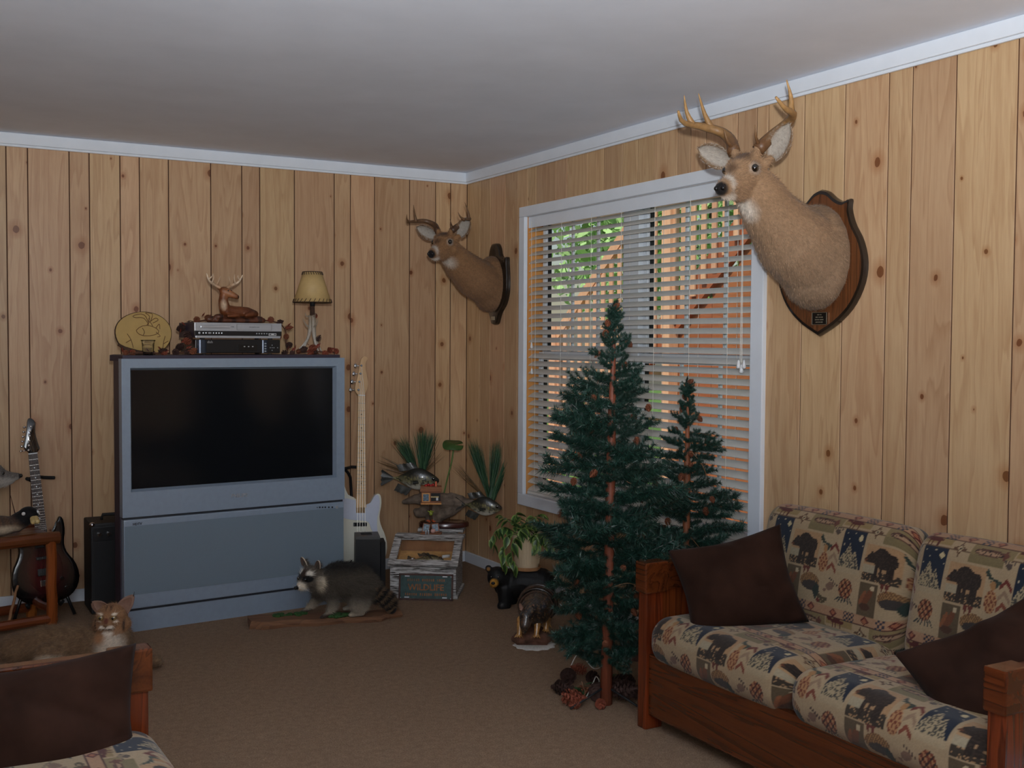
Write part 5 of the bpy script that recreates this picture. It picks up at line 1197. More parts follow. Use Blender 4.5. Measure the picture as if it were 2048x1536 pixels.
m.ell(H, (0.060,0.060,0.054), n=16); m.chain([rp(0.02,0,-0.008), rp(0.048,0,-0.016), rp(0.070,0,-0.020)], [0.040,0.024,0.015], 12, 4)
for s_ in (-1,1):
    m.ell(rp(0.005, s_*0.042, -0.012), (0.031,0.031,0.026), n=10); 
    m.cap(rp(-0.012, s_*0.034, 0.034), rp(-0.014, s_*0.044, 0.060), 0.016, 0.010)
m.chain([(-0.005,0.035,0.135),(-0.045,0.045,0.07),(-0.085,0.05,0.022),(-0.112,0.045,0.010)], [0.036,0.024,0.014,0.011]); m.chain([(0.02,-0.045,0.125),(0.025,-0.06,0.065),(0.005,-0.066,0.022),(-0.022,-0.070,0.010)], [0.038,0.025,0.014,0.011])
for x0, y0 in ((-0.112,0.045),(-0.022,-0.070)):
    for k in range(5): m.cap((x0,y0+(k-2)*0.004,0.008), (x0-0.020+abs(k-2)*0.003, y0-0.004+(k-2)*0.009, 0.006), 0.006, 0.0035, 8, 2)
m.chain([(0.165,-0.055,0.115),(0.150,-0.075,0.060),(0.165,-0.075,0.020),(0.11,-0.078,0.010)], [0.060,0.046,0.020,0.012]); m.chain([(0.165,0.055,0.115),(0.155,0.065,0.055),(0.165,0.06,0.02),(0.10,0.058,0.010)], [0.058,0.042,0.018,0.012])
m.chain([(0.215,-0.01,0.105),(0.265,-0.02,0.085),(0.305,-0.03,0.062),(0.320,-0.035,0.020)], [0.054,0.046,0.043,0.030])
hE = [np.array(rp(0.036, s_*0.024, 0.008)) for s_ in (-1,1)]; hB = [np.array(rp(0.030, s_*0.026, 0.028)) for s_ in (-1,1)]; hM = np.array(rp(0.064,0,-0.018)); hN = np.array(rp(0.084,0,-0.018)); hF = np.array(rp(0.04,0,0.02)); hK = [np.array(rp(0.0, s_*0.050, -0.016)) for s_ in (-1,1)]
TAILP = np.array([(0.215,-0.01,0.105),(0.265,-0.02,0.085),(0.300,-0.03,0.060),(0.310,-0.035,0.0)])
def racc(co, no):
    n_ = hsh(np.round(co*260)); c = np.tile(lin(78,70,60), (len(co),1))*(0.7+0.6*n_)[:,None]
    c = blend(c, lin(34,31,28), blob(co, (0.09,0,0.25), (0.17,0.10,0.085))*1.3)
    c = blend(c, lin(172,160,142), np.clip((0.105-co[:,2])/0.07, 0, 1)*0.85*(co[:,0] < 0.21)); c = blend(c, lin(60,46,38), np.clip((0.032-co[:,2])/0.016, 0, 1)*(co[:,0] < 0.05))
    c = blend(c, lin(190,174,150), blob(co, (-0.03,-0.05,0.165), (0.035,0.035,0.05))*1.1)
    hm = blob(co, H + hd*0.02, (0.10,0.10,0.09)); c = blend(c, lin(104,94,82), (hm > 0.3)*0.8)
    for q in hK: c = blend(c, lin(214,200,176), 1.4*blob(co, q, (0.032,0.032,0.036)))
    c = blend(c, lin(226,214,194), 1.9*blob(co, hM, (0.036,0.032,0.027)))
    for q in hB: c = blend(c, lin(230,222,208), 2.2*blob(co, q, (0.025,0.025,0.016)))
    c = blend(c, lin(60,44,36), 1.5*blob(co, hF, (0.025,0.025,0.06)))
    for q in hE: c = blend(c, lin(14,12,13), 2.4*blob(co, q + np.array(hl)*0.0, (0.035,0.035,0.020)))
    c = blend(c, lin(12,10,10), 2.4*blob(co, hN, (0.018,0.018,0.017)))
    s_ = (co[:,0]-0.22)*0.8 + (0.105-co[:,2])*0.9; tl = (co[:,0] > 0.232) & (co[:,2] < 0.14)
    ring = np.where(np.sin(s_*2*PI/0.042) > -0.45, 1.0, 0.0); c = np.where(tl[:,None], np.where(ring[:,None] > 0.5, lin(14,12,12), lin(104,82,60)), c)
    return c
rb = skin(m, 'body', 'fur', rac, 0.0055, 3, colf=racc)
def rflow(P):
    f1 = np.tile(np.array([0.9,0,-0.45]), (len(P),1)); w = np.clip(1-np.linalg.norm(P-np.array(H), axis=1)/0.09, 0, 1)[:,None]; return f1*(1-w) + np.array(-hd)*w
fur(rb, rac, 'hair', 34000, 0.022, 0.0014, rflow, 5, racc, 0.32, mask=lambda P: (P[:,2] > 0.028) & (np.linalg.norm(P-hN, axis=1) > 0.02) & ((np.linalg.norm(P-np.array(H), axis=1) > 0.08) | (np.random.default_rng(1).random(len(P)) < 0.55)))
MAT['ear_pale'] = plain('pale_ear_rim', srgb(206,190,168), 0.9, 0, 0.1, 80); MAT['ear_dark'] = plain('ear_inside', srgb(92,74,64), 0.9)
def ear_disc(parent, base, up, side, fwd, h, w, pale='ear_pale', dark='ear_dark'):
    m = MB(); n = 14; pts = [base + side*(w*0.5*cos(a)) + up*(h*(sin(a) if sin(a) > 0 else 0.15*sin(a))) for a in [2*PI*k/n for k in range(n)]]
    bk = [p - fwd*0.007 for p in pts]; ins = [base + (p-base)*0.72 + fwd*-0.004 for p in pts]
    m.rings([bk, pts]); m.f.pop(); e = m.build('ear', pale, parent, True)
    q = MB(); q.rings([pts, ins], caps=(False, True)); q.build('ear_lining', dark, e, True)
for s_ in (-1,1):
    ear_disc(rac, rp(-0.004, s_*0.040, 0.042), (hu + hl*s_*0.35).normalized(), hl, hd, 0.044, 0.042)
    MB().ell(rp(0.0475, s_*0.0225, 0.008), 0.0075, n=10).build('eye', 'eye', rac, True)
MB().ell(rp(0.084,0,-0.018), (0.010,0.010,0.009), n=10).build('nose', 'nose', rac, True)
for s_ in (-1,1):
    for k in range(3): MB().tube([rp(0.066,s_*0.012,-0.022), rp(0.056,s_*(0.05+0.008*k),-0.030-0.008*k+0.01)], [0.0007,0.0003], 4).build('whisker', 'cord', rac)

# ================================================================== bobcat
b0 = at_floor(150, 1335)
bob = thing('bobcat', 'stuffed tawny bobcat with tufted ears lying on the carpet behind the sofa arm', 'bobcat', (b0.x+0.02, b0.y+0.04, 0), -YAW)
k_ = 0.00216
def bq(px, py, y=0.0): return Vector(((px-150)*k_, y, (1335-py)*k_))
m = MB()
m.chain([bq(20,1312,0.05),bq(80,1302,0.04),bq(150,1298,0.03),bq(205,1296,0.0)], [0.072,0.086,0.084,0.080], 16, 5)
m.chain([bq(205,1296,0.0),bq(225,1282,-0.02),bq(226,1258,-0.02)], [0.080,0.078,0.062], 14, 5)
m.ell(bq(105,1312,-0.045), (0.075,0.055,0.062), n=14); m.chain([bq(100,1318,-0.06),bq(140,1330,-0.085),bq(160,1332,-0.09)], [0.05,0.03,0.024])
m.chain([bq(235,1300,-0.03),bq(262,1322,-0.05),bq(300,1318,-0.06),bq(316,1318,-0.065)], [0.046,0.030,0.022,0.024]); m.chain([bq(215,1305,-0.06),bq(230,1325,-0.11),bq(255,1327,-0.15)], [0.045,0.028,0.022])
HB = bq(222,1236,-0.03)
def hb(x, y, z): return HB + Vector((x, -y, z))
m.ell(HB, (0.064,0.062,0.058), n=18); m.ell(hb(0,0.045,-0.020), (0.032,0.030,0.024), n=12); m.chain([hb(0,0.03,0.01), hb(0,0.060,-0.006)], [0.024,0.013])
for s_ in (-1,1):
    m.ell(hb(s_*0.052,0.0,-0.030), (0.030,0.035,0.034), n=12); m.ell(hb(s_*0.015,0.066,-0.026), (0.016,0.014,0.012), n=10)
HBn = np.array(HB)
def bobc(co, no):
    n_ = hsh(np.round(co*220)); c = np.tile(lin(128,102,76), (len(co),1))*(0.66+0.55*n_)[:,None]
    sp = np.sin(co[:,0]*120+np.sin(co[:,2]*90)*2)*np.sin(co[:,2]*110+co[:,0]*40); c = blend(c, lin(92,66,46), (sp > 0.55)*0.45)
    c = blend(c, lin(208,194,176), 1.2*np.clip(blob(co, (bq(228,1290,-0.09)), (0.085,0.08,0.085)), 0, 1)); c = blend(c, lin(176,128,88), 1.0*blob(co, bq(205,1272,-0.08), (0.04,0.06,0.035)))
    c = blend(c, lin(206,192,172), 1.2*blob(co, bq(110,1322,-0.10), (0.10,0.06,0.045))); c = blend(c, lin(110,84,62), 0.8*blob(co, bq(60,1290,0.05), (0.16,0.1,0.05)))
    P = lambda x, y, z: HBn + np.array([x,-y,z])
    hm = np.linalg.norm(co-HBn, axis=1) < 0.088; c = np.where(hm[:,None], blend(c, lin(150,108,74), np.full(len(co),0.75)), c)
    for s_ in (-1,1):
        c = blend(c, lin(232,222,206), 1.7*blob(co, P(s_*0.018,0.07,-0.030), (0.020,0.03,0.014))); c = blend(c, lin(230,216,196), 1.8*blob(co, P(s_*0.028,0.055,0.024), (0.013,0.03,0.007))); c = blend(c, lin(230,216,196), 1.6*blob(co, P(s_*0.034,0.055,-0.006), (0.013,0.03,0.006)))
        c = blend(c, lin(58,38,28), 1.6*blob(co, P(s_*0.027,0.06,0.010), (0.018,0.03,0.010))); c = blend(c, lin(60,42,32), 1.3*blob(co, P(s_*0.060,0.02,-0.025), (0.007,0.04,0.03))); c = blend(c, lin(70,46,32), 1.2*blob(co, P(s_*0.010,0.04,0.05), (0.005,0.05,0.02)))
        c = blend(c, lin(30,22,20), 1.5*blob(co, P(s_*0.016,0.08,-0.036), (0.020,0.02,0.005)))
    c = blend(c, lin(108,60,46), 1.7*blob(co, P(0,0.072,-0.002), (0.011,0.03,0.016))); c = blend(c, lin(24,18,18), 1.5*blob(co, P(0,0.08,-0.030), (0.004,0.02,0.010))); c = blend(c, lin(222,210,194), 1.3*blob(co, P(0,0.05,-0.056), (0.03,0.05,0.016)))
    return c
bb = skin(m, 'body', 'fur', bob, 0.0055, 3, colf=bobc)
def bflow(P):
    w = np.clip(1-np.linalg.norm(P-HBn, axis=1)/0.11, 0, 1)[:,None]; r_ = (P-HBn); r_[:,1] = 0.02; r_ /= np.linalg.norm(r_, axis=1)[:,None]+1e-6
    return np.tile(np.array([-0.8,0,-0.5]), (len(P),1))*(1-w) + r_*w*1.3
fur(bb, bob, 'hair', 34000, 0.017, 0.0013, bflow, 6, bobc, 0.30, mask=lambda P: (P[:,2] > 0.006) & ((np.linalg.norm(P-HBn, axis=1) > 0.095) | (np.random.default_rng(2).random(len(P)) < 0.45)))
MAT['cat_eye'] = plain('amber_eye', srgb(142,118,78), 0.06, 0, 0.02, coat=1.0); MAT['pink_ear'] = plain('pink_ear_inside', srgb(140,108,92), 0.85, 0, 0.1, 60); MAT['tawny'] = plain('tawny_ear_back', srgb(122,90,64), 0.9, 0, 0.2, 60)
for s_, tip in ((-1, Vector((-0.090,0.012,0.062))), (1, Vector((0.088,0.012,0.092)))):
    e_ = MB().ell(hb(s_*0.027,0.061,0.010), (0.0135,0.007,0.0115), n=14).build('eye', 'cat_eye', bob, True)
    MB().ell(hb(s_*0.027,0.0672,0.010), (0.0056,0.0022,0.0062), n=10).build('pupil', 'eye', e_, True)
    T = HB + Vector((tip.x, 0.012, tip.z)); a = HB + Vector((s_*0.016,0.0,0.050)); b = HB + Vector((s_*0.066,0.004,0.012)); c_ = HB + Vector((s_*0.040,0.03,0.035))
    mE = MB(); edge = [Vector(p) for p in spline([tuple(a), tuple((a+T)/2+Vector((-s_*0.004,0,0.010))), tuple(T), tuple((b+T)/2+Vector((s_*0.010,0,0.0))), tuple(b)], 13)]
    mE.add(edge + [c_] + [p+Vector((0,0.006,0)) for p in edge], [(i, i+1, 13) for i in range(12)] + [(i, i+14, i+15, i+1) for i in range(12)] + [tuple(range(14,27))])
    er = mE.build('ear', 'pink_ear', bob, True)
    mB = MB(); mB.add([p+Vector((0,0.004,0)) for p in edge] + [c_+Vector((0,0.012,0))], [(i+1, i, 13) for i in range(12)]); mB.build('ear_back', 'tawny', er, True)
    MB().tube([T - Vector((0,0,0.006)), T + Vector((s_*0.004,0,0.014))], [0.002,0.0006], 5).build('ear_tuft', 'nose', er, True)
MB().ell(hb(0,0.079,-0.017), (0.0085,0.006,0.006), n=10).build('nose', 'tawny', bob, True)
# ================================================================== artificial fir trees
t = NT('fir_needles'); a = t.new('ShaderNodeAttribute', attribute_name='Col'); t.base(a.outputs['Color']); t.set(0.42, 0, 0.5); MAT['needle'] = t.m
MAT['pole'] = wood('cedar_pole', srgb(150,86,58), srgb(96,50,34), 'z', 0.55, 0, 12, 0, 0.05, 0.9, 0.3)
def branch_mesh(L, seed, nside=5, droop=0.0):
    """one wired branch along +x: a stem, side twigs, and needles standing all round each of them"""
    rng = np.random.default_rng(seed); twigs = []
    def curve(p, d, ln, n, bend):
        P = [np.array(p, float)]; d = np.array(d, float)
        for i in range(n): d = d + np.array([0,0,bend/n]) + rng.normal(0,0.10,3)/1.6; d /= np.linalg.norm(d); P.append(P[-1] + d*ln/n)
        return np.array(P)
    main = curve((0,0,0), (1,0,0.05), L, 8, 0.35-droop); twigs.append(main)
    for k in range(nside):
        i = 2 + k*6//nside; s_ = 1 if k % 2 else -1
        twigs.append(curve(main[i], (0.62, s_*0.75, 0.15), L*(0.58-0.055*k), 5, 0.35))
    V = []; Cc = []; wood_ = MB()
    for P in twigs:
        seg = np.linalg.norm(np.diff(P, axis=0), axis=1); n = int(seg.sum()*2300); t_ = rng.random(n)*len(seg); i = t_.astype(int).clip(0, len(seg)-1); fr = (t_-i)[:,None]
        B = P[i]*(1-fr) + P[i+1]*fr; D = (P[i+1]-P[i])/seg[i][:,None]
        r = rng.normal(0,1,(n,3)); r -= D*(r*D).sum(1)[:,None]; r /= np.linalg.norm(r, axis=1)[:,None]
        nd = r*0.80 + D*0.55; nd /= np.linalg.norm(nd, axis=1)[:,None]; ln = 0.024*(0.75+0.5*rng.random((n,1))); w = np.cross(nd, rng.normal(0,1,(n,3))); w /= np.linalg.norm(w, axis=1)[:,None]
        V.append(np.stack([B-w*0.0013, B+w*0.0013, B+nd*ln], 1)); k = rng.random((n,1)); Cc.append(lin(14,38,34)*(1-k) + lin(42,78,64)*k)
        wood_.tube([tuple(p) for p in P], [0.0022]*len(P), 4)
    Vn = np.concatenate(V); Cn = np.concatenate(Cc)
    ws = np.array(wood_.v)[np.array([tri for f in wood_.f for tri in ([(f[0],f[1],f[2]),(f[0],f[2],f[3])] if len(f) == 4 else [(f[0],f[i],f[i+1]) for i in range(1,len(f)-1)])])]
    Vn = np.concatenate([Vn, ws]); Cn = np.concatenate([Cn, np.tile(lin(40,46,36), (len(ws),1))])
    me = tris_mesh('branch', Vn, Cn); me.materials.append(MAT['needle']); return me
BR = [branch_mesh(0.20, 100+i, 6) for i in range(5)]
def fir(label, loc, h, prof, n, seed, r_pole, lean=(0,0)):
    rg = random.Random(seed); tr = thing('fir_tree', label, 'artificial tree', loc, 0, 'artificial firs by the window')
    MB().tube([(0,0,0),(lean[0]*0.3,lean[1]*0.3,h*0.3),(lean[0]*0.7,lean[1]*0.7,h*0.7),(lean[0],lean[1],h*0.90),(lean[0],lean[1],h*0.97)], [r_pole*1.15,r_pole,r_pole*0.8,r_pole*0.35,0.003], 9).build('trunk', 'pole', tr, True)
    def cen(z): f = min(1, z/h); return lean[0]*f, lean[1]*f
    for k in range(n):
        f = (k+0.5)/n; z = h*(prof[0][0] + (0.985-prof[0][0])*(1-(1-f)**0.92)); zz_ = z/h
        for (a0, r0), (a1, r1) in zip(prof[:-1], prof[1:]):
            if a0 <= zz_ <= a1 + 1e-9: R = r0 + (r1-r0)*(zz_-a0)/(a1-a0); break
        else: R = prof[-1][1]
        R *= rg.choice([0.62,0.8,0.95,1.05,1.2,1.38]); a = k*2.39996 + rg.uniform(-0.4,0.4); cx, cy = cen(z)
        if loc[0] > -0.5 and cos(a) > 0: R = min(R, 0.19/max(cos(a), 0.3))
        o = link('branch', BR[k % 5], None, tr, (cx+0.4*r_pole*cos(a), cy+0.4*r_pole*sin(a), z - R*0.15))
        sc = R/0.20; o.scale = (sc, max(sc, 0.45)*0.85, max(sc, 0.5)); up = 0.95*max(0,(zz_-0.82)/0.18) + 0.12*(1-zz_)*-2 + rg.uniform(-0.2,0.25)
        o.rotation_euler = (rg.uniform(-0.5,0.5), -up, a)
    for k in range(3):
        o = link('branch', BR[k], None, tr, (lean[0],lean[1],h*0.93)); o.scale = (h*0.06/0.20, 0.35, 0.35); o.rotation_euler = (0,-1.45+0.1*k,k*2.1)
    return tr, cen, rg
tb = at_floor(1212, 1408)
prof1 = [(0.115,0.155),(0.17,0.16),(0.25,0.155),(0.34,0.19),(0.42,0.225),(0.52,0.215),(0.62,0.195),(0.72,0.165),(0.80,0.155),(0.84,0.085),(0.90,0.060),(0.96,0.032),(1.0,0.02)]
tr1, cen1, rg1 = fir('tall artificial fir with pine cones and bare pole foot beside the loveseat', (tb.x, tb.y, 0), 1.545, prof1, 172, 7, 0.021, (0.02,0.0))
for z, R, a, up in ((0.66,0.30,2.55,-0.10),(0.60,0.27,2.95,-0.25),(0.34,0.24,3.3,-0.55),(0.28,0.20,2.7,-0.35),(0.98,0.25,2.9,0.12),(0.80,0.27,2.6,0.10),(0.50,0.22,3.9,-0.2)):
    o = link('branch', BR[int(z*10) % 5], None, tr1, (0.01,0,z)); o.scale = (R/0.20, 0.85, 0.8); o.rotation_euler = (0.2,-up,a)
tb2 = Vector((-0.27, -2.56, 0))
prof2 = [(0.25,0.15),(0.42,0.185),(0.55,0.165),(0.68,0.135),(0.78,0.11),(0.86,0.070),(0.90,0.030),(1.0,0.018)]
tr2, cen2, rg2 = fir('shorter artificial fir with pine cones between the tall fir and the loveseat', tuple(tb2), 1.24, prof2, 96, 17, 0.018)
def hang_cones(tr, cen, rg, h, prof, n, z0):
    for k in range(n):
        f = z0 + (0.97-z0)*(k+0.5)/n; a = rg.uniform(-PI, PI)*0.75 - 2.1
        R = np.interp(f, [p[0] for p in prof], [p[1] for p in prof])*rg.uniform(0.55,0.92); cx, cy = cen(f*h)
        cone(tr, (cx+R*cos(a), cy+R*sin(a), f*h), rg.uniform(0.03,0.038), (PI+rg.uniform(-0.7,0.7), rg.uniform(-0.7,0.7), a), 'cone', 0)
    cx, cy = cen(h); cone(tr, (cx, cy, h*0.985), 0.032, (0.7,0.5,0), 'cone', 0)
hang_cones(tr1, cen1, rg1, 1.545, prof1, 32, 0.14); hang_cones(tr2, cen2, rg2, 1.24, prof2, 18, 0.3)
MAT['twine'] = plain('brown_twine', srgb(128,92,62), 0.8, 0, 0.2, 90)
for k in range(5):
    z = 0.45+0.19*k; a0 = -2.3+0.5*k; R = 0.13
    MB().tube(spline([(R*cos(a0+t_)*(0.7+0.3*sin(t_*2)), R*sin(a0+t_)*(0.7+0.3*sin(t_*2)), z+0.045*sin(t_*2.2+k)) for t_ in np.linspace(0,2.2,7)], 22), 0.0014, 5).build('twig_loop', 'twine', tr1, True)
for k in range(2):
    MB().tube(spline([(-0.05,-0.09,0.95-0.35*k),(-0.02,-0.12,0.90-0.35*k),(0.03,-0.11,0.82-0.35*k)], 12), 0.0016, 5).build('twig_loop', 'twine', tr2, True)
# metal feet of the firs
for tr, L in ((tr1, 0.16), (tr2, 0.14)):
    for k in range(3):
        a = 1.02+2*PI*k/3; MB().tube([(0.0,0,0.07),(L*cos(a),L*sin(a),0.006)], 0.0045, 6).build('foot', 'matteblack', tr, True)
# pile of cones, twigs and dried flower round the foot of the tall fir
def on(px, py, z=0.0): p = at_floor(px, py, z); return p
pile = [(1128,1412,.068,'cone_red',1),(1146,1368,.062,'cone_dark',0),(1138,1392,.07,'cone_dark',1),(1192,1408,.072,'cone_dark',0),(1160,1416,.036,'cone_red',0),(1226,1402,.080,'cone_dark',0),(1258,1390,.078,'cone_dark',1),(1176,1392,.05,'cone',0),(1170,1352,.05,'cone_red',1),(1238,1368,.055,'cone_dark',0),(1268,1404,.055,'cone_dark',0),(1152,1404,.05,'cone_dark',0),(1200,1420,.042,'cone_red',1),(1186,1372,.055,'cone_dark',1)]
rgp = random.Random(9)
lbl = ['russet open pine cone at the outer edge of the pile by the tall fir', 'dark tight pine cone at the back of the pile beside the carpet', 'dark open pine cone just behind the russet outer cone', 'long dark pine cone lying before the tall fir pole', 'small orange pine cone in front of the pile by the tall fir', 'largest dark pine cone lying beside the tall fir pole',
       'dark open pine cone beside the largest cone under the loveseat arm', 'brown pine cone wrapped by the tied twine loop', 'russet open pine cone under the trailing twine behind the pile', 'dark pine cone beneath the dried flower', 'dark pine cone touching the loveseat front post', 'dark pine cone between the russet outer cone and the green sprig', 'small russet open cone in front of the long dark cone', 'dark open pine cone between the trailing twine and the pole']
for k, (px, py, L, mt, v_) in enumerate(pile):
    L *= 1.35
    p = on(px, py); o = cone(None, (p.x, p.y, L*0.36), L, (rgp.uniform(1.25,1.8), rgp.uniform(-0.2,0.2), rgp.uniform(0,6.28)), mt, v_)
    tag(o, lbl[k], 'pine cone', 'pine cones round the tall fir')
p0 = on(1190, 1392)
tw = MB().tube(spline([tuple(on(1140,1345)+Vector((0,0,.02))), tuple(on(1158,1335)+Vector((0,0,.06))), tuple(on(1185,1350)+Vector((0,0,.03))), tuple(on(1200,1345)+Vector((0,0,.02)))], 20), 0.0022, 6).build('twine', 'cord', None, True); tag(tw, 'loose pale twine trailing behind the cone pile', 'twine')
tw = MB().tube(spline([tuple(on(1146,1408)+Vector((0,0,.006))), tuple(on(1170,1402)+Vector((0,0,.01))), tuple(on(1186,1390)+Vector((0,0,.05))), tuple(on(1192,1378)+Vector((0,0,.05))), tuple(on(1198,1386)+Vector((0,0,.045))), tuple(on(1188,1392)+Vector((0,0,.03)))], 30), 0.0022, 6).build('twine', 'cord', None, True); tag(tw, 'pale twine tied in a loop at the front of the cone pile', 'twine')
# sprigs of green leaf in the pile and raffia at the pole
for k, (px, py) in enumerate(((1166,1400),(1236,1372))):
    p = on(px, py); m = MB(); sp = thing('green_sprig', ('green leaf sprig tucked into the cones left of the pole','green leaf sprig tucked into the cones right of the pole')[k], 'sprig', (p.x,p.y,0))
    MB().tube([(0,0,0.0),(0.01,0,0.03),(0.0,0.01,0.07)], 0.002, 5).build('stem', 'twine', sp, True)
    MAT.setdefault('sprig', plain('sprig_green', srgb(38,70,34), 0.6, 0, 0.2, 40))
    for q in range(7):
        a = q*0.9; d = Vector((cos(a),sin(a),0.35)).normalized(); b = Vector((0,0,0.012+0.008*q)); e = d.cross(Vector((0,0,1))).normalized()*0.010
        MB().add([b, b+d*0.025+e, b+d*0.05, b+d*0.025-e, b+d*0.025+Vector((0,0,0.004))], [(0,1,4),(1,2,4),(2,3,4),(3,0,4)]).build('leaf', 'sprig', sp)
MAT['dried'] = plain('dried_flower', srgb(112,76,66), 0.8, 0, 0.25, 30)
p = at_floor(1262, 1385); fl = thing('dried_flower', 'large dried brown lily-like flower standing beside the tall fir pole', 'flower', (p.x+0.06,p.y+0.10,0))
zf = 0.135
MB().tube([(0,0,0.0),(0.0,0.0,0.06),(-0.01,-0.01,zf)], 0.003, 6).build('stem', 'dried', fl, True)
fwd = (CAMP - fl.location); fwd.z = 0.9; fwd.normalize(); sd = fwd.cross(Vector((0,0,1))).normalized(); upv = sd.cross(fwd)
for k in range(7):
    a = 2*PI*k/7+0.2; d = sd*cos(a)+upv*sin(a); w_ = fwd.cross(d).normalized(); c0_ = Vector((-0.01,-0.01,zf)); L = 0.062
    vs = []
    for i in range(6):
        t_ = i/5; hw_ = 0.020*sin(PI*(0.12+0.85*t_)); b = c0_ + d*L*t_ + fwd*(0.018*t_-0.03*t_*t_)
        vs += [b-w_*hw_, b+fwd*-0.003, b+w_*hw_]
    fs = [(3*i+j, 3*i+j+1, 3*i+j+4, 3*i+j+3) for i in range(5) for j in range(2)]
    MB().add(vs, fs).build('petal', 'dried', fl, True)
MB().ell((-0.01,-0.01,zf), 0.008, n=8).build('flower_center', 'cone_dark', fl, True)
w0 = at_floor(1135, 1302); w1 = at_floor(1205, 1312)
rk = thing('wire_rack', 'low black wire rack behind the tall fir pole', 'rack', (w0.x, w0.y, 0))
dv = w1-w0; nv = Vector((0.10,0.12,0))
for z in (0.005, 0.035): MB().tube([(0,0,z), tuple(dv+Vector((0,0,z))), tuple(dv+nv+Vector((0,0,z))), tuple(nv+Vector((0,0,z))), (0,0,z)], 0.0028, 6).build('ring', 'matteblack', rk, True)
for f_ in (0.0,0.5,1.0): MB().tube([tuple(dv*f_), tuple(dv*f_+Vector((0,0,0.035)))], 0.0025, 6).build('strut', 'matteblack', rk, True)
# ================================================================== log side table at the left, with mounts on it
lg = at_floor(104, 1256)
pt = at_floor(0, 1090, 0.43); p1 = at_floor(108, 1072, 0.43)
MAT['drift_tan'] = plain('tan_dowel', srgb(140,100,66), 0.6)
ltab = thing('log_table', 'honey coloured peeled log side table beside the sunburst guitar', 'table', (lg.x, lg.y, 0), math.atan2(pt.y-lg.y, pt.x-lg.x) - PI)
TL, TWD, THH = 0.62, 0.30, 0.44
def logc(a, b, r0, r1, name, mat):
    m = MB(); a = Vector(a); b = Vector(b); n = 7
    m.tube([a.lerp(b, i/(n-1)) + Vector((sin(i*2.1+r0*900)*0.0025, cos(i*1.7)*0.0025, sin(i*1.3)*0.002)) for i in range(n)], [r0+(r1-r0)*i/(n-1) for i in range(n)], 10); return m.build(name, mat, ltab, 'auto')
for cx, cy in ((0,0),(-TL,0),(0,TWD),(-TL,TWD)): logc((cx,cy,0), (cx,cy,THH-0.02), 0.026, 0.024, 'leg', 'log')
for y0 in (0, TWD):
    logc((0.035,y0,THH-0.005), (-TL-0.035,y0,THH-0.005), 0.030, 0.030, 'top_rail', 'logx'); logc((0.02,y0,0.045), (-TL-0.02,y0,0.045), 0.024, 0.024, 'stretcher', 'logx')
for x0 in (0, -TL): logc((x0,0,0.085), (x0,TWD,0.085), 0.020, 0.020, 'stretcher', 'logx'); logc((x0,0.02,THH-0.03), (x0,TWD-0.02,THH-0.03), 0.024, 0.024, 'end_rail', 'logx')
for k in range(3): MB().box((-TL/2, 0.070+k*0.078, THH+0.004), (TL+0.02, 0.074, 0.02), bev=0.004).build('top_board', 'logx', ltab)
logc((-0.19,0.03,0.05), (-0.12,0.12,0.20), 0.0075, 0.006, 'brace', 'drift_tan')
LT = ltab.matrix_basis.copy()
def tb_loc(px, py, ly):                     # point of a pixel ray in table coordinates at table depth ly
    inv = LT.inverted(); o = inv @ CAMP; d = inv.to_3x3() @ pray(px, py); k = (ly-o.y)/d.y; return o + d*k
# ---- grey fox standing on the table, mostly beyond the picture edge
ZTB = THH+0.014
q0 = tb_loc(24, 950, 0.21)
fox = thing('fox', 'grey stuffed fox with pointed muzzle standing on the log table', 'fox', LT @ Vector((q0.x-0.10, 0.21, ZTB)), ltab.rotation_euler.z)
hx = 0.06; hz = q0.z-ZTB
m = MB()
m.chain([(-0.46,0,0.20),(-0.34,0,0.21),(-0.22,0,0.20),(-0.14,0,0.21)], [0.062,0.066,0.068,0.066], 14, 4); m.chain([(-0.14,0,0.22),(-0.06,0,hz*0.86),(-0.02,0,hz)], [0.062,0.054,0.048], 12, 4)
m.ell((0.0,0,hz+0.012), (0.068,0.060,0.058), n=14); m.chain([(0.03,0,hz-0.002),(0.085,0,hz-0.010),(0.125,0,hz-0.008)], [0.046,0.028,0.017], 12, 4); m.chain([(0.02,0,hz-0.038),(0.095,0,hz-0.030)], [0.030,0.015], 10, 3)
for sy in (-1,1):
    m.chain([(-0.15,sy*0.035,0.17),(-0.14,sy*0.040,0.08),(-0.13,sy*0.04,0.012),(-0.11,sy*0.04,0.012)], [0.034,0.018,0.015,0.016]); m.chain([(-0.44,sy*0.035,0.18),(-0.40,sy*0.045,0.11),(-0.46,sy*0.04,0.06),(-0.445,sy*0.04,0.012),(-0.42,sy*0.04,0.012)], [0.045,0.028,0.016,0.014,0.015])
    m.cap((-0.020,sy*0.036,hz+0.050), (-0.030,sy*0.046,hz+0.100), 0.024, 0.008)
m.chain([(-0.48,0,0.20),(-0.58,0.02,0.16),(-0.66,0.03,0.10)], [0.035,0.048,0.03])
def foxc(co, no):
    n_ = hsh(np.round(co*240)); c = np.tile(lin(118,112,106), (len(co),1))*(0.6+0.7*n_)[:,None]; c = blend(c, lin(214,208,198), np.clip(-no[:,2]*1.2,0,1)*(co[:,2] > hz-0.14)); c = blend(c, lin(206,200,190), 1.2*blob(co, (0.05,0,hz-0.02), (0.06,0.05,0.03)))
    c = blend(c, lin(40,36,34), 1.6*blob(co, (-0.035,0,hz+0.07), (0.03,0.06,0.03))); c = blend(c, lin(60,52,48), 1.3*blob(co, (0.03,0,hz+0.02), (0.03,0.035,0.02))); return blend(c, lin(14,12,12), 2.2*blob(co, (0.138,0,hz-0.008), (0.022,0.022,0.020)))
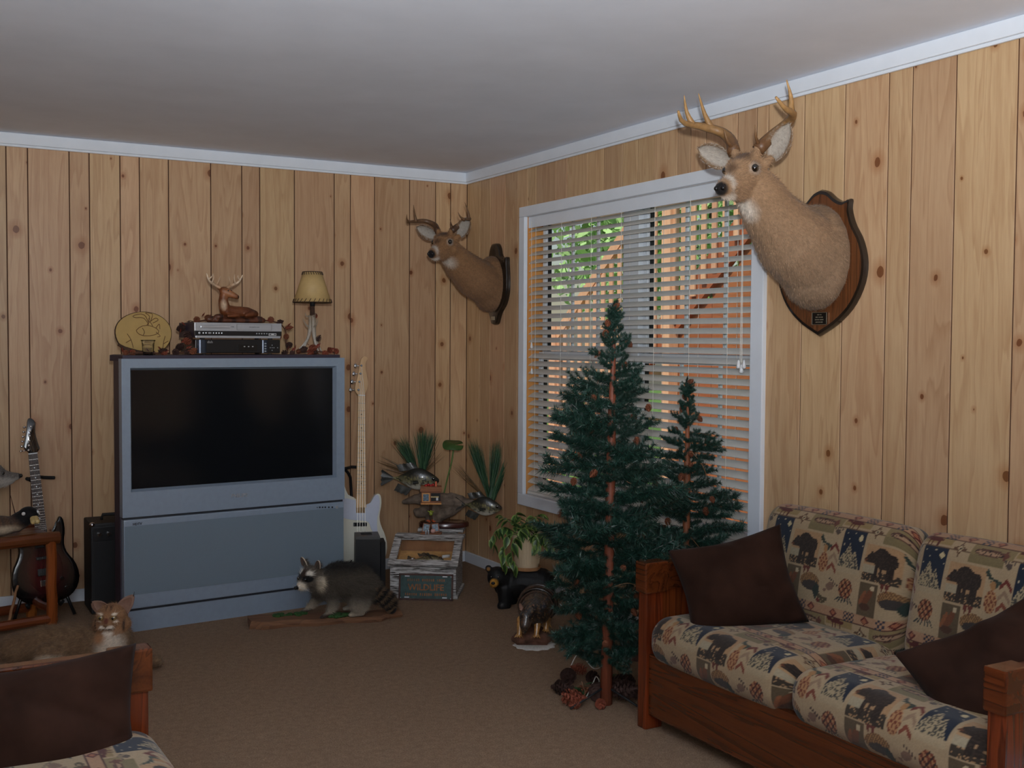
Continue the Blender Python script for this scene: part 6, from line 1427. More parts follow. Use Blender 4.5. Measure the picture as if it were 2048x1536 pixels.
fb_ = skin(m, 'body', 'fur', fox, 0.006, 3, colf=foxc); fur(fb_, fox, 'hair', 12000, 0.016, 0.0014, (-0.9,0,-0.4), 8, foxc, 0.3, mask=lambda P: P[:,0] < 0.10)
for sy in (-1,1): MB().ell((0.048,sy*0.036,hz+0.016), 0.0085, n=10).build('eye', 'eye', fox, True)
MB().ell((0.141,0,hz-0.006), (0.009,0.012,0.010), n=10).build('nose', 'nose', fox, True)
# ---- black-headed duck
q1 = tb_loc(50, 1072, 0.075)
duck = thing('duck', 'stuffed duck with glossy black head and cream bill lying on the log table', 'duck', LT @ Vector((q1.x, 0.075, ZTB)), ltab.rotation_euler.z)
m = MB(); m.ell((-0.13,0.02,0.050), (0.125,0.068,0.050), n=18); m.chain([(-0.23,0.03,0.05),(-0.30,0.03,0.062)], [0.03,0.010]); m.chain([(-0.04,0,0.06),(0.0,-0.01,0.085)], [0.045,0.042]); m.ell((0.012,-0.015,0.095), (0.048,0.044,0.042), n=16)
def duckc(co, no):
    c = np.tile(lin(92,70,54), (len(co),1))*(0.7+0.6*hsh(np.round(co*180)))[:,None]; c = blend(c, lin(196,178,152), 1.2*blob(co, (-0.10,-0.05,0.03), (0.10,0.05,0.035))); c = blend(c, lin(60,56,54), (np.sin(co[:,0]*160) > 0.4)*0.4*(co[:,2] > 0.06)); return blend(c, lin(14,13,16), 2.4*blob(co, (0.012,-0.015,0.095), (0.085,0.07,0.07)))
skin(m, 'body', 'fur', duck, 0.006, 3, colf=duckc)
MAT['bill'] = plain('cream_bill', srgb(196,172,116), 0.4, 0, 0.1, 60)
m = MB(); m.chain([(0.020,-0.052,0.083),(0.014,-0.080,0.070)], [0.014,0.013]); m.chain([(0.034,-0.052,0.083),(0.034,-0.080,0.070)], [0.013,0.013]); skin(m, 'bill', 'bill', duck, 0.004, 2)
for dx in (-0.020, 0.048): MB().ell((dx,-0.048 if dx < 0 else -0.034,0.108), 0.009, n=10).build('eye', 'white', duck, True)
MB().tube([(-0.035,0.03,0.10),(-0.05,0.05,0.19)], [0.003,0.0012], 6).build('reed', 'vine', duck, True)

# ================================================================== whitewashed display case in the corner
t = NT('whitewashed_barnwood'); v = t.coord(); st = t.mapping(v, (0.35,1,1)); n = t.noise(t.mapping(v, (3.5,40,40)), 3.2, 5, 0.65, 0.5)
t.base(t.ramp(n, [(0.40, srgb(58,52,48)), (0.47, srgb(150,146,142)), (0.60, srgb(206,204,202)), (0.8, srgb(228,226,224))])); t.set(0.8, 0, 0.2); t.bump(n, 0.5, 0.004); MAT['whitewash'] = t.m
A0 = Vector((-0.816,-0.699,0)); CA = math.atan2(-0.199, 0.301)
case = thing('display_case', 'whitewashed wooden slant-top display case with glass lid in the corner', 'display case', A0, CA)
CW, CD, CZ0, CZ1, flat_ = 0.36, 0.30, 0.170, 0.285, 0.065
MB().box((CW/2, 0.008, CZ0/2), (CW, 0.016, CZ0-0.004)).build('front_panel', 'whitewash', case)
MB().box((CW/2, CD-0.008, CZ1/2), (CW, 0.016, CZ1)).build('back_panel', 'whitewash', case)
for x0 in (0.008, CW-0.008): MB().prism([(0.016,0),(CD-0.016,0),(CD-0.016,CZ1-0.004),(CD-flat_,CZ1-0.004),(0.016,CZ0-0.002)], -0.008, 0.008, Matrix(((0,0,1,x0),(1,0,0,0),(0,1,0,0),(0,0,0,1)))).build('side_panel', 'whitewash', case)
MAT['felt'] = plain('case_lining', srgb(196,150,92), 0.9, 0, 0.2, 20)
TRM = face_mx((0,0.018,0.128), (1,0,0), (0,0.20,0.085)); TRL = sqrt(0.20**2+0.085**2)
MB().box((CW/2, TRL/2, 0), (CW-0.034, TRL, 0.006), TRM).build('inner_tray', 'felt', case)
MB().box((CW/2, CD-flat_-0.012, 0.235), (CW-0.034, 0.006, 0.085)).build('inner_back', plain('brown_lining', srgb(140,98,64), 0.8, 0, 0.2, 12), case)
for x0 in (0.019, CW-0.019): MB().prism([(0.018,0.13),(0.215,0.20),(0.215,0.265),(0.018,0.162)], -0.002, 0.002, Matrix(((0,0,1,x0),(1,0,0,0),(0,1,0,0),(0,0,0,1)))).build('inner_side', 'felt', case)
for z0 in (0.0,): MB().box((CW/2, CD/2-0.006, 0.010), (CW+0.024, CD+0.020, 0.020), bev=0.003).build('plinth', 'whitewash', case)
MB().box((CW/2, CD-flat_/2+0.002, CZ1+0.008), (CW+0.03, flat_+0.012, 0.018), bev=0.003).build('top_shelf', 'whitewash', case)
for hx_ in (0.07, CW-0.05): MB().box((hx_, CD-flat_-0.004, CZ1+0.018), (0.035, 0.010, 0.003)).build('hinge', 'matteblack', case)
ly0 = Vector((0,-0.012,CZ0+0.004)); ly1 = Vector((0,CD-flat_-0.004,CZ1+0.010)); ld = (ly1-ly0); LL = ld.length; LM = face_mx(ly0 + Vector((-0.012,0,0)), (1,0,0), tuple(ld))
lw_ = CW+0.024
lid = MB(); fwid = 0.042
for c_, d_ in (((lw_/2, fwid/2, 0.007), (lw_, fwid, 0.018)), ((lw_/2, LL-0.018, 0.007), (lw_, 0.036, 0.018)), ((fwid/2, LL/2, 0.007), (fwid, LL-fwid-0.036, 0.018)), ((lw_-fwid/2, LL/2, 0.007), (fwid, LL-fwid-0.036, 0.018))): lid.box(c_, d_, LM, 0.003)
lo = lid.build('lid_frame', 'whitewash', case)
MB().box((lw_/2, LL/2, 0.004), (lw_-2*fwid+0.004, LL-fwid-0.032, 0.003), LM).build('lid_glass', 'glass', lo)
# what lies in the case
CM = Matrix.Translation(A0) @ Matrix.Rotation(CA, 4, 'Z')
def fish_mesh(L, H_, T, name, colf, parent, mat='varn', fins=True, mx=None, seed=1):
    """deep-bodied panfish facing +x, flat in y: one body skin plus fin fans"""
    st = []
    for x, hh_, tt in ((-0.50,0.10,0.10),(-0.40,0.16,0.16),(-0.28,0.42,0.42),(-0.10,0.86,0.80),(0.06,1.0,1.0),(0.20,0.88,0.95),(0.34,0.60,0.75),(0.44,0.34,0.5),(0.50,0.12,0.25)): st.append((x*L*0.8+0.08*L, hh_*H_/2, tt*T/2))
    P = spline([(a,b,c) for a,b,c in st], 64); rr = []
    for x, h_, t_ in P: rr.append([(x, t_*cos(2*PI*k/36), h_*sin(2*PI*k/36)*(1.0 if sin(2*PI*k/36) > 0 else 0.92)-0.02*L*max(0,(x/L-0.1))) for k in range(36)])
    o = MB().rings(rr, mx).build(name, mat, parent, True); paint(o.data, colf); return o
def fin(parent, pts, n, mat, mx, name, th=0.002, wav=0.004):
    a, b, c, d = [Vector(p) for p in pts]; vs = []; fs = []
    for s_ in (1,-1):
        for i in range(n+1):
            t_ = i/n; p = a.lerp(b, t_); q = d.lerp(c, t_)
            for j in range(4):
                w_ = p.lerp(q, j/3); ex = (q-p)*(0.10*(i % 2) if j == 3 else 0); vs.append(w_ + ex + Vector((0, s_*th/2 + wav*sin(i*1.3)*j/3, 0)))
    K = (n+1)*4
    for s_ in range(2):
        for i in range(n):
            for j in range(3): k = s_*K+i*4+j; fs.append((k,k+1,k+5,k+4) if s_ else (k,k+4,k+5,k+1))
    return MB().add(vs, fs, mx).build(name, mat, parent, True)
MAT['fin_dark'] = plain('dark_fin', srgb(44,44,38), 0.45, 0, 0.4, 90, 0.3, coat=0.2)
def crappie(name, label, world, rotz, roll, L, H_, parent=None, dark=1.0):
    f_ = thing(name, label, 'fish', world, 0, None, (0, roll, rotz)) if parent is None else parent
    def cc(co, no):
        z = co[:,2]/(H_/2); n_ = hsh(np.round(co*150)); s_ = np.sin(co[:,0]*140+np.sin(co[:,2]*120)*3)*np.sin(co[:,2]*150+co[:,0]*60)
        c = np.tile(lin(128,122,92), (len(co),1)); c = blend(c, lin(34,34,27), np.clip(0.42+z*1.2,0,1)*dark); c = blend(c, lin(206,202,190), np.clip(-0.15-z*1.3,0,1)); c = blend(c, lin(26,27,24), ((s_ > 0.12) & (z > -0.55))*0.8); c = blend(c, lin(148,140,84), ((n_ > 0.8) & (z < 0.3) & (z > -0.4))*0.7)
        return blend(c, lin(34,32,28), 1.0*blob(co, (0.45*L,0,0.05*H_), (0.12*L,0.1,0.25*H_)))
    fish_mesh(L, H_, 0.05*L/0.3, 'body', cc, f_)
    fin(f_, [(0.12*L,0,0.46*H_),(-0.20*L,0,0.30*H_),(-0.26*L,0,0.58*H_),(0.02*L,0,0.72*H_)], 9, 'fin_dark', None, 'dorsal_fin'); fin(f_, [(0.02*L,0,-0.42*H_),(-0.22*L,0,-0.22*H_),(-0.28*L,0,-0.52*H_),(-0.06*L,0,-0.72*H_)], 7, 'fin_dark', None, 'anal_fin')
    fin(f_, [(-0.30*L,0,0.05*H_),(-0.30*L,0,-0.05*H_),(-0.50*L,0,-0.36*H_),(-0.50*L,0,0.36*H_)], 8, 'fin_dark', None, 'tail_fin', 0.003, 0.003); fin(f_, [(0.16*L,-0.022,-0.05*H_),(0.16*L,-0.022,-0.14*H_),(0.05*L,-0.045,-0.20*H_),(0.05*L,-0.045,-0.02*H_)], 5, 'fin_dark', None, 'pectoral_fin')
    for sy in (-1,1): MB().ell((0.385*L,sy*0.016*L/0.3,0.06*H_), (0.010,0.004,0.010), n=10).build('eye', 'eye', f_, True)
    return f_
TR = CM @ TRM
q = TR @ Vector((CW*0.50, TRL*0.50, 0.020))
fc_ = crappie('mounted_fish', 'small greenish fish lying inside the whitewashed display case', tuple(q), CA, 0.0, 0.205, 0.075); fc_.rotation_euler = (-1.0, 0, CA)
ob = lambda name, mat, m, lab, cat, loc: tag(m.build(name, mat, None, True, TR @ Vector(loc)), lab, cat)
MAT['gold'] = plain('brass_lure', srgb(196,150,70), 0.25, 0.8, 0.1)
ob('fishing_lure', 'gold', MB().ell((0,0,0.012), (0.020,0.012,0.012), n=12), 'round brass lure in the display case near the fish tail', 'lure', (0.068,0.085,0.004))
ob('fishing_reel', 'chrome', MB().lathe([(0.016,0),(0.016,0.006),(0.007,0.010),(0.007,0.020),(0.016,0.024),(0.016,0.030)], 14), 'small silver reel in the display case beside the brass lure', 'reel', (0.105,0.095,0.004))
ob('wood_chip', 'log', MB().tube([(-0.04,0,0.009),(0.0,0.006,0.010),(0.045,-0.004,0.012)], [0.006,0.010,0.008], 8), 'orange wood chip in the display case under the fish head', 'wood', (0.25,0.045,0.004))
cd_ = ob('paper_card', 'white', MB().box((0,0,0.010), (0.045,0.010,0.016)), 'white printed card standing in the display case', 'card', (0.285,0.150,0.004))
# ---- stamped metal sign leaning on the case
MAT['patina'] = plain('green_patina', srgb(48,72,70), 0.5, 0.3, 0.25, 40, 0.2); MAT['rust'] = plain('rusty_rim', srgb(74,46,38), 0.6, 0.3, 0.3, 50, 0.3); MAT['copper'] = plain('copper_letters', srgb(132,84,46), 0.5, 0.4, 0.25, 60)
sg = thing('metal_sign', 'rusty green metal plate sign lettered WILDLIFE leaning on the display case', 'sign', CM @ Vector((0.055,-0.050,0.0)), 0, None, (-0.14,0,CA))
sw, shh = 0.295, 0.142
MB().box((sw/2, 0, shh/2), (sw, 0.0025, shh), bev=0.001).build('plate', 'patina', sg)
q = MB()
for c_, d_ in (((sw/2,-0.002,0.005),(sw,0.004,0.010)), ((sw/2,-0.002,shh-0.005),(sw,0.004,0.010)), ((0.005,-0.002,shh/2),(0.010,0.004,shh)), ((sw-0.005,-0.002,shh/2),(0.010,0.004,shh))): q.box(c_, d_)
q.build('rim', 'rust', sg)
for x_, z_ in ((0.045,0.016),(sw-0.045,0.016),(0.045,shh-0.014),(sw-0.045,shh-0.014)): MB().box((x_,-0.0035,z_), (0.026,0.002,0.006), bev=0.001).build('slot', 'silverprint', sg)
for x_, z_ in ((0.012,0.014),(sw-0.012,0.012),(sw-0.012,shh-0.014)): MB().ell((x_,-0.004,z_), 0.003, n=8).build('rivet', 'silverprint', sg, True)
text_mesh('WILDLIFE', 0.046, 'lettering', 0.0012, 'copper', sg, face_mx((sw/2,-0.002,0.068), (1,0,0), (0,0,1)), bold=0.001, squash=1.0)
q = MB(); rgs = random.Random(3)
for z_, n_ in ((0.108,18),(0.032,20)):
    for k in range(n_):
        if k % 7 == 6: continue
        q.box((sw/2+(k-n_/2+0.5)*0.0115,-0.002,z_), (0.0075*rgs.uniform(0.5,1),0.0022,0.014*rgs.uniform(0.8,1)))
o = q.build('worn_lettering', 'copper', sg); o['kind'] = 'stuff'
# ---- little fishing shack figurine on the case
fg = thing('shack_figurine', 'tall miniature bait shack figurine with tiny picture boards on the display case', 'figurine', CM @ Vector((0.185, CD-flat_*0.62, CZ1+0.017)), CA+0.15)
fg.scale = (0.95,0.95,0.86)
MAT['shack'] = wood('shack_wood', srgb(150,92,58), srgb(84,46,28), 'x', 0.6, 0, 20, 0, 0.1, 1.0); MAT['picture'] = plain('blue_picture', srgb(86,110,128), 0.4, 0, 0.5, 90)
MB().prism([(-0.062,-0.022),(0.055,-0.026),(0.066,0.018),(-0.05,0.022)], 0, 0.014).build('base', 'shack', fg)
for x_, rz, nm in ((-0.034,0.35,'left'),(0.030,-0.25,'right')):
    b = MB().box((0,0,0.034), (0.044,0.005,0.060), Matrix.Translation((x_,-0.016,0.012)) @ Matrix.Rotation(rz*0.5,4,'Y') @ Matrix.Rotation(-0.15,4,'X')).build('picture_board', 'shack', fg); MB().box((0,-0.003,0.035), (0.034,0.002,0.046), Matrix.Translation((x_,-0.016,0.012)) @ Matrix.Rotation(rz*0.5,4,'Y') @ Matrix.Rotation(-0.15,4,'X')).build('picture', 'picture', b)
MAT['pinkish'] = plain('pink_rock', srgb(206,158,146), 0.6, 0, 0.1, 60)
MB().ell((0.012,-0.034,0.030), (0.015,0.010,0.015), n=10).build('float_ball', 'pinkish', fg, True)
for k in range(2): MB().lathe([(0.005,0.0),(0.005,0.026),(0.003,0.030)], 8, Matrix.Translation((-0.030+0.016*k,-0.036,0.008))).build('bottle', 'silverprint', fg, True)
MB().tube([(0.0,0.0,0.01),(0.004,0,0.08),(-0.004,0,0.15),(0,0,0.205)], [0.012,0.010,0.008,0.010], 8).build('post', 'barkrim', fg, True)
MAT['autumn'] = plain('orange_leaves', srgb(172,76,34), 0.6, 0, 0.3, 60); MAT['lime'] = plain('lime_frog', srgb(142,152,50), 0.35, 0, 0.2, 60)
for k in range(6): a = k*1.05; MB().ell((0.018*cos(a),-0.014+0.008*sin(a),0.088+0.006*(k % 2)), (0.011,0.005,0.007), (0,0,a), n=8).build('leaf', 'autumn', fg, True)
m = MB(); m.ell((0,-0.016,0.140),(0.012,0.010,0.014),n=10); m.cap((0.006,-0.018,0.150),(0.018,-0.024,0.158),0.004,0.003); m.cap((-0.006,-0.018,0.150),(-0.020,-0.022,0.160),0.004,0.003); m.ell((0,-0.020,0.157),(0.008,0.008,0.007),n=8); skin(m, 'frog', 'lime', fg, 0.003, 2)
MB().box((0,0,0.250), (0.115,0.05,0.080), bev=0.002).build('shack', 'shack', fg)
MB().box((0,-0.004,0.208), (0.122,0.070,0.010), bev=0.002).build('porch', 'jamb', fg)
MB().prism([(-0.066,0.288),(0.066,0.288),(0.062,0.318),(-0.060,0.322)], -0.042, 0.036, face_mx((0,0,0),(1,0,0),(0,0,1))).build('roof', 'shack', fg)
b = MB().box((-0.030,-0.028,0.248), (0.046,0.005,0.058)).build('picture_board', 'jamb', fg); MB().box((-0.030,-0.031,0.248), (0.034,0.002,0.046)).build('picture', 'picture', b)
b = MB().box((0.028,-0.027,0.250), (0.056,0.004,0.052)).build('window', 'matteblack', fg); MB().box((0.022,-0.030,0.252), (0.046,0.002,0.008), Matrix.Rotation(0.0,4,'Y')).build('fish_sign', 'bill', b); MB().box((0.036,-0.030,0.238), (0.012,0.002,0.018)).build('jar', 'silverprint', b)
MAT['red'] = plain('red_berry', srgb(170,32,30), 0.4, 0, 0.2, 60); MAT['orange'] = plain('orange_plastic', srgb(214,88,34), 0.4, 0, 0.1)
for k in range(4): MB().ell((-0.030+0.014*k,-0.020,0.326+0.004*(k % 2)), (0.010,0.008,0.009), n=8).build('berry', 'red', fg, True)
MB().rings([[(x_,-0.024+y_,z_) for x_,y_ in ((0.024,0),(0.034,0),(0.034,0.004),(0.024,0.004))] for z_ in (0.318,0.352)]).build('tag_frame', 'orange', fg)

# ================================================================== double crappie mount behind the case
DP = Vector((-0.300,-0.300,0))
cr = thing('wooden_crate', 'small whitewashed crate under the fish mount in the corner', 'crate', DP, CA)
MB().box((-0.02,0,0.132), (0.20,0.13,0.264), bev=0.003).build('box', 'whitewash', cr)
for z_ in (0.06,0.13,0.20): MB().box((-0.02,-0.067,z_), (0.19,0.006,0.058), bev=0.002).build('slat', 'whitewash', cr)
MB().box((-0.01,-0.004,0.276), (0.27,0.150,0.020), bev=0.003).build('lid', 'whitewash', cr)
mt = thing('fish_mount', 'varnished crappie pair mounted on grey driftwood with grass and lily pad', 'fish mount', DP + Vector((0,0,0.286)), -YAW)
MAT['mahog'] = plain('mahogany_plinth', srgb(70,30,24), 0.25, 0, 0.2, 20, coat=0.6)
MB().lathe([(0.92,0.0),(1.0,0.006),(1.0,0.024),(0.95,0.032),(0.90,0.034)], 36, Matrix.Diagonal((0.150,0.085,1,1))).build('plinth', 'mahog', mt, 'auto')
kk = 6.46/2207
def mq(px, py, y=0.0):
    M_ = mt.matrix_basis.inverted(); o = M_ @ CAMP; d = M_.to_3x3() @ pray(px, py); k = (y-o.y)/d.y; return o + d*k
MAT['drift'] = plain('grey_driftwood', srgb(120,104,90), 0.85, 0, 0.35, 26, 0.7)
m = MB(); P = lambda *a: tuple(mq(*a))
m.chain([P(868,1042),P(866,1015),P(858,998)], [0.050,0.052,0.046]); m.chain([P(858,1000),P(832,998),P(808,1004)], [0.044,0.030,0.014]); m.chain([P(860,1020),P(838,1026),P(832,1022)], [0.04,0.03,0.018]); m.chain([P(866,1000),P(895,1002),P(922,1006),P(945,1002)], [0.05,0.046,0.034,0.014]); m.chain([P(852,1000),P(842,978),P(838,962)], [0.024,0.016,0.012]); m.chain([P(880,1030),P(905,1020),P(918,1014)], [0.04,0.034,0.022]); m.chain([P(895,1000),P(902,992),P(925,996)], [0.026,0.022,0.014])
m.ell(mq(866,1048), (0.075,0.045,0.022), n=12)
skin(m, 'driftwood', 'drift', mt, 0.0055, 2)
def fish_part(px, py, L, H_, rx, y=-0.03, dark=1.0):
    # fish are parts of the mount: build in a nested frame, then bake the frame in
    p = mq(px, py, y); tmp = bpy.data.objects.new('fish', None); COL.objects.link(tmp); tmp.parent = mt; tmp.location = p; tmp.rotation_euler = rx
    crappie('fish', '', None, 0, 0, L, H_, tmp, dark); return tmp
fish_part(822, 958, 0.345, 0.135, (0,0.04,0.0), -0.045); fish_part(958, 1012, 0.285, 0.118, (0,0.06,-0.15), -0.045)
MAT['reed'] = NT('reed_grass').m
t = NT('reed_grass'); a_ = t.new('ShaderNodeAttribute', attribute_name='Col'); t.base(a_.outputs['Color']); t.set(0.5, 0, 0.4); MAT['reed'] = t.m
def tuft(base, tips, n, spread, seed, c0=lin(28,62,48), c1=lin(70,104,66)):
    rng = np.random.default_rng(seed); b = np.array(mq(*base)); V = []; Cc = []
    for k in range(int(n*1.5)):
        tp = np.array(mq(*tips[rng.integers(len(tips))])) + rng.normal(0,1,3)*np.array([spread,0.03,spread*0.8]); mid = (b+tp)/2 + rng.normal(0,0.008,3); w = np.cross(tp-b, rng.normal(0,1,3)); w = w/np.linalg.norm(w)*0.0024
        q = [b+rng.normal(0,0.006,3), b*0.25+mid*0.5+tp*0.25, b*0.05+mid*0.35+tp*0.6, tp]
        for i in range(3):
            w0, w1 = w*(1-i*0.3), w*(1-(i+1)*0.33); V += [[q[i]-w0, q[i]+w0, q[i+1]+w1], [q[i]-w0, q[i+1]+w1, q[i+1]-w1]]; f_ = rng.random(); Cc += [c0*(1-f_)+c1*f_]*2
    o = link('grass_tuft', tris_mesh('grass_tuft', np.array(V), np.array(Cc)), 'reed', mt); o['kind'] = 'stuff'
tuft((838,955,0.0), [(790,880,0.02),(800,885,0.03),(805,875,0.0),(812,890,0.04)], 150, 0.020, 1); tuft((845,950,0.0), [(838,865,0.02),(848,862,0.0),(858,870,0.03),(866,868,0.02)], 190, 0.018, 2); tuft((838,955,0.0), [(755,915,0.02),(760,922,0.0),(762,935,0.02),(880,905,0.0),(885,915,0.02)], 26, 0.016, 3, lin(84,66,44), lin(120,92,58))
tuft((980,1000,0.0), [(938,885,0.02),(945,880,0.0),(955,892,0.03)], 130, 0.015, 4); tuft((980,1000,0.0), [(990,885,0.02),(996,880,0.0),(1002,890,0.02)], 90, 0.012, 5); tuft((985,1000,0.0), [(1022,890,0.0),(1028,885,0.01),(1030,900,0.0)], 120, 0.013, 6); tuft((975,1000,0.0), [(905,930,0.02),(915,925,0.0)], 14, 0.014, 7, lin(84,66,44), lin(120,92,58))
MAT['pad'] = plain('lily_pad_green', srgb(62,94,44), 0.45, 0, 0.12, 30); MAT['padstem'] = plain('lily_stem', srgb(92,122,58), 0.5)
MB().tube(spline([P(885,1000,0.01),P(894,960,0.01),P(903,925,0.0),P(907,898,0.0)], 14), [0.0045]*14, 8).build('lily_stem', 'padstem', mt, True)
pc = mq(906,890,0.0); n = 30; pts = [Vector((0,0,0))]
for k in range(n+1):
    a = 0.35 + (2*PI-0.35)*k/n; pts.append(Vector((0.062*cos(a), 0.055*sin(a), 0.006*sin(3*a))))
pts2 = [p + Vector((0,0,-0.003)) for p in pts]; m = MB(); MX = Matrix.Translation(pc) @ Matrix.Rotation(0.55,4,'X') @ Matrix.Rotation(0.06,4,'Y')
m.add(pts + pts2, [(0,k,k+1) for k in range(1,n+1)] + [(n+2,n+3+k,n+2+k) for k in range(0,n)] + [(k,k+1,k+n+3,k+n+2) for k in range(1,n+1)], MX); m.build('lily_pad', 'pad', mt, True)

# ================================================================== bear plant stand, pot and plant
bp0 = at_floor(1042, 1212)
bear = thing('bear_stand', 'black carved bear plant stand with tan muzzle under the potted plant', 'plant stand', (bp0.x, bp0.y, 0), -YAW-0.12)
MAT['bearblack'] = vcol('carved_black_bear', 0.55, 60, 0.4, 0.5, 0, 0.3)
kb = 5.72/2207
def bz_(px, py, y=0.0): return Vector(((px-1042)*kb, y, (1213-py)*kb))
m = MB(); m.chain([bz_(1015,1168),bz_(1045,1162),bz_(1082,1165)], [0.078,0.086,0.082], 16, 5); m.box(bz_(1052,1142), (0.14,0.11,0.02))
hbp = bz_(996,1150,-0.06); m.chain([bz_(1012,1160,-0.02), hbp], [0.066,0.054]); m.ell(hbp, (0.054,0.054,0.056), n=16); m.chain([hbp+Vector((-0.006,-0.035,-0.016)), hbp+Vector((-0.010,-0.064,-0.024))], [0.030,0.022])
for dx in (-0.046,0.040): m.ell(hbp+Vector((dx,-0.004,0.044)), (0.020,0.012,0.020), n=10)
for px, y in ((1012,-0.05),(1020,0.05),(1088,-0.05),(1094,0.05)): m.chain([bz_(px,1175,y), bz_(px,1206,y), bz_(px-6,1208,y-0.015)], [0.046,0.034,0.026])
def bearc(co, no):
    c = np.tile(lin(20,20,21), (len(co),1)); hN_ = np.array(hbp)
    c = blend(c, lin(180,128,52), 2.2*blob(co, hN_+np.array([-0.010,-0.066,-0.020]), (0.030,0.026,0.028)))
    for dx in (-0.046,0.040): c = blend(c, lin(150,104,50), 2.0*blob(co, hN_+np.array([dx,-0.018,0.044]), (0.013,0.010,0.013)))
    return c
skin(m, 'body', 'bearblack', bear, 0.006, 2, colf=bearc)
MB().ell(hbp+Vector((-0.010,-0.088,-0.014)), (0.011,0.007,0.008), n=10).build('nose', 'nose', bear, True)
for dx in (-0.024,0.012): MB().ell(hbp+Vector((dx,-0.050,0.010)), 0.006, n=8).build('eye', 'eye', bear, True)
BM = bear.matrix_basis.copy(); ztop = bz_(1052,1142).z+0.010
ps = BM @ Vector((bz_(1054,1142).x, 0.0, ztop+0.002))
pot = thing('flower_pot', 'cream plastic flower pot with saucer on the black bear stand', 'pot', ps, 0)
MAT['potcream'] = plain('cream_pot', srgb(214,192,158), 0.5, 0, 0.05, 12); MAT['saucer'] = plain('tan_saucer', srgb(176,128,86), 0.6, 0, 0.1)
prf = [(0.058,0.012),(0.062,0.03),(0.076,0.168),(0.082,0.170),(0.084,0.192),(0.078,0.192),(0.074,0.172),(0.058,0.05)]
o_ = MB().lathe(prf, 32).build('pot_body', 'potcream', pot, 'auto'); m = MB()
for k in range(32): a = 2*PI*k/32; m.tube([(0.0635*cos(a),0.0635*sin(a),0.034),(0.0762*cos(a),0.0762*sin(a),0.162)], 0.0012, 4)
m.build('ribs', 'potcream', o_)['kind'] = 'stuff'
MB().lathe([(0.055,0.0),(0.070,0.002),(0.074,0.020),(0.070,0.020),(0.066,0.008),(0.055,0.006)], 30).build('saucer', 'saucer', pot, 'auto')
MAT['soil'] = plain('dark_soil', srgb(52,38,28), 0.95, 0, 0.4, 90, 0.6); MB().lathe([(0.075,0.166),(0.05,0.174),(0.01,0.176)], 24).build('soil', 'soil', pot, True)
plant = thing('potted_plant', 'trailing houseplant with dark pale-edged leaves spilling from the cream pot', 'plant', ps + Vector((0,0,0.176)), -YAW)
MAT['leafcol'] = vcol('variegated_leaf', 0.4, 60, 0.15, 0.1, 0, 0.5)
def leaf_mesh(seed):
    vs = []; N_ = 8; rg = random.Random(seed)
    for i in range(N_+1):
        t_ = i/N_; hw_ = 0.30*sin(PI*(0.04+0.94*t_**0.8))
        for v_ in (-1,-0.62,0,0.62,1): vs.append((t_, v_*hw_, 0.10*abs(v_)*hw_*3 - 0.28*t_*t_ + 0.012*rg.uniform(-1,1)))
    fs = [(5*i+j,5*i+j+1,5*i+j+6,5*i+j+5) for i in range(N_) for j in range(4)]
    me = MB().add(vs, fs).mesh('leaf'); at = me.color_attributes.new('Col','FLOAT_COLOR','POINT'); c = []
    for i in range(N_+1):
        for v_ in (-1,-0.62,0,0.62,1): c += list(lin(146,168,84) if abs(v_) == 1 else (lin(70,102,48) if v_ else lin(34,56,30))) + [1.0]
    at.data.foreach_set('color', c); me.materials.append(MAT['leafcol']); return me
LFS = [leaf_mesh(k) for k in range(4)]; rg = random.Random(31)
stems = [((-0.03,-0.05,0.01),(-0.10,-0.09,0.02),(-0.125,-0.10,-0.05),(-0.12,-0.105,-0.13)), ((-0.02,-0.05,0.01),(-0.07,-0.10,0.0),(-0.085,-0.115,-0.06),(-0.075,-0.115,-0.14)), ((-0.04,-0.02,0.01),(-0.12,-0.05,0.05),(-0.17,-0.06,0.03),(-0.185,-0.065,-0.03)), ((-0.03,0.0,0.01),(-0.09,0.0,0.07),(-0.13,0.0,0.10)), ((-0.01,0.02,0.01),(-0.04,0.03,0.08),(-0.06,0.03,0.11)),
         ((0.0,0.0,0.01),(0.01,0.0,0.06),(0.02,0.0,0.09)), ((0.03,0.0,0.01),(0.06,-0.01,0.05),(0.08,-0.01,0.06)), ((0.04,-0.03,0.01),(0.09,-0.06,0.02),(0.11,-0.07,-0.04)), ((0.02,-0.05,0.01),(0.04,-0.10,0.015),(0.05,-0.11,-0.03)), ((0.0,0.03,0.01),(0.03,0.05,0.08),(0.06,0.06,0.10)), ((-0.02,-0.03,0.01),(-0.03,-0.07,0.05),(-0.04,-0.09,0.03))]
for sp_ in stems:
    Pp = spline(sp_, 14); MB().tube(Pp, 0.0022, 6).build('stem', 'padstem', plant, True)
    for i in range(3, 14):
        if rg.random() < 0.06: continue
        o = link('leaf', LFS[rg.randrange(4)], None, plant, Pp[i]); L_ = rg.uniform(0.046,0.072); o.scale = (L_,L_,L_)
        dn = Pp[min(i+1,13)][2] - Pp[i-1][2]; o.rotation_euler = (rg.uniform(-0.6,0.6), (0.95 if dn < -0.004 else 0.1)+rg.uniform(-0.3,0.4), rg.uniform(-PI*0.9,-0.1) if rg.random() < 0.8 else rg.uniform(0,PI))

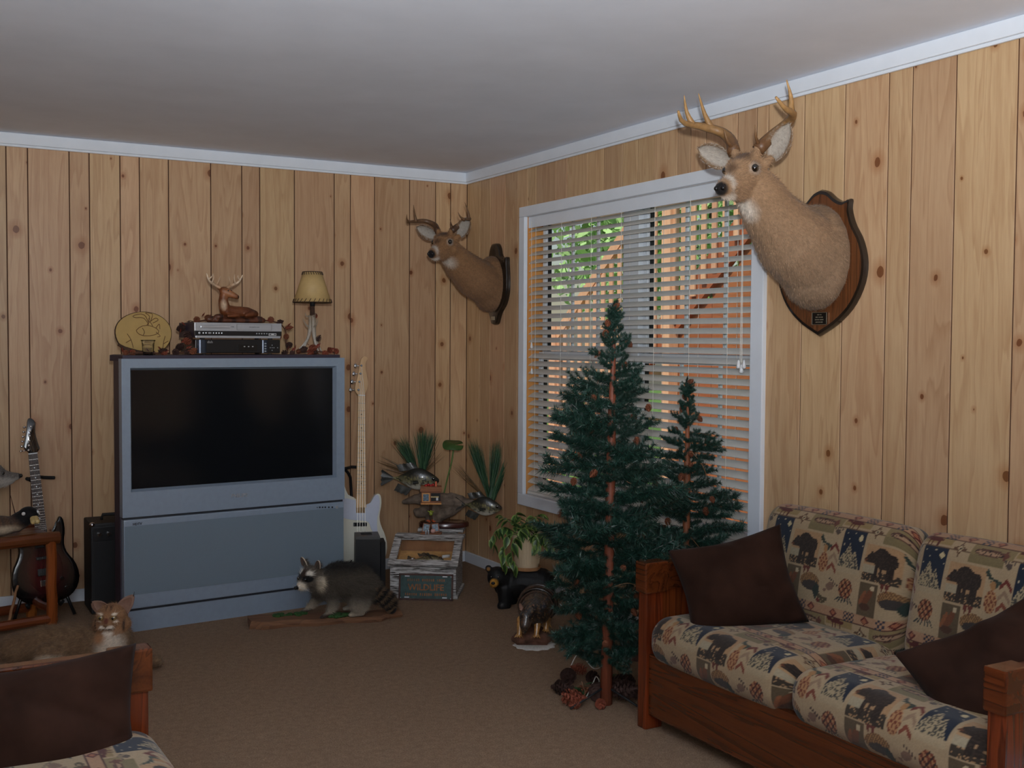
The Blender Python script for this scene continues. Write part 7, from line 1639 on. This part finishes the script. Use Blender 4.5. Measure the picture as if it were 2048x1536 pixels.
# ================================================================== armadillo on a stump with a doily
ar0 = at_floor(1072, 1292)
doily = MB(); n = 48
ring = lambda r, z: [(r*(1+0.06*sin(12*a))*cos(a), r*(1+0.06*sin(12*a))*sin(a), z) for a in [2*PI*k/n for k in range(n)]]
doily.rings([ring(0.095,0.001), ring(0.095,0.004), ring(0.07,0.005)]); MAT['lacew'] = plain('white_lace', srgb(226,222,214), 0.9, 0, 0.15, 160, 0.5)
dl = doily.build('doily', 'lacew', None, False, (ar0.x, ar0.y+0.015, 0)); tag(dl, 'white crocheted doily under the armadillo stump', 'doily')
stp = thing('wood_stump', 'rough brown wood chunk standing on the doily under the armadillo', 'stump', (ar0.x+0.005, ar0.y+0.045, 0.005), -YAW)
m = MB(); m.ell((0,0,0.03), (0.088,0.060,0.030), n=14); m.ell((-0.050,-0.030,0.025), (0.050,0.040,0.026), n=10); m.ell((0.05,-0.02,0.022), (0.045,0.04,0.022), n=10); m.ell((0.0,0.03,0.045), (0.07,0.04,0.03), n=10); m.box((0,0,0.006),(0.14,0.09,0.012))
skin(m, 'chunk', plain('stump_bark', srgb(104,68,50), 0.85, 0, 0.4, 30, 0.9), stp, 0.005, 1)
arm = thing('armadillo', 'glossy stuffed armadillo with golden feet and tail raised, standing on the wood chunk', 'armadillo', (ar0.x+0.005, ar0.y+0.045, 0.052), -YAW-0.1)
ka = 5.12/2207
def aq(px, py, y=0.0): return Vector(((px-1072)*ka, y, (1270-py)*ka))
MAT['shell'] = vcol('varnished_shell', 0.25, 150, 0.4, 0.6, 0, 0.5, 0.6)
m = MB(); m.chain([(0.015,-0.02,0.105),(0.025,0.06,0.125),(0.03,0.13,0.100)], [0.072,0.084,0.070], 18, 5); m.chain([(0.0,-0.06,0.115),(-0.018,-0.095,0.095),(-0.024,-0.115,0.060),(-0.026,-0.122,0.036)], [0.046,0.034,0.024,0.012], 12, 4)
def shc(co, no):
    band = np.sin(co[:,1]*210) > 0.2; c = np.tile(lin(46,39,35), (len(co),1)); c = blend(c, lin(76,64,55), band*0.7*((co[:,1] > -0.0) & (co[:,1] < 0.12))); c = blend(c, lin(134,96,58), 0.35*(hsh(np.round(co*170)) > 0.8)); return blend(c, lin(120,96,82), blob(co, (-0.02,-0.11,0.07), (0.03,0.03,0.035)))
sh_ = skin(m, 'shell', 'shell', arm, 0.005, 2, colf=shc)
for k in range(7):
    y = 0.0+0.017*k; r_ = 0.078+0.010*sin(PI*k/6); c_ = Vector((0.018+0.0015*k, y, 0.108+0.012*sin(PI*k/6)))
    MB().tube([c_ + Vector((r_*cos(a)*1.02, 0, r_*sin(a)*1.03)) for a in np.linspace(-0.5, PI+0.5, 19)], 0.0045, 6).build('band', MAT['rim_dark'] if k % 2 else MAT['barkrim'], sh_, True)
for sx in (-1,1):
    ear_disc(arm, Vector((-0.018+sx*0.020,-0.088,0.125)), Vector((sx*0.3,-0.2,0.9)).normalized(), Vector((1,0,0)), Vector((0,-1,0)), 0.034, 0.022, 'barkrim', 'pink_ear')
    MB().ell((-0.022+sx*0.020,-0.118,0.085), 0.005, n=8).build('eye', 'eye', arm, True)
MAT['goldfoot'] = plain('golden_foot', srgb(176,128,72), 0.22, 0, 0.3, 50, 0.3, coat=0.8)
for fx, fy in ((-0.048,-0.075),(0.030,-0.070),(0.066,0.03),(-0.02,0.10),(0.07,0.11)):
    m = MB(); m.chain([(fx,fy+0.02,0.07),(fx-0.002,fy,0.035),(fx-0.004,fy-0.010,0.010)], [0.020,0.014,0.012])
    for k in range(4): m.cap((fx-0.004+(k-1.5)*0.008,fy-0.014,0.008), (fx-0.004+(k-1.5)*0.013,fy-0.038,0.003), 0.005, 0.0022, 8, 2)
    skin(m, 'foot', 'goldfoot', arm, 0.0032, 1)
MB().tube(spline([(0.045,0.16,0.10),(0.085,0.20,0.115),(0.125,0.22,0.135),(0.150,0.225,0.150)], 14), [0.020-0.0010*k for k in range(14)], 10).build('tail', 'barkrim', arm, True)
